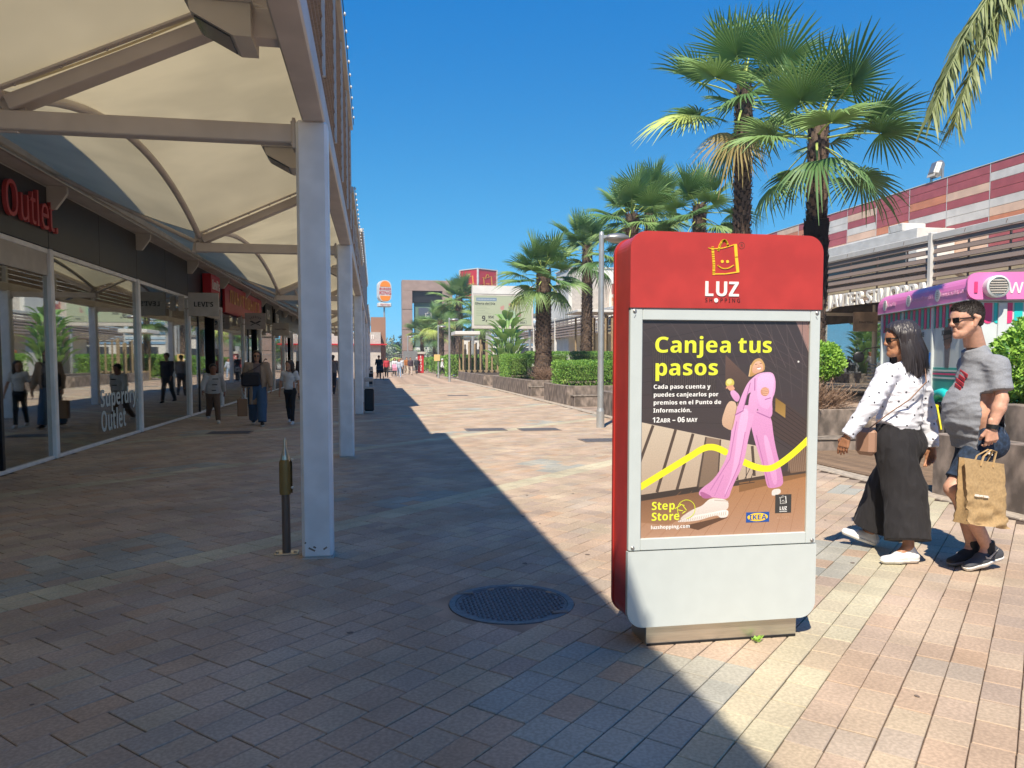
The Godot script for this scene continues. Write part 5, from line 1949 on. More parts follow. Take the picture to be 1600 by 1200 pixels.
func poster_print() -> ImageTexture:
	var W := 953
	var H := 1200
	var im := Image.create(W, H, false, Image.FORMAT_RGBA8)
	var V := func(a: Array) -> Array:
		var o := []
		for i in range(0, a.size(), 2):
			o.append(Vector2(a[i], a[i + 1]))
		return o
	var F := func(a: Array, c: String, c2 := "") -> void:
		fill_poly(im, V.call(a), hexc(c), hexc(c2) if c2 else Color(0, 0, 0, 0))
	var S := func(a: Array, c: String, c2 := "") -> void:  # the same with softened corners
		fill_poly(im, smooth(V.call(a)), hexc(c), hexc(c2) if c2 else Color(0, 0, 0, 0))
	var line := func(x0: float, y0: float, x1: float, y1: float, w: float, c: String) -> void:
		var d := (Vector2(x1, y1) - Vector2(x0, y0)).normalized().orthogonal() * w * 0.5
		fill_poly(im, [Vector2(x0, y0) + d, Vector2(x1, y1) + d, Vector2(x1, y1) - d, Vector2(x0, y0) - d], hexc(c))
	# dark building behind
	F.call([0, 0, W, 0, W, H, 0, H], "453c3c", "4b4140")
	F.call([0, 0, 500, 0, 360, 330, 0, 160], "4a403f", "3c3534")
	F.call([870, 0, W, 0, W, 180], "9a7a72")
	for i in 12:
		line.call(-40 + i * 95, 0, 320 + i * 60, 430, 3, "574c4a")
		line.call(0, 60 + i * 70, 560, -90 + i * 95, 2, "342d2c")
	F.call([60, 150, 420, 330, 420, 430, 60, 420], "3a3332")
	for i in 34:
		line.call(64 + i * 10.5, 155 + i * 5.0, 70 + i * 10.5, 330 + i * 3.0, 3.5, "5b4f49")
	F.call([470, 190, 620, 330, 590, 420, 470, 380], "6a5248", "4d403a")
	F.call([730, 390, 953, 560, 953, 760, 730, 620], "4c3e3a")
	for i in 10:
		line.call(740, 420 + i * 26, 953, 570 + i * 24, 3, "2f2827")
	F.call([762, 430, 822, 470, 822, 545, 762, 505], "8a6a35", "a8854a")
	for i in 7:
		line.call(560 + i * 62, 0, 700 + i * 60, 260, 2.5, "6b5d5a")
	for i in 5:
		line.call(600, 30 + i * 40, 953, 210 + i * 50, 2, "5d514f")
	disc(im, Vector2(893, 227), 6, hexc("e8e4dc"))
	# pale shutters below
	F.call([0, 556, 420, 650, 760, 720, 760, 860, 330, 940, 0, 965], "c9b9a4", "b39d88")
	for k in [[70, 575, -10, 800], [195, 600, 95, 945], [293, 625, 205, 940], [370, 645, 325, 925], [445, 660, 432, 915], [540, 680, 548, 890], [632, 700, 648, 870]]:
		line.call(k[0], k[1], k[2], k[3], 16, "54463d")
	F.call([370, 645, 445, 660, 432, 915, 330, 925], "8b7563", "7d6958")
	line.call(0, 975, 330, 935, 34, "3f3530")
	F.call([330, 925, 760, 860, 953, 830, 953, 885, 330, 945], "4a3c34")
	# wooden floor
	F.call([0, 992, 330, 950, 953, 870, 953, H, 0, H], "a5764f", "b08a72")
	for i in 13:
		line.call(-60 + i * 84, 1200, 230 + i * 62, 945, 2, "94684a")
	F.call([0, 992, 330, 950, 420, 1010, 160, 1130, 0, 1110], "7d5a42", "9c7457")
	F.call([560, 905, 953, 862, 953, 880, 560, 960], "86603f")
	F.call([840, 790, 953, 690, 953, 850, 860, 860], "6d5647", "7d6350")
	for i in 9:
		line.call(845 + i * 12, 850, 850 + i * 13, 780 - i * 9, 3, "8f7866")
	# shadow of the shoe as printed
	F.call([235, 1140, 470, 1095, 500, 1100, 330, 1165], "5f4434")
	# yellow ribbon, far half
	var rib := func(p: Array) -> void:
		for i in p.size() - 1:
			var a: Vector2 = p[i]
			var b: Vector2 = p[i + 1]
			line.call(a.x, a.y, b.x, b.y, 36, "efe42c")
			disc(im, b, 18, hexc("efe42c"))
	var r1 := []
	for i in 25:
		var q := i / 24.0
		var x := lerpf(-12, 478, q)
		var y := 922.0 - 214.0 * q * 1.35 if q < 0.62 else lerpf(743, 730, (q - 0.62) / 0.38) - 36.0 * sin(PI * (q - 0.62) / 0.38)
		r1.append(Vector2(x, y))
	rib.call(r1)
	# wired stand behind
	for k in [[585, 900, 640, 790], [600, 900, 600, 800], [620, 905, 660, 800], [560, 915, 650, 905]]:
		line.call(k[0], k[1], k[2], k[3], 4, "3a302c")
	# rear leg, shoe
	S.call([600, 500, 735, 500, 762, 690, 812, 860, 820, 930, 752, 945, 722, 935, 700, 830, 650, 690], "d99ac6", "c985b4")
	S.call([690, 640, 722, 640, 790, 900, 760, 940], "e3abd2", "d596c2")
	line.call(655, 640, 735, 930, 5, "b573a2")
	S.call([752, 950, 802, 945, 806, 975, 750, 990], "d9d2cb")
	var r2 := []
	for i in 25:
		var q := i / 24.0
		var x := lerpf(572, 965, q)
		var y := 782.0 + 48.0 * sin(PI * minf(q / 0.75, 1.0)) if q < 0.42 else lerpf(830, 665, pow((q - 0.42) / 0.58, 1.35))
		r2.append(Vector2(x, y))
	rib.call(r2)
	# front leg
	S.call([512, 470, 655, 470, 612, 640, 585, 800, 520, 930, 500, 1000, 420, 985, 330, 975, 332, 940, 420, 880, 490, 760, 512, 620], "dea2cc", "cf8cb9")
	S.call([560, 490, 618, 490, 560, 780, 500, 960, 470, 975, 520, 860], "e8b4d8", "dba0ca")
	S.call([332, 940, 420, 985, 350, 992], "a8628f")
	for k in [[540, 560, 505, 770, 5], [505, 770, 395, 945, 6], [590, 620, 560, 800, 4], [560, 800, 478, 985, 5], [470, 860, 420, 975, 4]]:
		line.call(k[0], k[1], k[2], k[3], k[4], "b977a8")
	# boot
	S.call([395, 985, 500, 998, 502, 1060, 400, 1075, 300, 1085, 225, 1105, 235, 1085, 300, 1045, 350, 1030], "e2d8d0", "cfc2b8")
	S.call([214, 1108, 300, 1082, 410, 1068, 502, 1052, 500, 1098, 455, 1103, 440, 1085, 400, 1092, 330, 1112, 216, 1118], "efe9e3", "d8cdc4")
	for i in 22:
		line.call(222 + i * 12.5, 1118 - i * 1.6, 225 + i * 12.5, 1106 - i * 2.0, 3, "b5a69a")
	line.call(420, 1000, 500, 1008, 5, "bcaea4")
	# paper bag on the arm
	S.call([488, 440, 545, 455, 520, 600, 505, 612, 445, 575], "d4b499", "c49f84")
	line.call(545, 455, 512, 606, 4, "a9856b")
	# jacket
	S.call([612, 330, 660, 290, 742, 283, 762, 330, 760, 400, 742, 440, 748, 520, 735, 545, 655, 505, 640, 400, 600, 400, 575, 500, 528, 525, 560, 430, 590, 360], "e3acd4", "d394c3")
	S.call([655, 300, 735, 290, 755, 330, 735, 500, 670, 480, 650, 400], "ebbbe0", "dca4d0")
	for k in [[640, 320, 640, 500, 5], [735, 545, 655, 510, 6], [528, 525, 578, 500, 6], [615, 345, 575, 500, 4], [700, 440, 735, 430, 5]]:
		line.call(k[0], k[1], k[2], k[3], k[4], "a6679a")
	S.call([612, 395, 655, 385, 660, 520, 600, 520], "e0a6d0", "d79bc6")
	S.call([495, 395, 520, 380, 560, 420, 545, 455, 520, 440], "e0a6cf", "cf8fbd")
	# raised hand with a yellow ball, the other fist
	S.call([485, 345, 515, 360, 530, 380, 500, 392, 480, 372], "d9a083")
	disc(im, Vector2(498, 345), 25, hexc("cdbf5a"))
	disc(im, Vector2(494, 338), 15, hexc("ddd487"))
	for i in 4:
		line.call(476 + i * 9, 376 - i * 2, 486 + i * 10, 362 - i * 2, 7, "d39a7c")
	disc(im, Vector2(700, 395), 25, hexc("c98f74"))
	for i in 4:
		line.call(680 + i * 3, 382 + i * 10, 722 - i * 2, 380 + i * 10, 7, "dda98c")
		line.call(680 + i * 3, 387 + i * 10, 718 - i * 2, 386 + i * 10, 2, "9a664e")
	# head thrown back
	S.call([604, 310, 612, 250, 635, 215, 670, 205, 697, 240, 696, 275, 680, 285, 660, 290, 640, 300, 618, 312], "c9a06a", "b98d55")
	S.call([622, 285, 626, 250, 645, 226, 668, 222, 688, 250, 686, 278, 660, 290, 640, 296], "e4b69a", "cf9a7e")
	S.call([650, 262, 676, 258, 672, 270, 655, 272], "f3ece6")
	line.call(650, 262, 676, 257, 3, "a35a52")
	line.call(640, 244, 652, 240, 3, "6a4a3a")
	line.call(666, 236, 678, 238, 3, "6a4a3a")
	line.call(658, 250, 664, 252, 4, "c58a6e")
	line.call(606, 310, 616, 246, 7, "d9b583")
	# soften the cut edges and add print grain
	var r := RandomNumberGenerator.new()
	r.seed = 5
	im.resize(W / 2, H / 2, Image.INTERPOLATE_LANCZOS)
	im.resize(W, H, Image.INTERPOLATE_CUBIC)
	return ImageTexture.create_from_image(im)


func truck() -> void:
	var t := thing("ice_cream_van", "white and teal ice cream van with pink roof and striped awning print", "van", Vector3(8.39, 0, -9.76), "", -0.296)
	var wh := mat("van white", hexc("cfd6d6"), 0.3, 0.0, noise_tex(0.01, 0.96, 1.0, 3, 256, 1.0, 51), Vector3.ONE)
	var te := mat("van teal", hexc("2f9e95"), 0.3)
	var tb := mat("van bright teal", hexc("25c3c0"), 0.4)
	var pk := mat("van pink", hexc("e27db9"), 0.3)
	var st := mat("stripe pink", hexc("d63d76"), 0.4)
	var hw := 2.05
	var ln := 3.46
	var m := MB.new()
	m.span(0, 0.5, -ln, hw, 2.30, 0, 0.03)
	obj("body", m, wh, t)
	m = MB.new()  # roof with a rounded shoulder
	var sec := PackedVector2Array()
	sec.append(Vector2(-0.07, 2.30))
	for i in 7:
		var a := PI - PI / 2 * i / 6.0
		sec.append(Vector2(0.16 + 0.23 * cos(a), 2.42 + 0.23 * sin(a)))
	for i in 7:
		var a := PI / 2 - PI / 2 * i / 6.0
		sec.append(Vector2(hw - 0.16 + 0.23 * cos(a), 2.42 + 0.23 * sin(a)))
	sec.append(Vector2(hw + 0.07, 2.30))
	m.prism(sec, ln + 0.14, Vector3(0, 0, -ln - 0.07))
	obj("roof", m, pk, t)
	m = MB.new()
	m.prism(rounded(hw + 0.18, 0.38, 0.14), 0.06, Vector3(hw * 0.5, 2.30, 0.071))
	obj("roof_end", m, pk, t)
	m = MB.new()
	m.span(-0.08, 2.285, -ln - 0.05, hw + 0.08, 2.299, 0.1)
	obj("roof_trim", m, wh, t)
	m = MB.new()
	m.box(Vector3(0.02, 2.47, 0.139), Vector3(0.045, 0.16, 0.012), 0.004)
	obj("roof_slot", m, st, t)
	m = MB.new()
	m.lathe([Vector2(0.155, 0), Vector2(0.155, 0.14), Vector2(0.13, 0.155), Vector2(0.125, 0.12), Vector2(0.0001, 0.12)], Vector3(0.26, 2.47, 0.12), 24, true, Basis(Vector3.RIGHT, PI / 2))
	obj("round_vent", m, wh, t)
	m = MB.new()
	for i in 6:
		var y := 2.385 + i * 0.034
		var w := sqrt(0.125 * 0.125 - pow(y - 2.47, 2)) * 1.9
		m.box(Vector3(0.26, y, 0.262), Vector3(w, 0.013, 0.03), 0.002, Basis(Vector3.RIGHT, 0.5))
	obj("vent_slats", m, mats["sign grey"], t)
	text("roof_lettering", "www.icecobar.com", 0.20, mats["letter white"], t, Vector3(0.44, 2.48, 0.135), Basis.IDENTITY, 0.006, false, HORIZONTAL_ALIGNMENT_LEFT, 1.0)
	var side := Basis(Vector3.UP, -PI / 2)
	for k in 3:
		var z: float = [-0.9, -2.05, -3.15][k]
		m = MB.new()
		m.lathe([Vector2(0.0001, 0), Vector2(0.095, 0), Vector2(0.095, 0.008), Vector2(0.0001, 0.008)], Vector3(-0.068, 2.44, z), 18, false, Basis(Vector3(0, 0, 1), PI / 2))
		obj("round_badge", m, mats["letter white"], t)
		m = MB.new()
		for q in 4:
			m.box(Vector3(-0.0785, 2.40 + q * 0.028, z), Vector3(0.004, 0.012, 0.09 - 0.02 * absf(q - 1.5)), 0.0)
		obj("badge_print", m, mats["sign grey"], t)
		text("side_lettering", ["www.icecobar.com", "#icecobarfranquicia", "IceCoBar"][k], 0.07, mat("pale pink", hexc("eeb6d6"), 0.5), t, Vector3(-0.075, 2.44, z + (0.14 if k > 0 else 0.12)), side, 0.004, false, HORIZONTAL_ALIGNMENT_LEFT, 1.0)
	# teal lower half, stripes and panels on the near side
	m = MB.new()
	m.span(-0.008, 0.52, -ln + 0.05, -0.001, 1.33, -0.03, 0.002)
	obj("teal_panel", m, te, t)
	for y in [1.17, 1.23, 1.28]:
		m = MB.new()
		m.span(-0.013, y - 0.014, -ln + 0.05, -0.0085, y + 0.014, -0.03)
		obj("trim_stripe", m, wh if y != 1.23 else st, t)
	for k in 2:
		m = MB.new()
		m.span(-0.013, 0.80 - k * 0.04, -ln + 0.05, -0.0085, 0.812 - k * 0.04, -0.03)
		obj("trim_stripe", m, tb, t)
	for z in [-0.02, -1.18, -2.42, -ln + 0.03]:
		m = MB.new()
		m.span(-0.035, 0.55, z - 0.035, 0.02, 2.28, z + 0.035, 0.012)
		obj("side_post", m, wh, t)
	awning(t, Vector3(-0.006, 2.28, 0), side, 0.06, ln - 0.06, 0.115, [st, te], 0.36, true)
	awning(t, Vector3(0, 2.26, 0.004), Basis.IDENTITY, 0.05, hw - 0.05, 0.135, [tb, st], 0.30, false)
	m = MB.new()
	m.span(0.38, 1.35, 0.002, 0.50, 2.26, 0.03, 0.006)
	m.span(1.0, 1.35, 0.002, 1.05, 2.26, 0.03, 0.006)
	obj("rear_post", m, wh, t)
	m = MB.new()
	m.span(0.03, 0.52, 0.001, hw - 0.03, 1.33, 0.008, 0.002)
	obj("rear_teal_panel", m, te, t)
	# printed sundaes and their words
	for k in 3:
		var z: float = [-0.66, -1.8, -2.95][k]
		m = MB.new()
		m.lathe([Vector2(0.06, 0), Vector2(0.095, 0.36)], Vector3(0, 0, 0), 10, true)
		var cup := m
		var cm := MB.new()
		cm.prism(PackedVector2Array([Vector2(-0.06, 0), Vector2(0.06, 0), Vector2(0.10, 0.36), Vector2(-0.10, 0.36)]), 0.004, Vector3(-0.004, 1.28, z), side)
		obj("cup_print", cm, mat("cup print", hexc("8d8890"), 0.5, 0.0, noise_tex(0.08, 0.5, 1.0, 3, 128, 1.0, 61), Vector3.ONE * 9.0), t)
		cm = MB.new()
		var bl := PackedVector2Array()
		for i in 20:
			var a := TAU * i / 20.0
			bl.append(Vector2(cos(a) * (0.135 + 0.014 * sin(i * 2.7)), 0.52 + sin(a) * 0.20 + 0.014 * cos(i * 3.1)))
		cm.prism(bl, 0.004, Vector3(-0.0055, 1.28, z), side)
		obj("sundae_print", cm, mat("sundae print", hexc("b98672"), 0.5, 0.0, noise_tex(0.09, 0.25, 1.0, 3, 128, 1.0, 62), Vector3.ONE * 11.0), t)
		text("panel_lettering", ["ICEBUBBLE", "WAFFLEBUBBLE", "ICEBUBBLE"][k], 0.075, mats["dark metal"], t, Vector3(-0.012, 1.86, z), side, 0.002, true, HORIZONTAL_ALIGNMENT_CENTER, 0.72)
		cm = MB.new()
		cm.box(Vector3(-0.012, 1.77, z), Vector3(0.002, 0.010, 0.30), 0.0, Basis(Vector3.RIGHT, -0.14))
		obj("underline", cm, mats["dark metal"], t)
	m = MB.new()
	m.tube([Vector3(-0.05, 1.02, -1.30), Vector3(-0.03, 1.56, -1.20)], [0.02, 0.02], 8)
	obj("blue_handle", m, mat("blue plastic", hexc("1f5fae"), 0.4), t)
	# wheels with bright arches
	for z in [-0.72, -2.75]:
		m = MB.new()
		var wr := Basis(Vector3(0, 0, 1), PI / 2)
		m.lathe([Vector2(0.24, -0.06), Vector2(0.36, -0.09), Vector2(0.40, -0.04), Vector2(0.40, 0.09), Vector2(0.36, 0.12), Vector2(0.22, 0.10)], Vector3(0.02, 0.40, z), 24, true, wr)
		var wl := obj("wheel", m, mats["rubber"], t)
		m = MB.new()
		m.lathe([Vector2(0.25, 0.085), Vector2(0.21, 0.10), Vector2(0.08, 0.04), Vector2(0.0001, 0.07)], Vector3(0.0, 0.40, z), 20, true, wr)
		obj("rim", m, mats["galvanised"], wl)
		m = MB.new()
		var pts := []
		var rs := []
		for i in 13:
			var a := PI * i / 12.0
			pts.append(Vector3(-0.03, 0.42 + sin(a) * 0.52, z + cos(a) * 0.50))
			rs.append(0.075)
		m.tube(pts, rs, 8)
		obj("wheel_arch", m, tb, t)
	m = MB.new()
	m.tube([Vector3(-0.14, 0.74, -0.62), Vector3(-0.16, 0.75, -0.98)], [0.028, 0.028], 8)
	m.tube([Vector3(-0.14, 0.74, -0.62), Vector3(-0.17, 0.66, -0.5), Vector3(-0.15, 0.40, -0.42)], [0.014, 0.014, 0.014], 6)
	obj("charging_plug", m, mat("plug yellow", hexc("e3d51e"), 0.5), t)
	# cab nose, windscreen and mirror at the far end
	m = MB.new()
	m.prism(PackedVector2Array([Vector2(0, 0.5), Vector2(1.15, 0.5), Vector2(1.15, 1.15), Vector2(0.85, 1.38), Vector2(0.32, 1.42), Vector2(0, 2.28)]), hw - 0.2, Vector3(hw - 0.1, 0, -ln), Basis(Vector3.UP, -PI / 2) * Basis(Vector3.UP, PI))
	obj("cab_nose", m, wh, t)
	m = MB.new()
	m.box(Vector3(hw * 0.5, 1.86, -ln - 0.19), Vector3(hw - 0.5, 0.72, 0.02), 0.0, Basis(Vector3.RIGHT, 0.36))
	obj("windscreen", m, mats["floodlight glass"], t)
	m = MB.new()
	for i in 6:
		m.box(Vector3(0.08, 1.0 + i * 0.07, -ln - 0.75), Vector3(0.02, 0.03, 0.5), 0.004)
	obj("side_louvre", m, mats["galvanised"], t)
	m = MB.new()
	m.tube([Vector3(0.05, 1.70, -ln - 0.1), Vector3(-0.20, 1.66, -ln - 0.25), Vector3(-0.30, 1.55, -ln - 0.3)], [0.012, 0.012, 0.012], 6)
	m.ball(Vector3(-0.32, 1.50, -ln - 0.31), Vector3(0.11, 0.11, 0.03), 14)
	obj("mirror", m, mats["dark metal"], t)


func awning(t: Node3D, at: Vector3, b: Basis, x0: float, x1: float, w: float, two: Array, drop: float, shaped: bool) -> void:
	var n := int((x1 - x0) / w)
	for i in n:
		var p := PackedVector2Array()
		var a := x0 + i * w + 0.012
		var c := x0 + (i + 1) * w - 0.012
		p.append(Vector2(a, 0))
		p.append(Vector2(a, -drop + 0.05))
		for k in range(1, 6):
			var s := PI + PI * k / 6.0
			p.append(Vector2((a + c) * 0.5 + (c - a) * 0.5 * cos(s), -drop + 0.05 + (0.045 if not shaped else 0.03) * sin(s)))
		p.append(Vector2(c, -drop + 0.05))
		p.append(Vector2(c, 0))
		var m := MB.new()
		if shaped:  # along the van's side, from the rear corner forwards
			var q := PackedVector2Array()
			for e in p:
				q.append(Vector2(-e.x, e.y))
			q.reverse()
			p = q
		m.prism(p, 0.004, at, b)
		obj("awning_stripe", m, two[i % 2], t)


func street_things() -> void:
	# lamp posts
	for k in 4:
		var t := thing("lamp_post", ["slim grey lamp post just left of the advertising stand", "pale lamp post beside the walking man in white, the taller looking of the far pair", "pale lamp post with a yellow notice, left of the far pair", "farthest thin lamp post before the portal"][k], "lamp post", [Vector3(4.74, 0, -15.83), Vector3(4.76, 0, -49.8), Vector3(4.90, 0, -60.3), Vector3(3.7, 0, -88.0)][k], "lamp posts along the walk")
		var m := MB.new()
		m.lathe([Vector2(0.085, -0.01), Vector2(0.085, 0.35), Vector2(0.068, 0.42), Vector2(0.055, 4.08), Vector2(0.04, 4.14), Vector2(0.0001, 4.15)], Vector3.ZERO, 16)
		obj("pole", m, mats["pole paint"], t)
		m = MB.new()
		m.span(0.0, 4.0, -0.035, 0.2, 4.07, 0.035, 0.01)
		obj("arm", m, mats["pole paint"], t)
		m = MB.new()
		m.ball(Vector3(0.34, 4.02, 0), Vector3(0.28, 0.10, 0.17), 18)
		obj("lamp_head", m, mats["galvanised"], t)
		m = MB.new()
		m.ball(Vector3(0.35, 3.97, 0), Vector3(0.22, 0.055, 0.13), 14)
		obj("lamp_glass", m, mats["sign grey"], t)
		if k == 2:
			m = MB.new()
			m.span(-0.35, 1.35, 0.07, 0.12, 1.85, 0.11, 0.01)
			obj("notice", m, mat("notice yellow", hexc("d8b77a"), 0.6), t)
	# brown post with a brass holder
	var b := thing("dispenser_post", "thin brown metal post with a brass holder beside the nearest column", "post", Vector3(-0.665, 0, -5.9))
	var m := MB.new()
	m.span(-0.085, -0.003, -0.06, 0.085, 0.012, 0.06, 0.004)
	for x in [-0.065, 0.065]:
		m.lathe([Vector2(0.012, 0.012), Vector2(0.012, 0.024), Vector2(0.0001, 0.026)], Vector3(x, 0, 0.03), 6)
	obj("base_plate", m, mats["steel"], b)
	m = MB.new()
	m.tube([Vector3(0, 0.012, 0), Vector3(0, 0.70, 0)], [0.031, 0.031], 14)
	obj("tube", m, mat("brown tube", hexc("6f5f56"), 0.4, 0.2), b)
	var br := mat("brass", hexc("8f7646"), 0.45, 0.3)
	for s in [-1.0, 1.0]:
		m = MB.new()
		var g := []
		for i in 9:
			var y := 0.45 + i * 0.033
			var row := []
			for q in 7:
				var a := lerpf(-1.0, 1.0, q / 6.0)
				var rr := 0.047 + (0.010 if s < 0 else 0.0) - (0.018 if i == 8 else 0.0)
				row.append(Vector3(sin(a) * rr, y, s * cos(a) * rr))
			g.append(row)
		m.sheet(g, s < 0)
		obj("holder_shell", m, br, b)
	m = MB.new()
	m.lathe([Vector2(0.034, 0.695), Vector2(0.030, 0.74), Vector2(0.013, 0.80), Vector2(0.011, 0.86), Vector2(0.0001, 0.875)], Vector3.ZERO, 12)
	obj("spike", m, mats["steel"], b)
	m = MB.new()
	for y in [0.50, 0.71]:
		m.ball(Vector3(0.052, y, 0.02), Vector3(0.013, 0.011, 0.013), 8)
	obj("knob", m, mats["letter white"], b)
	# manhole cover
	var mc := thing("manhole_cover", "round studded iron manhole cover left of the advertising stand", "manhole cover", Vector3(0.79, 0, -4.45))
	m = MB.new()
	m.lathe([Vector2(0.335, -0.02), Vector2(0.335, 0.001), Vector2(0.372, 0.002), Vector2(0.375, -0.03)], Vector3.ZERO, 48, false)
	obj("frame_ring", m, mats["cast iron"], mc)
	m = MB.new()
	m.lathe([Vector2(0.331, -0.03), Vector2(0.331, -0.001), Vector2(0.322, -0.0005), Vector2(0.318, -0.006), Vector2(0.0001, -0.006)], Vector3.ZERO, 48, false)
	obj("cover", m, mats["cast iron"], mc)
	m = MB.new()
	for i in 27:
		for k in 27:
			var p := Vector3(-0.325 + i * 0.025, 0, -0.325 + k * 0.025)
			if Vector2(p.x, p.z).length() < 0.305:
				m.box(p + Vector3(0, -0.003, 0), Vector3(0.017 if (i + k) % 2 == 0 else 0.007, 0.0085, 0.007 if (i + k) % 2 == 0 else 0.017), 0.0015)
	obj("studs", m, mats["cast iron"], mc)
	m = MB.new()
	m.span(0.20, -0.001, 0.20, 0.29, 0.006, 0.24, 0.003)
	obj("lifting_lug", m, mats["grate steel"], mc)
	m = MB.new()
	m.span(-0.30, -0.001, -0.25, -0.20, 0.005, -0.215, 0.003)
	obj("lifting_lug", m, mats["grate steel"], mc)
	# infill of the paving round the cover
	m = MB.new()
	m.lathe([Vector2(0.376, -0.03), Vector2(0.376, -0.004), Vector2(0.53, -0.0045), Vector2(0.53, -0.03)], Vector3.ZERO, 48, false)
	obj("mortar_ring", m, mats["far paving"], mc)
	# flush gratings
	var gp := [Vector3(2.25, 0, -15.75), Vector3(3.35, 0, -15.6), Vector3(4.05, 0, -13.3), Vector3(-2.85, 0, -16.0), Vector3(3.3, 0, -31.0), Vector3(2.6, 0, -44.0)]
	for k in gp.size():
		var t := thing("floor_grating", ["dark floor grating in the sun, left one of the middle pair", "dark floor grating in the sun, right one of the middle pair", "dark floor grating in the sun nearest the advertising stand", "dark floor grating in the shade before the shop fronts", "small dark grating farther up the walk", "small dark grating far up the walk"][k], "floor grating", gp[k], "floor gratings in the paving")
		m = MB.new()
		m.span(-0.42, 0.001, -0.30, 0.42, 0.006, 0.30, 0.002)
		obj("frame", m, mats["grate steel"], t)
		m = MB.new()
		for i in 12:
			m.span(-0.38, 0.006, -0.26 + i * 0.045, 0.38, 0.009, -0.24 + i * 0.045)
		obj("bars", m, mats["cast iron"], t)
	# bins at the columns
	for k in 3:
		var t := thing("litter_bin", ["dark litter bin with a pale ashtray top at the third column", "dark litter bin farther along at the seventh column", "last dark litter bin along the arcade"][k], "litter bin", [Vector3(-0.16, 0, -21.3), Vector3(-0.22, 0, -44.5), Vector3(-0.25, 0, -54.0)][k], "litter bins along the arcade")
		m = MB.new()
		m.span(-0.13, 0.06, -0.16, 0.13, 0.66, 0.16, 0.03)
		obj("body", m, mats["dark metal"], t)
		m = MB.new()
		m.span(-0.14, 0.0, -0.17, 0.14, 0.058, 0.17, 0.01)
		m.span(-0.14, 0.661, -0.17, 0.14, 0.72, 0.17, 0.01)
		m.span(-0.12, 0.86, -0.15, 0.12, 0.97, 0.15, 0.02)
		for x in [-0.11, 0.11]:
			m.span(x - 0.015, 0.721, -0.13, x + 0.015, 0.859, 0.13)
		obj("ashtray_top", m, mats["sign grey"], t)
	# prams
	for k in 2:
		var t := thing("pram", ["black pram pushed along the shaded edge", "pink and white pram in the sun"][k], "pram", [Vector3(0.35, 0, -56.5), Vector3(1.75, 0, -68.5)][k])
		m = MB.new()
		var sec := PackedVector2Array([Vector2(-0.42, 0.50), Vector2(0.40, 0.50), Vector2(0.48, 0.80), Vector2(0.30, 1.02), Vector2(0.05, 1.05), Vector2(-0.05, 0.80), Vector2(-0.46, 0.74)])
		m.prism(sec, 0.46, Vector3(-0.23, 0, 0), Basis(Vector3.UP, PI / 2))
		obj("seat_shell", m, mats["black"] if k == 0 else mat("pram pink", hexc("c98aa0"), 0.8), t)
		m = MB.new()
		for x in [-0.24, 0.24]:
			m.tube([Vector3(x, 0.98, -0.62), Vector3(x, 0.5, -0.2), Vector3(x, 0.14, 0.40)], [0.014, 0.014, 0.014], 6)
			m.tube([Vector3(x, 0.14, -0.40), Vector3(x, 0.55, 0.25)], [0.014, 0.014], 6)
		m.tube([Vector3(-0.24, 0.98, -0.62), Vector3(0.24, 0.98, -0.62)], [0.016, 0.016], 6)
		obj("frame", m, mats["dark metal"], t)
		for x in [-0.26, 0.26]:
			for z in [-0.40, 0.40]:
				m = MB.new()
				m.lathe([Vector2(0.06, -0.02), Vector2(0.13, -0.02), Vector2(0.13, 0.02), Vector2(0.06, 0.02)], Vector3(x, 0.13, z), 14, true, Basis(Vector3(0, 0, 1), PI / 2))
				obj("wheel", m, mats["rubber"], t)


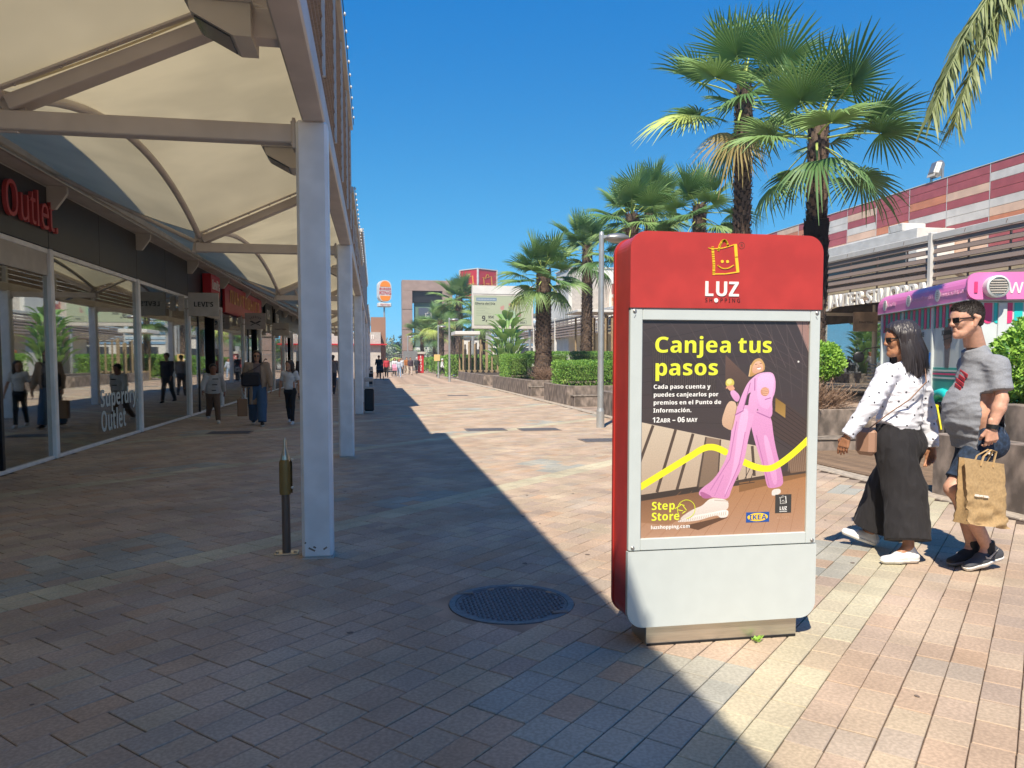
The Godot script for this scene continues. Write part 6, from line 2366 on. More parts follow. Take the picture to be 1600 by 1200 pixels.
func pose(H: float, yaw: float, c: Dictionary) -> Dictionary:
	# joints of a figure of height H facing yaw (0 looks to +z); swings in radians, forward positive
	var s := H / 1.75
	var f := Vector3(sin(yaw), 0, cos(yaw))
	var l := Vector3(f.z, 0, -f.x)
	var w: float = c.get("w", 1.0)
	var j := {"f": f, "s": s, "w": w}
	var hy := 0.90 * s
	var leg := func(a: float, kn: float, o: Vector3, nm: String) -> void:
		var hip := Vector3(0, hy, 0) + o
		var kp := hip + (Vector3.DOWN * cos(a) + f * sin(a)) * 0.43 * s
		var b := a - kn
		var an := kp + (Vector3.DOWN * cos(b) + f * sin(b)) * 0.40 * s
		var up: float = c.get("lift" + nm, 0.0)
		var fd := (f * cos(up) + Vector3.UP * sin(up))
		j["hip" + nm] = hip
		j["kn" + nm] = kp
		j["an" + nm] = an
		j["to" + nm] = an + fd * 0.155 * s + Vector3.DOWN * 0.052 * s
		j["he" + nm] = an - fd * 0.055 * s + Vector3.DOWN * 0.048 * s
	leg.call(c.get("aL", 0.35), c.get("kL", 0.1), l * 0.085 * s * w, "L")
	leg.call(c.get("aR", -0.25), c.get("kR", 0.35), -l * 0.085 * s * w, "R")
	var lean: Vector3 = f * c.get("lean", 0.02)
	j["pel"] = Vector3(0, hy + 0.05 * s, 0)
	j["waist"] = Vector3(0, 1.06 * s, 0) + lean * 0.4
	j["chest"] = Vector3(0, 1.28 * s, 0) + lean
	j["neck"] = Vector3(0, 1.47 * s, 0) + lean * 1.4
	var hyaw: float = yaw + c.get("look", 0.0)
	j["hf"] = Vector3(sin(hyaw), -c.get("nod", 0.08), cos(hyaw)).normalized()
	j["head"] = Vector3(0, 1.63 * s, 0) + lean * 1.7 + f * 0.02 * s
	var arm := func(a: float, el: float, ab: float, sg: float, nm: String) -> void:
		var sh: Vector3 = Vector3(0, 1.415 * s, 0) + lean * 1.3 + l * sg * 0.18 * s * w
		var d := (Vector3.DOWN * cos(a) + f * sin(a) + l * sg * ab).normalized()
		var ep: Vector3 = sh + d * 0.285 * s
		var b := a + el
		var d2 := (Vector3.DOWN * cos(b) + f * sin(b) + l * sg * ab * 0.4).normalized()
		j["sh" + nm] = sh
		j["el" + nm] = ep
		j["wr" + nm] = ep + d2 * 0.25 * s
		j["ha" + nm] = ep + d2 * 0.42 * s
	arm.call(c.get("sL", -0.3), c.get("eL", 0.25), c.get("ab", 0.16), 1.0, "L")
	arm.call(c.get("sR", 0.3), c.get("eR", 0.3), c.get("ab", 0.16), -1.0, "R")
	var low := 9.0
	for k in ["toL", "heL", "toR", "heR"]:
		low = minf(low, (j[k] as Vector3).y)
	var dy := 0.030 * s - low
	for k in j:
		if j[k] is Vector3 and k != "f" and k != "hf":
			j[k] += Vector3.UP * dy
	return j


func bounds(j: Dictionary, pad: float) -> Array:
	var a := Vector3.ONE * 9
	var b := Vector3.ONE * -9
	for k in j:
		if j[k] is Vector3 and k != "f" and k != "hf":
			a = a.min(j[k])
			b = b.max(j[k])
	return [a - Vector3.ONE * pad, b + Vector3.ONE * pad]


func head_sdf(j: Dictionary, cell: float, mb: MB, female := false) -> void:
	var s: float = j.s * j.get("hs", 1.0)
	var c: Vector3 = j.head
	var f: Vector3 = j.hf
	var l := Vector3.UP.cross(f).normalized()
	var u := f.cross(l).normalized()
	var d := SDF.new(c - Vector3.ONE * 0.19 * s, c + Vector3.ONE * 0.19 * s, cell)
	d.cap(c + u * 0.036 * s - f * 0.028 * s, c + u * 0.034 * s + f * 0.022 * s, 0.079 * s, 0.074 * s, 0.02, l, 0.92)
	d.cap(c + u * 0.02 * s + f * 0.034 * s, c - u * 0.072 * s + f * 0.042 * s, 0.062 * s, 0.040 * s, 0.03)
	for k in [-1.0, 1.0]:
		d.cap(c - u * 0.045 * s + l * k * 0.046 * s - f * 0.005 * s, c - u * 0.092 * s + l * k * 0.022 * s + f * 0.05 * s, 0.028 * s, 0.024 * s, 0.03)
		d.cap(c + u * 0.024 * s + l * k * 0.012 * s + f * 0.088 * s, c + u * 0.022 * s + l * k * 0.045 * s + f * 0.072 * s, 0.012 * s, 0.010 * s, 0.014)
		d.cap(c - u * 0.018 * s + l * k * 0.04 * s + f * 0.066 * s, c - u * 0.03 * s + l * k * 0.034 * s + f * 0.07 * s, 0.018 * s, 0.018 * s, 0.02)
		d.cap(c - u * 0.022 * s + l * k * 0.010 * s + f * 0.104 * s, c - u * 0.026 * s + l * k * 0.013 * s + f * 0.098 * s, 0.008 * s, 0.008 * s, 0.01)
		# ears: rim, lobe
		d.cap(c + u * 0.028 * s + l * k * 0.078 * s - f * 0.010 * s, c + u * 0.012 * s + l * k * 0.087 * s - f * 0.034 * s, 0.012 * s, 0.012 * s, 0.006, l, 0.6)
		d.cap(c + u * 0.012 * s + l * k * 0.087 * s - f * 0.034 * s, c - u * 0.040 * s + l * k * 0.075 * s - f * 0.010 * s, 0.012 * s, 0.011 * s, 0.006, l, 0.6)
		d.cap(c + u * 0.018 * s + l * k * 0.072 * s - f * 0.014 * s, c - u * 0.030 * s + l * k * 0.070 * s - f * 0.010 * s, 0.007 * s, 0.007 * s, 0.008)
	d.cap(c + u * 0.016 * s + f * 0.094 * s, c - u * 0.022 * s + f * 0.108 * s, 0.008 * s, 0.0115 * s, 0.014)
	d.cap(c - u * 0.050 * s + f * 0.0885 * s - l * 0.014 * s, c - u * 0.050 * s + f * 0.0885 * s + l * 0.014 * s, 0.0075 * s, 0.0075 * s, 0.006)
	d.cap(c - u * 0.062 * s + f * 0.086 * s - l * 0.012 * s, c - u * 0.062 * s + f * 0.086 * s + l * 0.012 * s, 0.0085 * s, 0.0085 * s, 0.006)
	d.cap(c - u * 0.098 * s + f * 0.080 * s, c - u * 0.088 * s + f * 0.068 * s, 0.022 * s, 0.028 * s, 0.025)
	var nb: Vector3 = j.neck
	d.cap(nb - Vector3.UP * 0.01, c - u * 0.05 * s - f * 0.028 * s, (0.050 if female else 0.068) * s, (0.047 if female else 0.060) * s, 0.02)
	d.into(mb)


func hand_sdf(j: Dictionary, nm: String, cell: float, mb: MB, curl := 0.5, palm_dir := Vector3.ZERO) -> void:
	var w: Vector3 = j["wr" + nm]
	var t: Vector3 = j["ha" + nm]
	var s: float = j.s
	var dir := (t - w).normalized()
	var f: Vector3 = j.f
	var l := Vector3.UP.cross(f).normalized() * (1.0 if nm == "L" else -1.0)
	var inn := palm_dir if palm_dir != Vector3.ZERO else -l
	inn = (inn - dir * inn.dot(dir)).normalized()  # palm faces the thigh
	var fore := (f - dir * f.dot(dir) - inn * f.dot(inn)).normalized()  # thumb side forward
	var d := SDF.new(w.min(t) - Vector3.ONE * 0.10 * s, w.max(t) + Vector3.ONE * 0.10 * s, cell)
	var k0 := w + dir * 0.085 * s
	d.cap(w - dir * 0.04 * s, w + dir * 0.02 * s, 0.026 * s, 0.026 * s, 0.01, inn, 0.75)
	for q in 4:
		var o := fore * (0.030 - 0.0195 * q) * s
		d.cap(w + dir * 0.025 * s + o * 0.6, k0 + o - dir * 0.004 * s * q, 0.0145 * s, 0.0125 * s, 0.012)
		var len: float = [0.070, 0.078, 0.072, 0.056][q] * s
		var p := k0 + o - dir * 0.004 * s * q
		var cu: float = curl * [0.8, 0.95, 1.1, 1.2][q]
		var pr := 0.0098
		for seg in 3:
			var a: float = cu * [0.45, 1.15, 1.7][seg]
			var e: Vector3 = p + (dir * cos(a) + inn * sin(a)) * len * [0.45, 0.32, 0.25][seg]
			d.cap(p, e, pr * s, (pr - 0.0010) * s, 0.003)
			pr -= 0.0009
			p = e
	var tb := w + dir * 0.025 * s + fore * 0.024 * s + inn * 0.008 * s
	var t1 := tb + (dir * 0.75 + fore * 0.6 + inn * 0.25).normalized() * 0.042 * s
	var t2 := t1 + (dir * 0.95 + fore * 0.05 + inn * (0.3 + curl * 0.5)).normalized() * 0.032 * s
	d.cap(tb, t1, 0.0155 * s, 0.0115 * s, 0.012)
	d.cap(t1, t2, 0.0112 * s, 0.0092 * s, 0.004)
	d.into(mb)


func shoe(j: Dictionary, nm: String, t: Node3D, up: Material, sole: Material, cell: float, big := 1.0) -> void:
	var s: float = j.s * big
	var h: Vector3 = j["he" + nm]
	var o: Vector3 = j["to" + nm]
	var a: Vector3 = j["an" + nm]
	var d := (o - h).normalized()
	var side := d.cross(Vector3.UP).normalized()
	var u := side.cross(d)
	var lo := h.min(o).min(a) - Vector3.ONE * 0.09
	var hi := h.max(o).max(a) + Vector3.ONE * 0.09
	var m := SDF.new(lo, hi, cell)
	var mid := h.lerp(o, 0.55)
	m.cap(h + u * 0.014 * s, mid + u * 0.016 * s, 0.034 * s, 0.037 * s, 0.02)
	m.cap(mid + u * 0.012 * s, o + u * 0.002 * s, 0.040 * s, 0.033 * s, 0.02, u, 0.72)
	m.cap(h + u * 0.02 * s, a + (h - a).normalized() * 0.0 + u * 0.006 * s, 0.033 * s, 0.036 * s, 0.02)
	m.cap(h.lerp(o, 0.28) + u * 0.045 * s, mid + u * 0.022 * s, 0.028 * s, 0.026 * s, 0.02)
	m.cut(h - u * 0.010 * s, -u)
	m.cut(a + u * 0.022 * s, u)
	var mb := MB.new()
	m.into(mb)
	var sh := obj("shoe", mb, up, t)
	m = SDF.new(lo, hi, cell)
	m.cap(h + u * 0.008 * s, mid + u * 0.008 * s, 0.040 * s, 0.043 * s, 0.02)
	m.cap(mid + u * 0.008 * s, o + u * 0.004 * s, 0.045 * s, 0.037 * s, 0.02)
	m.cut(h - u * 0.028 * s, -u)
	m.cut(h - u * 0.001 * s, u)
	mb = MB.new()
	m.into(mb)
	obj("sole", mb, sole, sh)


func body(j: Dictionary, t: Node3D, skin: Material, cell: float, hands: int, female := false, hcell := 0.006, curlL := 0.5, curlR := 0.5) -> void:
	var s: float = j.s
	var w: float = j.w
	var bb := bounds(j, 0.16)
	var d := SDF.new(bb[0], bb[1], cell)
	var f: Vector3 = j.f
	var l := Vector3.UP.cross(f).normalized()
	d.cap(j.chest, j.waist, 0.105 * s, 0.095 * s, 0.04, l, 1.35 * w)
	d.cap(j.waist, j.pel, 0.095 * s, 0.10 * s, 0.04, l, 1.4 * w)
	d.cap(j.chest, (j.neck as Vector3) - Vector3.UP * 0.03, 0.09 * s, 0.055 * s, 0.04)
	for n in ["L", "R"]:
		d.cap(j.chest + Vector3.UP * 0.09 * s, j["sh" + n], 0.055 * s, 0.050 * s, 0.03)
		d.cap(j["sh" + n], j["el" + n], 0.047 * s * w, 0.036 * s * w, 0.02)
		var fm: Vector3 = (j["el" + n] as Vector3).lerp(j["wr" + n], 0.3)
		d.cap(j["el" + n], fm, 0.036 * s * w, 0.039 * s * w, 0.02)
		d.cap(fm, j["wr" + n], 0.039 * s * w, 0.026 * s, 0.02)
		d.cap(j["hip" + n], j["kn" + n], 0.078 * s * w, 0.052 * s * w, 0.03)
		var cf: Vector3 = (j["kn" + n] as Vector3).lerp(j["an" + n], 0.32) - f * 0.018 * s
		d.cap(j["kn" + n], cf, 0.050 * s * w, 0.054 * s * w, 0.02)
		d.cap(cf, j["an" + n], 0.054 * s * w, 0.036 * s, 0.02)
		d.cap(j["an" + n], (j["he" + n] as Vector3).lerp(j["to" + n], 0.7), 0.034 * s, 0.026 * s, 0.02)
		if hands == 0:
			d.cap(j["wr" + n], j["ha" + n], 0.030 * s, 0.022 * s, 0.02)
	if hands == 0:
		d.cap((j.head as Vector3) + Vector3.UP * 0.03 * s, (j.head as Vector3) - Vector3.UP * 0.06 * s + (j.hf as Vector3) * 0.03 * s, 0.082 * s, 0.055 * s, 0.03)
		d.cap(j.neck, j.head, 0.05 * s, 0.05 * s, 0.02)
	else:
		d.cap((j.neck as Vector3) - Vector3.UP * 0.03, j.neck, 0.052 * s, 0.052 * s, 0.02)
	var mb := MB.new()
	d.into(mb)
	if hands > 0:
		head_sdf(j, hcell, mb, female)
		hand_sdf(j, "L", hcell * 0.8, mb, curlL)
		hand_sdf(j, "R", hcell * 0.8, mb, curlR)
	obj("body", mb, skin, t)


func torso_cloth(j: Dictionary, d: SDF, r: float, belly: float, hem: Vector3) -> void:
	var s: float = j.s
	var w: float = j.w
	var f: Vector3 = j.f
	var l := Vector3.UP.cross(f).normalized()
	d.cap((j.chest as Vector3) + Vector3.UP * 0.02, j.waist, (0.115 + r) * s, (0.112 + r + belly * 0.4) * s, 0.05, l, 1.34 * w)
	if belly > 0.0:
		d.cap((j.waist as Vector3) + f * 0.05 * s + Vector3.UP * 0.06, (j.waist as Vector3) + f * 0.045 * s - Vector3.UP * 0.03, (0.10 + belly) * s, (0.10 + belly) * s, 0.06, l, 1.2)
	d.cap(j.waist, hem - Vector3.UP * 0.06, (0.112 + r + belly * 0.4) * s, (0.116 + r + belly * 0.3) * s, 0.05, l, 1.38 * w)
	d.cap((j.chest as Vector3) + Vector3.UP * 0.04 * s, (j.neck as Vector3) - Vector3.UP * 0.035 * s, (0.10 + r) * s, (0.066 + r * 0.5) * s, 0.05, l, 1.15)


func sleeves(j: Dictionary, d: SDF, r: float, long: bool) -> void:
	var s: float = j.s
	var w: float = j.w
	for n in ["L", "R"]:
		var sh: Vector3 = j["sh" + n]
		var el: Vector3 = j["el" + n]
		var wr: Vector3 = j["wr" + n]
		d.cap((j.neck as Vector3) - Vector3.UP * 0.05 * s, sh, (0.045 + r * 0.5) * s, (0.048 + r * 0.6) * s, 0.04)
		d.cap((j.chest as Vector3) + Vector3.UP * 0.06 * s, sh, (0.07 + r * 0.5) * s, (0.050 + r * 0.6) * s, 0.04)
		if long:
			d.cap(sh, el, (0.049 + r) * s * w, (0.041 + r) * s * w, 0.03)
			d.cap(el, wr, (0.041 + r) * s * w, (0.031 + r * 0.8) * s, 0.03)
		else:
			d.cap(sh, sh.lerp(el, 0.72), (0.050 + r) * s * w, (0.052 + r * 1.2) * s * w, 0.03)


func top_garment(called: String, j: Dictionary, t: Node3D, mt: Material, cell: float, r := 0.012, long := true, belly := 0.0, drop := 0.05, wr := 0.006) -> MeshInstance3D:
	var bb := bounds(j, 0.22)
	var s: float = j.s
	var hem: Vector3 = (j.pel as Vector3) - Vector3.UP * drop * s
	var lo: Vector3 = bb[0]
	lo.y = minf(hem.y, minf((j.wrL as Vector3).y, (j.wrR as Vector3).y)) - 0.1
	var hi: Vector3 = bb[1]
	hi.y = (j.neck as Vector3).y + 0.08
	var d := SDF.new(lo, hi, cell)
	torso_cloth(j, d, r, belly, hem)
	# open hem, neck and cuffs: flat cuts limited to where they belong
	cut_near(d, hem, Vector3.DOWN, hem, 0.40, j)
	sleeves(j, d, r, long)
	folds(d, wr, 17, Vector3(4.0, 9.0, 4.0))
	cut_near(d, (j.neck as Vector3) + Vector3.UP * 0.012 * s - (j.f as Vector3) * 0.01, (Vector3.UP + (j.f as Vector3) * 0.45).normalized(), j.neck, 0.12, j)
	for n in ["L", "R"]:
		if long:
			cut_near(d, j["wr" + n], ((j["wr" + n] as Vector3) - j["el" + n]).normalized(), j["wr" + n], 0.09, j)
		else:
			var e: Vector3 = (j["sh" + n] as Vector3).lerp(j["el" + n], 0.74)
			cut_near(d, e, ((j["el" + n] as Vector3) - j["sh" + n]).normalized(), e, 0.115, j)
	var mb := MB.new()
	d.into(mb)
	return obj(called, mb, mt, t)


func cut_near(d: SDF, at: Vector3, nrm: Vector3, c: Vector3, rad: float, _j: Dictionary) -> void:
	var i := 0
	for z in d.nz:
		for y in d.ny:
			for x in d.nx:
				if d.f[i] < 0.15:
					var p := d.lo + Vector3(x, y, z) * d.h
					var q := p - c
					if (Vector2(q.x, q.z).length() if absf(nrm.y) > 0.9 else q.length()) < rad:
						d.f[i] = maxf(d.f[i], (p - at).dot(nrm))
				i += 1


func folds(d: SDF, amp: float, sd: int, sc: Vector3) -> void:  # soft valleys with narrow ridges, then a faint weave of small ones
	if amp <= 0.0:
		return
	var nf := FastNoiseLite.new()
	nf.frequency = 1.0
	nf.fractal_type = FastNoiseLite.FRACTAL_RIDGED
	nf.fractal_octaves = 2
	nf.seed = sd
	d.wrinkle(nf, -amp, sc)
	nf.fractal_type = FastNoiseLite.FRACTAL_FBM
	nf.seed = sd + 1
	d.wrinkle(nf, amp * 0.25, sc * 2.6)


func trousers(called: String, j: Dictionary, t: Node3D, mt: Material, cell: float, r := 0.012, to_knee := 1.0, flare := 0.0, rise := 0.06, wr := 0.005) -> MeshInstance3D:
	# to_knee: 1 = down to the ankles, less than 1 = that share of the thigh
	var s: float = j.s
	var w: float = j.w
	var bb := bounds(j, 0.22)
	var hi: Vector3 = bb[1]
	var top: Vector3 = (j.pel as Vector3) + Vector3.UP * rise * s
	hi.y = top.y + 0.12
	var lo: Vector3 = bb[0]
	lo.y = -0.02
	var d := SDF.new(lo, hi, cell)
	var f: Vector3 = j.f
	var l := Vector3.UP.cross(f).normalized()
	d.cap(top, (j.pel as Vector3) - Vector3.UP * 0.05 * s, (0.103 + r) * s, (0.112 + r) * s, 0.04, l, 1.42 * w)
	d.cap((j.pel as Vector3) - f * 0.045 * s - Vector3.UP * 0.05 * s + l * 0.05, (j.pel as Vector3) - f * 0.045 * s - Vector3.UP * 0.05 * s - l * 0.05, (0.098 + r) * s, (0.098 + r) * s, 0.04)
	for n in ["L", "R"]:
		var hp: Vector3 = j["hip" + n]
		var kn: Vector3 = j["kn" + n]
		var an: Vector3 = j["an" + n]
		if to_knee < 1.0:
			d.cap(hp, hp.lerp(kn, to_knee), (0.080 + r) * s * w, (0.064 + r * 1.3 + flare) * s * w, 0.03)
		else:
			d.cap(hp, kn, (0.090 + r) * s * w, (0.060 + r + flare * 0.55) * s * w, 0.03)
			d.cap(kn, an, (0.060 + r + flare * 0.55) * s * w, (0.046 + r + flare) * s, 0.03)
	folds(d, wr, 27, Vector3(8.0, 3.0, 8.0))
	cut_near(d, top, Vector3.UP, top, 0.4, j)
	for n in ["L", "R"]:
		var a: Vector3 = j["kn" + n]
		var b: Vector3 = j["an" + n]
		var hem: float = j.get("hem", 0.98)
		if to_knee < 1.0:
			b = a
			a = j["hip" + n]
			hem = to_knee * 0.98
		var e := a.lerp(b, hem)
		cut_near(d, e, (b - a).normalized(), e, 0.12 + flare, j)
	var mb := MB.new()
	d.into(mb)
	return obj(called, mb, mt, t)


func hair_cap(j: Dictionary, t: Node3D, mt: Material, cell: float, long: float, cropped := false, hs := 1.0) -> void:
	var s: float = j.s * hs
	var c: Vector3 = j.head
	var f: Vector3 = j.hf
	var l := Vector3.UP.cross(f).normalized()
	var u := f.cross(l).normalized()
	var lo := c - Vector3.ONE * 0.24 * s - Vector3.UP * long
	var d := SDF.new(lo, c + Vector3.ONE * 0.24 * s, cell)
	if cropped:  # close on the sides and the nape, a little longer on top
		d.cap(c + u * 0.037 * s - f * 0.030 * s, c + u * 0.036 * s + f * 0.018 * s, 0.0825 * s, 0.078 * s, 0.02, l, 0.92)
		d.cap(c + u * 0.062 * s - f * 0.040 * s, c + u * 0.066 * s + f * 0.044 * s, 0.056 * s, 0.048 * s, 0.03, l, 0.95)
		d.cap(c - u * 0.02 * s - f * 0.044 * s, c + u * 0.03 * s - f * 0.034 * s, 0.064 * s, 0.076 * s, 0.03)
		cut_near(d, c + u * 0.060 * s + f * 0.078 * s, (f * 0.9 - u * 0.45).normalized(), c + u * 0.02 * s + f * 0.1 * s, 0.085 * s, j)
		cut_near(d, c + u * 0.022 * s + f * 0.012 * s, (f * 0.85 - u * 0.55).normalized(), c - u * 0.03 * s + f * 0.05 * s, 0.10 * s, j)
		d.cut(c - u * 0.050 * s - f * 0.06 * s, (-u - f * 0.25).normalized())
	else:
		d.cap(c + u * 0.040 * s - f * 0.035 * s, c + u * 0.045 * s + f * 0.012 * s, 0.094 * s, 0.086 * s, 0.02)
		if long > 0.0:
			for k in [-1.0, -0.33, 0.33, 1.0]:
				d.cap(c + u * 0.02 * s - f * 0.045 * s + l * k * 0.055 * s, c - u * 0.05 * s - Vector3.UP * long - f * (0.085 - 0.02 * absf(k)) * s + l * k * 0.088 * s, 0.055 * s, 0.034 * s, 0.03)
			for k in [-1.0, 1.0]:
				d.cap(c + u * 0.03 * s + l * k * 0.068 * s, c - u * 0.04 * s - Vector3.UP * long * 0.8 + l * k * 0.095 * s - f * 0.005 * s, 0.036 * s, 0.022 * s, 0.03)
		else:
			d.cap(c + u * 0.01 * s - f * 0.04 * s, c - u * 0.03 * s - f * 0.03 * s, 0.075 * s, 0.06 * s, 0.03)
		cut_near(d, c + u * 0.045 * s + f * 0.055 * s, (f * 1.0 - u * 0.5).normalized(), c + f * 0.08 * s, 0.085 * s, j)
	var nf := FastNoiseLite.new()
	nf.frequency = 1.0
	nf.fractal_octaves = 2
	d.wrinkle(nf, 0.005 if long > 0 else 0.003, Vector3(45, 5, 45) if long > 0 else Vector3(70, 50, 70))
	var mb := MB.new()
	d.into(mb)
	if long > 0.0 and cell < 0.008:  # single strands over the mass, ends uneven
		for i in 900:
			var a := rnd(-2.2, 2.2)
			var o := (-f * cos(a) + l * sin(a)).normalized()
			var p0 := c + u * rnd(0.118, 0.128) * s + o * 0.03 * s - f * 0.01 * s
			var p1 := c + u * 0.05 * s + o * rnd(0.092, 0.100) * s - f * 0.02 * s
			var p2 := c - Vector3.UP * long * 0.5 + o * rnd(0.112, 0.128) * s - f * 0.048 * s
			var p3 := c - Vector3.UP * (long + rnd(0.03, 0.085)) + o * rnd(0.100, 0.132) * s - f * 0.058 * s + l * rnd(-0.03, 0.03)
			var w := o.cross(Vector3.UP).normalized() * rnd(0.0015, 0.005)
			var n0 := (o * 0.3 + u + w * rnd(-25, 25)).normalized()
			var n1 := (o + u * 0.5 + w * rnd(-50, 50)).normalized()
			var n2 := (o + w * rnd(-70, 70)).normalized()
			mb.quad_n(p0 - w * 0.5, p0 + w * 0.5, p1 + w, p1 - w, n0, n0, n1, n1)
			mb.quad_n(p1 - w, p1 + w, p2 + w, p2 - w, n1, n1, n2, n2)
			mb.quad_n(p2 - w, p2 + w, p3 + w * 0.15, p3 - w * 0.15, n2, n2, n2, n2)
	elif cropped:  # short bristles
		var n := mb.v.size()
		for i in range(0, n, 5):
			var p := mb.v[i]
			var k := mb.n[i]
			var top := clampf((p - c).dot(u) / (0.10 * s), 0.1, 1.0)
			var q := p + (k * 0.7 + u * 0.25 + f * 0.35 * top + Vector3(rnd(-0.5, 0.5), rnd(-0.3, 0.3), rnd(-0.5, 0.5))).normalized() * (0.003 + 0.010 * top * top)
			var w := k.cross(Vector3(rnd(-1, 1), rnd(-1, 1), rnd(-1, 1))).normalized() * 0.0016
			mb.tri(p - w, p + w, q)
	obj("hair", mb, mt, t)


func sunglasses(j: Dictionary, t: Node3D, fr: Material) -> void:
	var s: float = j.s * j.get("hs", 1.0)
	var c: Vector3 = j.head
	var f: Vector3 = j.hf
	var l := Vector3.UP.cross(f).normalized()
	var u := f.cross(l).normalized()
	var b := Basis(l, u, f)
	var m := MB.new()
	for k in [-1.0, 1.0]:
		m.bar(c + u * 0.014 * s + l * k * 0.066 * s + f * 0.088 * s, c + u * 0.016 * s + l * k * 0.083 * s - f * 0.022 * s, 0.004, 0.009, 0.001, u)
	m.box(c + u * 0.016 * s + f * 0.103 * s, Vector3(0.022, 0.005, 0.005) * s, 0.0, b)
	var g := obj("sunglasses", m, fr, t)
	for k in [-1.0, 1.0]:
		m = MB.new()
		m.box(c + u * 0.006 * s + l * k * 0.034 * s + f * 0.096 * s, Vector3(0.050, 0.036, 0.005) * s, 0.009 * s, b * Basis(Vector3.UP, k * 0.34))
		obj("lens", m, mat("dark lens", hexc("1b1a1c"), 0.12), g)


func cloth(called: String, c: String, rough := 0.85) -> Material:
	var m := mat(called, hexc(c), rough, 0.0, noise_tex(0.10, 0.88, 1.0, 3, 256, 1.0, 71), Vector3.ONE * 3.0)
	m.rim_enabled = true
	m.rim = 0.25
	return m


func walker(label: String, at: Vector3, yaw: float, H: float, c: Dictionary, look: Array, cell: float, hands := 0) -> Node3D:
	# look: top, bottom, shoe, hair, skin colours
	var t := thing("person", label, "person", at)
	var j := pose(H, yaw, c)
	j["hs"] = c.get("hs", 1.0)
	var skin := mat("skin " + look[4], hexc(look[4]), 0.55)
	body(j, t, skin, cell, hands, c.get("long", 0.0) > 0.0)
	top_garment("top", j, t, cloth("cloth " + look[0], look[0]), cell, c.get("r", 0.012), c.get("sleeve", true), 0.0, c.get("drop", 0.05), 0.006 if hands > 0 else 0.0)
	trousers("trousers", j, t, cloth("cloth " + look[1], look[1]), cell, c.get("tr", 0.012), 1.0, c.get("flare", 0.0), 0.06, 0.005 if hands > 0 else 0.0)
	for n in ["L", "R"]:
		shoe(j, n, t, mat("shoe " + look[2], hexc(look[2]), 0.6), mats["letter white"] if hands > 0 else mats["black"], 0.010 if hands > 0 else 0.02)
	hair_cap(j, t, mat("hair " + look[3], hexc(look[3]), 0.5), 0.009 if hands > 0 else 0.02, c.get("long", 0.0), false, c.get("hs", 1.0))
	t.set_meta("joints", j)
	return t


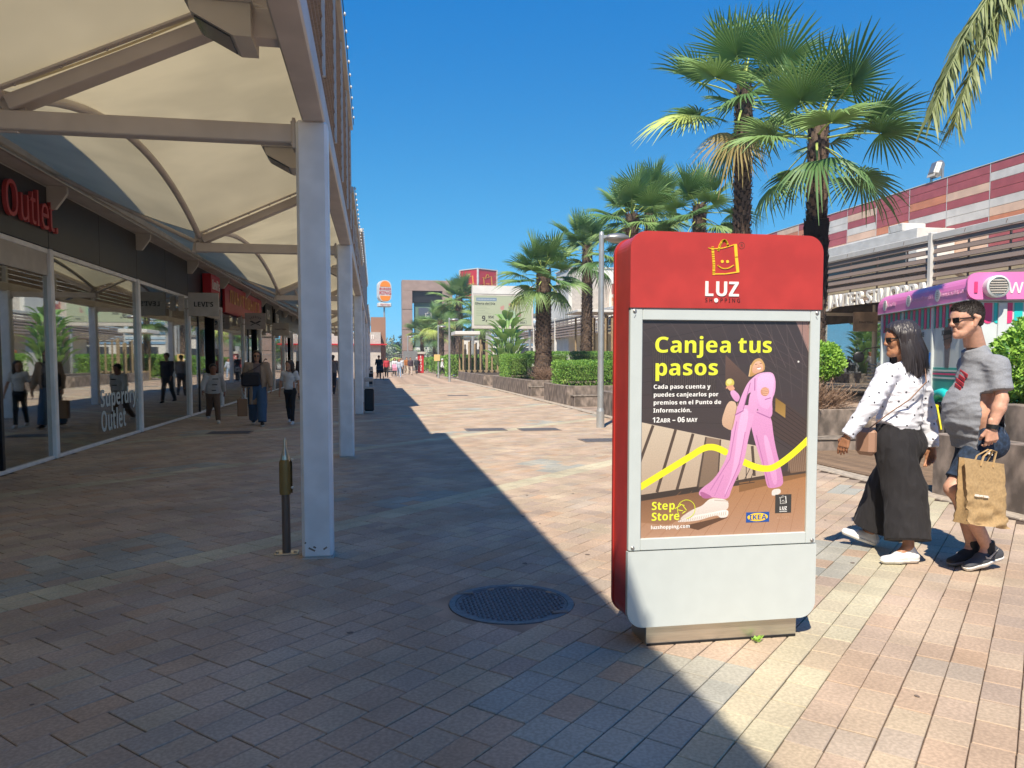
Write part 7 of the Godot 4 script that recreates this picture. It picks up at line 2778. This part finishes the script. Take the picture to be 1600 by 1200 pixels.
func people() -> void:
	man()
	woman()
	var boy := walker("boy in a printed white sweater and brown trousers walking by the shop glass", Vector3(-3.67, 0, -18.6), 0.35, 1.37, {"aL": 0.42, "kL": 0.15, "aR": -0.3, "kR": 0.55, "sL": -0.5, "sR": 0.4, "eL": 0.2, "ab": 0.42, "lean": 0.05, "hs": 1.14, "r": 0.03, "tr": 0.02, "nod": 0.2}, ["bdbcbc", "6d5644", "d5d0cc", "1c1715", "8d5f49"], 0.013, 1)
	var bj: Dictionary = boy.get_meta("joints")
	var pm := MB.new()
	for k in 3:
		pm.box((bj.chest as Vector3) + (bj.f as Vector3) * 0.145 + Vector3(0.03 - 0.02 * k, 0.04 - k * 0.13, 0), Vector3(0.13 - 0.02 * k, 0.022, 0.012), 0.0, Basis(Vector3.UP, 0.35))
	obj("sweater_print", pm, mat("dark print", hexc("35363a"), 0.9), boy)
	var wo := walker("woman in sunglasses and beige coat with a dark bag over blue jeans, facing the camera", Vector3(-2.56, 0, -17.7), 0.15, 1.66, {"aL": 0.28, "kL": 0.05, "aR": -0.22, "kR": 0.3, "sL": 0.10, "sR": -0.05, "eL": 0.25, "eR": 0.2, "ab": 0.26, "lean": 0.03, "long": 0.22, "w": 1.12, "flare": 0.03, "tr": 0.02, "r": 0.012, "drop": -0.06}, ["83716c", "44607f", "26282c", "2a211e", "b58468"], 0.013, 1)
	var wj: Dictionary = wo.get_meta("joints")
	sunglasses(wj, wo, mats["black"])
	coat(wj, wo)
	var hb := thing("shoulder_bag", "large dark shoulder bag hanging before the woman in the beige coat", "bag", Vector3(-2.56, 0, -17.7))
	var m := MB.new()
	m.box(Vector3(-0.10, 1.02, 0.22), Vector3(0.40, 0.30, 0.11), 0.04, Basis(Vector3.UP, 0.2))
	var bg := obj("pouch", m, cloth("bag cloth", "2b2629"), hb)
	m = MB.new()
	m.tube([Vector3(-0.25, 1.14, 0.24), Vector3(-0.05, 1.24, 0.19), Vector3(0.12, 1.36, 0.12), Vector3(0.19, 1.47, 0.03), Vector3(0.20, 1.45, -0.06)], [0.016, 0.016, 0.016, 0.016, 0.016], 6, true, 0.4)
	obj("strap", m, cloth("bag cloth", "2b2629"), hb)
	var pb := thing("paper_bag", "small brown paper bag in the hand of the woman in the beige coat", "paper bag", (wj.haR as Vector3) + Vector3(-2.56, -0.30, -17.7) + Vector3(-0.02, -0.10, 0))
	m = MB.new()
	m.box(Vector3(0, 0.13, 0), Vector3(0.20, 0.38, 0.10), 0.01, Basis(Vector3.UP, 0.3))
	obj("sack", m, mat("kraft brown", hexc("8f6a4b"), 0.8), pb)
	m = MB.new()
	m.tube([Vector3(-0.05, 0.32, 0), Vector3(0.0, 0.41, 0), Vector3(0.05, 0.32, 0)], [0.006, 0.006, 0.006], 5)
	obj("handle", m, mat("kraft brown", hexc("8f6a4b"), 0.8), pb)
	walker("girl in a white T-shirt and black leggings beside the woman in the coat", Vector3(-1.88, 0, -17.9), -0.1, 1.42, {"aL": 0.22, "kL": 0.1, "aR": -0.2, "kR": 0.25, "sL": 0.15, "sR": -0.25, "eL": 0.3, "eR": 0.3, "ab": 0.34, "sleeve": false, "long": 0.16, "look": -0.5, "hs": 1.1, "tr": 0.004, "drop": -0.02, "w": 0.92}, ["d8d6d6", "1d1d20", "d5d0cc", "2e211c", "b98a70"], 0.013, 1)
	# people far up the walk
	var far := [
		["person in a red top and black trousers in the shade line, far away", Vector3(0.93, 0, -63.0), 0.0, 1.66, {}, ["b83a44", "1f2024", "222222", "3a2a22", "b98a70"]],
		["dark dressed person pushing the black pram, far away", Vector3(0.30, 0, -57.5), 0.0, 1.76, {"sL": 0.6, "sR": 0.6, "eL": 0.6, "eR": 0.6, "aL": 0.2}, ["20282a", "24262a", "1c1c1c", "1d1815", "a87a60"]],
		["person in light blue jeans with red hair and white top, far away", Vector3(1.95, 0, -63.2), 0.1, 1.55, {"long": 0.15, "sL": 0.4}, ["b9c3d2", "8fa8c4", "d8d8d8", "8a4a2e", "c99a80"]],
		["person in a white top pushing the pink pram, far away", Vector3(1.75, 0, -69.6), 0.0, 1.62, {"sL": 0.6, "sR": 0.6, "eL": 0.5, "eR": 0.5, "long": 0.12}, ["d5d5d8", "2a2c30", "d8d8d8", "4a3426", "c99a80"]],
		["person in white shirt and dark skirt trousers behind the pram, far away", Vector3(2.5, 0, -74.0), 0.1, 1.66, {"flare": 0.02}, ["dcdcdc", "23252a", "d8d8d8", "3a2c24", "b98a70"]],
		["person in an orange brown jacket and beige trousers, far away", Vector3(3.06, 0, -76.0), 0.2, 1.72, {"r": 0.02, "tr": 0.02}, ["a8682f", "c5b6a0", "cfc7bb", "54402f", "c99a80"]],
		["person in a dark purple jacket and pale trousers, far away", Vector3(3.29, 0, -72.8), 0.1, 1.74, {"r": 0.02, "aL": 0.5, "kR": 0.6}, ["4a3a44", "b9aba0", "3a2e28", "6a4a38", "b98a70"]],
		["person in black with a white cap, behind the purple jacket, far away", Vector3(4.15, 0, -78.0), 3.0, 1.7, {}, ["2a2a30", "303036", "222222", "cfcfcf", "b98a70"]],
		["person in a white hooded top striding past the lamp post, far away", Vector3(5.55, 0, -64.7), 1.3, 1.62, {"aL": 0.55, "aR": -0.45, "kR": 0.3}, ["dcdcdc", "26262a", "222222", "d0d0d0", "b98a70"]],
		["person in navy top and blue jeans right of the lamp post, far away", Vector3(6.2, 0, -63.5), 1.4, 1.78, {}, ["2b3550", "6f8fb5", "222222", "2a211c", "b98a70"]],
		["grey dressed person in the shaded arcade seen between the columns", Vector3(-1.72, 0, -32.5), 3.1, 1.66, {}, ["7d7a7c", "3a3a40", "222222", "2a211c", "a87a60"]],
		["dark dressed person in the arcade behind the girl in white", Vector3(-2.45, 0, -27.5), 0.2, 1.70, {}, ["34303a", "3d3a3e", "222222", "221a16", "a87a60"]],
		["person in a rust top deep in the arcade, beyond the third column", Vector3(-2.0, 0, -38.5), 0.0, 1.70, {}, ["8a4a3a", "2c2c34", "222222", "221a16", "a87a60"]],
		["seated looking person with auburn hair behind the square hedge", Vector3(8.6, 0.45, -42.8), 2.6, 1.5, {"long": 0.15}, ["8d8a8c", "55535a", "222222", "8a5236", "c99a80"]]]
	for k in far:
		walker(k[0], k[1], k[2], k[3], k[4], k[5], 0.028, 0)


func coat(j: Dictionary, t: Node3D) -> void:
	var cj := j.duplicate()
	var bb := bounds(j, 0.24)
	var lo: Vector3 = bb[0]
	lo.y = 0.35
	var d := SDF.new(lo, bb[1], 0.014)
	var hem: Vector3 = (j.pel as Vector3) - Vector3.UP * 0.42
	torso_cloth(cj, d, 0.032, 0.0, hem)
	sleeves(cj, d, 0.026, true)
	var f: Vector3 = j.f
	var l := Vector3.UP.cross(f).normalized()
	# open at the front: keep what lies outside a wedge that faces forward
	var i := 0
	for z in d.nz:
		for y in d.ny:
			for x in d.nx:
				if d.f[i] < 0.2:
					var p := d.lo + Vector3(x, y, z) * d.h
					var q := p - (j.chest as Vector3)
					var open := 0.075 + maxf(0.0, ((j.chest as Vector3).y - p.y)) * 0.05
					d.f[i] = maxf(d.f[i], minf(q.dot(f) - 0.02, open - absf(q.dot(l))))
				i += 1
	var nf := FastNoiseLite.new()
	nf.frequency = 1.0
	d.wrinkle(nf, 0.010, Vector3(14, 6, 14))
	cut_near(d, hem, Vector3.DOWN, hem, 0.5, j)
	cut_near(d, (j.neck as Vector3) + Vector3.UP * 0.01, Vector3.UP, j.neck, 0.2, j)
	for n in ["L", "R"]:
		cut_near(d, j["wr" + n], ((j["wr" + n] as Vector3) - j["el" + n]).normalized(), j["wr" + n], 0.1, j)
	var mb := MB.new()
	d.into(mb)
	obj("coat", mb, cloth("beige coat", "a98f78"), t)


func man() -> void:
	var o := Vector3(4.10, 0, -4.65)
	var t := thing("person", "man in grey T-shirt, denim shorts and sunglasses carrying a paper bag", "person", o)
	var w := {
		"head": Vector3(3.953, 1.718, -4.62), "neck": Vector3(4.065, 1.535, -4.66), "shL": Vector3(4.095, 1.405, -4.50), "elL": Vector3(4.085, 1.185, -4.44), "wrL": Vector3(4.02, 1.003, -4.44), "haL": Vector3(4.022, 0.845, -4.44),
		"shR": Vector3(4.17, 1.41, -4.83), "elR": Vector3(4.30, 1.16, -4.90), "wrR": Vector3(4.24, 0.95, -4.93), "haR": Vector3(4.20, 0.82, -4.93), "hipL": Vector3(4.105, 0.89, -4.60), "hipR": Vector3(4.15, 0.885, -4.75),
		"knL": Vector3(3.875, 0.575, -4.60), "anL": Vector3(4.165, 0.150, -4.60), "toL": Vector3(4.005, 0.037, -4.585), "heL": Vector3(4.245, 0.085, -4.605), "knR": Vector3(4.03, 0.52, -4.74), "anR": Vector3(4.15, 0.135, -4.72), "toR": Vector3(3.985, 0.035, -4.71), "heR": Vector3(4.215, 0.068, -4.72),
		"chest": Vector3(4.115, 1.285, -4.67), "waist": Vector3(4.085, 1.07, -4.67), "pel": Vector3(4.135, 0.93, -4.67)}
	var j := {}
	for k in w:
		j[k] = (w[k] as Vector3) - o
	j["f"] = Vector3(-0.975, 0, -0.22).normalized()
	j["hf"] = Vector3(-0.985, -0.10, -0.12).normalized()
	j["s"] = 1.04
	j["hs"] = 0.95
	j["w"] = 1.03
	var skin := mat("skin man", hexc("d3a188"), 0.5, 0.0, noise_tex(0.06, 0.9, 1.0, 4, 256, 1.0, 81), Vector3.ONE * 2.0)
	skin.subsurf_scatter_enabled = true
	skin.subsurf_scatter_strength = 0.12
	body(j, t, skin, 0.011, 2, false, 0.004, 1.25, 0.45)
	var tee := top_garment("t_shirt", j, t, cloth("grey jersey", "8f9299"), 0.010, 0.013, false, 0.038, 0.085, 0.008)
	var red := MB.new()
	var pb := Basis(j.f.cross(Vector3.UP).normalized(), Vector3.UP, -j.f)
	for k in 4:
		var p: Vector3 = (j.chest as Vector3) + j.f * (0.144 + 0.012 * k) + Vector3(0, 0.07 - 0.03 * k, 0) + Vector3(0, 0, 0.045)
		red.box(p - j.f * 0.003, Vector3(0.10 - 0.02 * (k % 2), 0.026, 0.008), 0.002, pb * Basis(Vector3(0, 0, 1), 0.35))
	obj("chest_print", red, mat("print red", hexc("a8323c"), 0.8), t)
	var den := mat("denim", hexc("2f425c"), 0.85, 0.0, noise_tex(0.05, 0.55, 1.0, 5, 256, 1.0, 83), Vector3.ONE * 2.2)
	trousers("shorts", j, t, den, 0.010, 0.006, 0.86, 0.004, 0.06, 0.007)
	var fray := MB.new()
	for k in [[0.22, 0.0], [0.26, 0.02], [0.72, 0.0], [0.70, 0.03], [0.75, -0.02]]:
		var p: Vector3 = (j.hipL as Vector3).lerp(j.knL, k[0]) + Vector3(-0.01 + k[1], 0.01, 0.108)
		fray.box(p, Vector3(0.05, 0.010, 0.006), 0.002, Basis(Vector3(0, 0, 1), -0.5 + k[1] * 9.0))
	obj("frayed_patch", fray, mats["letter white"], t)
	var blk := mat("shoe black", hexc("1d1d1f"), 0.7)
	var gry := mat("shoe dark grey", hexc("45474d"), 0.75)
	shoe(j, "L", t, gry, mats["letter white"], 0.0055, 1.12)
	shoe(j, "R", t, blk, mat("sole grey", hexc("77777a"), 0.7), 0.0055, 1.12)
	var sk := MB.new()
	for n in ["L", "R"]:
		var a: Vector3 = j["an" + n]
		sk.tube([a + Vector3(0, -0.05, 0), a + Vector3(0, 0.02, 0), a + Vector3(-0.005, 0.045, 0)], [0.048, 0.046, 0.044], 14)
	obj("socks", sk, blk, t)
	var sw := MB.new()  # pale swoosh-like flash on the near shoe
	var hp: Vector3 = (j.heL as Vector3).lerp(j.toL, 0.38) + Vector3(0, 0.048, 0.052)
	sw.prism(PackedVector2Array([Vector2(0.055, 0.030), Vector2(-0.03, -0.012), Vector2(-0.055, 0.004), Vector2(-0.048, -0.018), Vector2(-0.02, -0.024)]), 0.004, hp, Basis(Vector3(0, 0, 1), 0.2))
	obj("shoe_flash", sw, mats["sign grey"], t)
	hair_cap(j, t, mat("hair dark brown", hexc("3d322c"), 0.6, 0.0, noise_tex(0.15, 0.6, 1.0, 3, 256, 1.0, 84), Vector3.ONE * 4.0), 0.005, 0.0, true, 0.95)
	sunglasses(j, t, mat("tortoise", hexc("3a2620"), 0.25))
	var wa := MB.new()
	var wr: Vector3 = j.wrL
	wa.tube([wr + Vector3(0.004, 0.018, 0), wr + Vector3(0, -0.012, 0)], [0.037, 0.036], 18)
	obj("wristband", wa, mats["black"], t)
	var bag := thing("paper_bag", "kraft paper carrier bag in the man's hand, creased at the bottom", "paper bag", Vector3(3.93, 0.36, -4.40), "", 0.10)
	var nf := FastNoiseLite.new()
	nf.frequency = 2.2
	nf.fractal_octaves = 3
	nf.fractal_gain = 0.6
	var g := []
	for i in 25:
		var v := i / 24.0
		var row := []
		for k in 49:
			var a := k / 48.0 * 4.0
			var sd := int(a) % 4
			var q := a - int(a)
			var hx := 0.165
			var hz := 0.055 - 0.03 * v
			var p: Vector3 = [Vector3(lerpf(-hx, hx, q), 0, hz), Vector3(hx, 0, lerpf(hz, -hz, q)), Vector3(lerpf(hx, -hx, q), 0, -hz), Vector3(-hx, 0, lerpf(-hz, hz, q))][sd]
			if sd % 2 == 1:  # side gussets fold in
				p.x *= 1.0 - 0.30 * v * sin(PI * q)
			var n := nf.get_noise_3d(p.x * 4.0, v * 3.0, sd * 2.0 + p.z * 3.0)
			var crease := (1.0 - v) * (1.0 - v)
			p += Vector3(0, 0, 1) * n * (0.004 + 0.034 * crease) + Vector3(1, 0, 0) * n * 0.006 * crease
			p.y = 0.43 * v + 0.012 * n * crease + p.x * -0.16
			p.x += -0.02 * v
			row.append(p)
		row[48] = row[0]
		g.append(row)
	var sack := MB.new()
	sack.sheet(g, true)
	sack.box(Vector3(0, 0.012, 0), Vector3(0.28, 0.006, 0.09), 0.0, Basis(Vector3(0, 0, 1), -0.16))
	var kr := mat("kraft paper", hexc("b99a6d"), 0.8, 0.0, noise_tex(0.08, 0.88, 1.0, 4, 256, 1.0, 85), Vector3.ONE * 2.0)
	kr.backlight_enabled = true
	kr.backlight = hexc("5a4526")
	obj("sack", sack, kr, bag)
	scribble(bag, Vector3(-0.06, 0.205, 0.052), Basis(Vector3(0, 0, 1), -0.16), 0.12, 0.014, 8, "letter white")
	for z in [0.028, -0.028]:
		var hd := MB.new()
		var pts := [Vector3(-0.055, 0.40, z), Vector3(-0.03, 0.46, z * 0.9), Vector3(0.045, 0.50, z * 0.4), Vector3(0.085, 0.485, z * 0.5), Vector3(0.055, 0.42, z * 0.9), Vector3(0.045, 0.385, z)]
		hd.tube(pts, [0.009, 0.009, 0.009, 0.009, 0.009, 0.009], 6, true, 0.35)
		obj("handle", hd, kr, bag)


func woman() -> void:
	var o := Vector3(3.80, 0, -5.07)
	var t := thing("person", "woman in white dotted sweater and wide black trousers seen from behind", "person", o)
	var w := {
		"head": Vector3(3.815, 1.595, -5.10), "neck": Vector3(3.845, 1.43, -5.08), "shL": Vector3(3.645, 1.345, -5.00), "elL": Vector3(3.475, 1.125, -4.95), "wrL": Vector3(3.325, 0.905, -4.98), "haL": Vector3(3.30, 0.765, -5.02),
		"shR": Vector3(4.025, 1.335, -5.16), "elR": Vector3(4.115, 1.05, -5.18), "wrR": Vector3(4.125, 0.79, -5.12), "haR": Vector3(4.10, 0.635, -5.11), "hipL": Vector3(3.72, 0.84, -5.02), "hipR": Vector3(3.905, 0.83, -5.12),
		"knL": Vector3(3.775, 0.50, -4.95), "anL": Vector3(3.735, 0.120, -4.84), "toL": Vector3(3.56, 0.032, -4.85), "heL": Vector3(3.775, 0.032, -4.83), "knR": Vector3(3.85, 0.46, -5.24), "anR": Vector3(3.79, 0.115, -5.33), "toR": Vector3(3.625, 0.105, -5.41), "heR": Vector3(3.80, 0.038, -5.32),
		"chest": Vector3(3.835, 1.215, -5.08), "waist": Vector3(3.815, 1.02, -5.08), "pel": Vector3(3.81, 0.87, -5.08)}
	var j := {}
	for k in w:
		j[k] = (w[k] as Vector3) - o
	j["f"] = Vector3(-0.50, 0, -0.866)
	j["hf"] = Vector3(-0.965, -0.08, -0.26).normalized()
	j["s"] = 0.99
	j["w"] = 1.08
	j["hem"] = 0.90
	var skin := mat("skin woman", hexc("b5805f"), 0.5, 0.0, noise_tex(0.06, 0.9, 1.0, 4, 256, 1.0, 81), Vector3.ONE * 2.0)
	skin.subsurf_scatter_enabled = true
	skin.subsurf_scatter_strength = 0.12
	body(j, t, skin, 0.011, 2, true, 0.0045, 0.45, 0.55)
	var im := Image.create(256, 256, false, Image.FORMAT_RGBA8)
	im.fill(Color.WHITE)
	for k in 8:
		var x := 16 + (k % 2) * 128 + (k / 2 % 2) * 64
		disc(im, Vector2(x + 10 * sin(k * 2.3), 32 + (k / 2) * 64 + 12 * sin(k * 1.3)), 8, hexc("3a3a42"))
	var dots := mat("dotted jersey", hexc("dfe0e8"), 0.85)
	dots.albedo_texture = ImageTexture.create_from_image(im)
	dots.uv1_triplanar = true
	dots.uv1_scale = Vector3.ONE * 4.2
	dots.uv1_triplanar_sharpness = 6.0
	dots.rim_enabled = true
	dots.rim = 0.2
	top_garment("sweater", j, t, dots, 0.009, 0.017, true, 0.0, -0.075, 0.010)
	trousers("wide_trousers", j, t, cloth("black crepe", "232124", 0.9), 0.010, 0.030, 1.0, 0.075, 0.12, 0.010)
	var wh := mat("canvas white", hexc("dcdcdc"), 0.8)
	shoe(j, "L", t, wh, mats["letter white"], 0.0055)
	shoe(j, "R", t, wh, mats["letter white"], 0.0055)
	hair_cap(j, t, mat("hair black", hexc("342f31"), 0.45), 0.006, 0.20, false, 1.12)
	sunglasses(j, t, mats["black"])
	var bag := thing("crossbody_bag", "small tan crossbody bag at the hip of the woman in the dotted sweater", "bag", o)
	var m := MB.new()
	m.box(Vector3(-0.275, 0.855, 0.02), Vector3(0.085, 0.20, 0.15), 0.03, Basis(Vector3.UP, 0.4))
	obj("pouch", m, mat("tan leather", hexc("a07c66"), 0.55), bag)
	m = MB.new()
	m.tube([Vector3(-0.26, 0.95, 0.03), Vector3(-0.19, 1.06, 0.135), Vector3(-0.06, 1.17, 0.195), Vector3(0.08, 1.29, 0.175), Vector3(0.125, 1.39, 0.10), Vector3(0.10, 1.43, 0.0)], [0.012, 0.012, 0.012, 0.012, 0.012, 0.012], 8, true, 0.35)
	obj("strap", m, mat("tan leather", hexc("a07c66"), 0.55), bag)
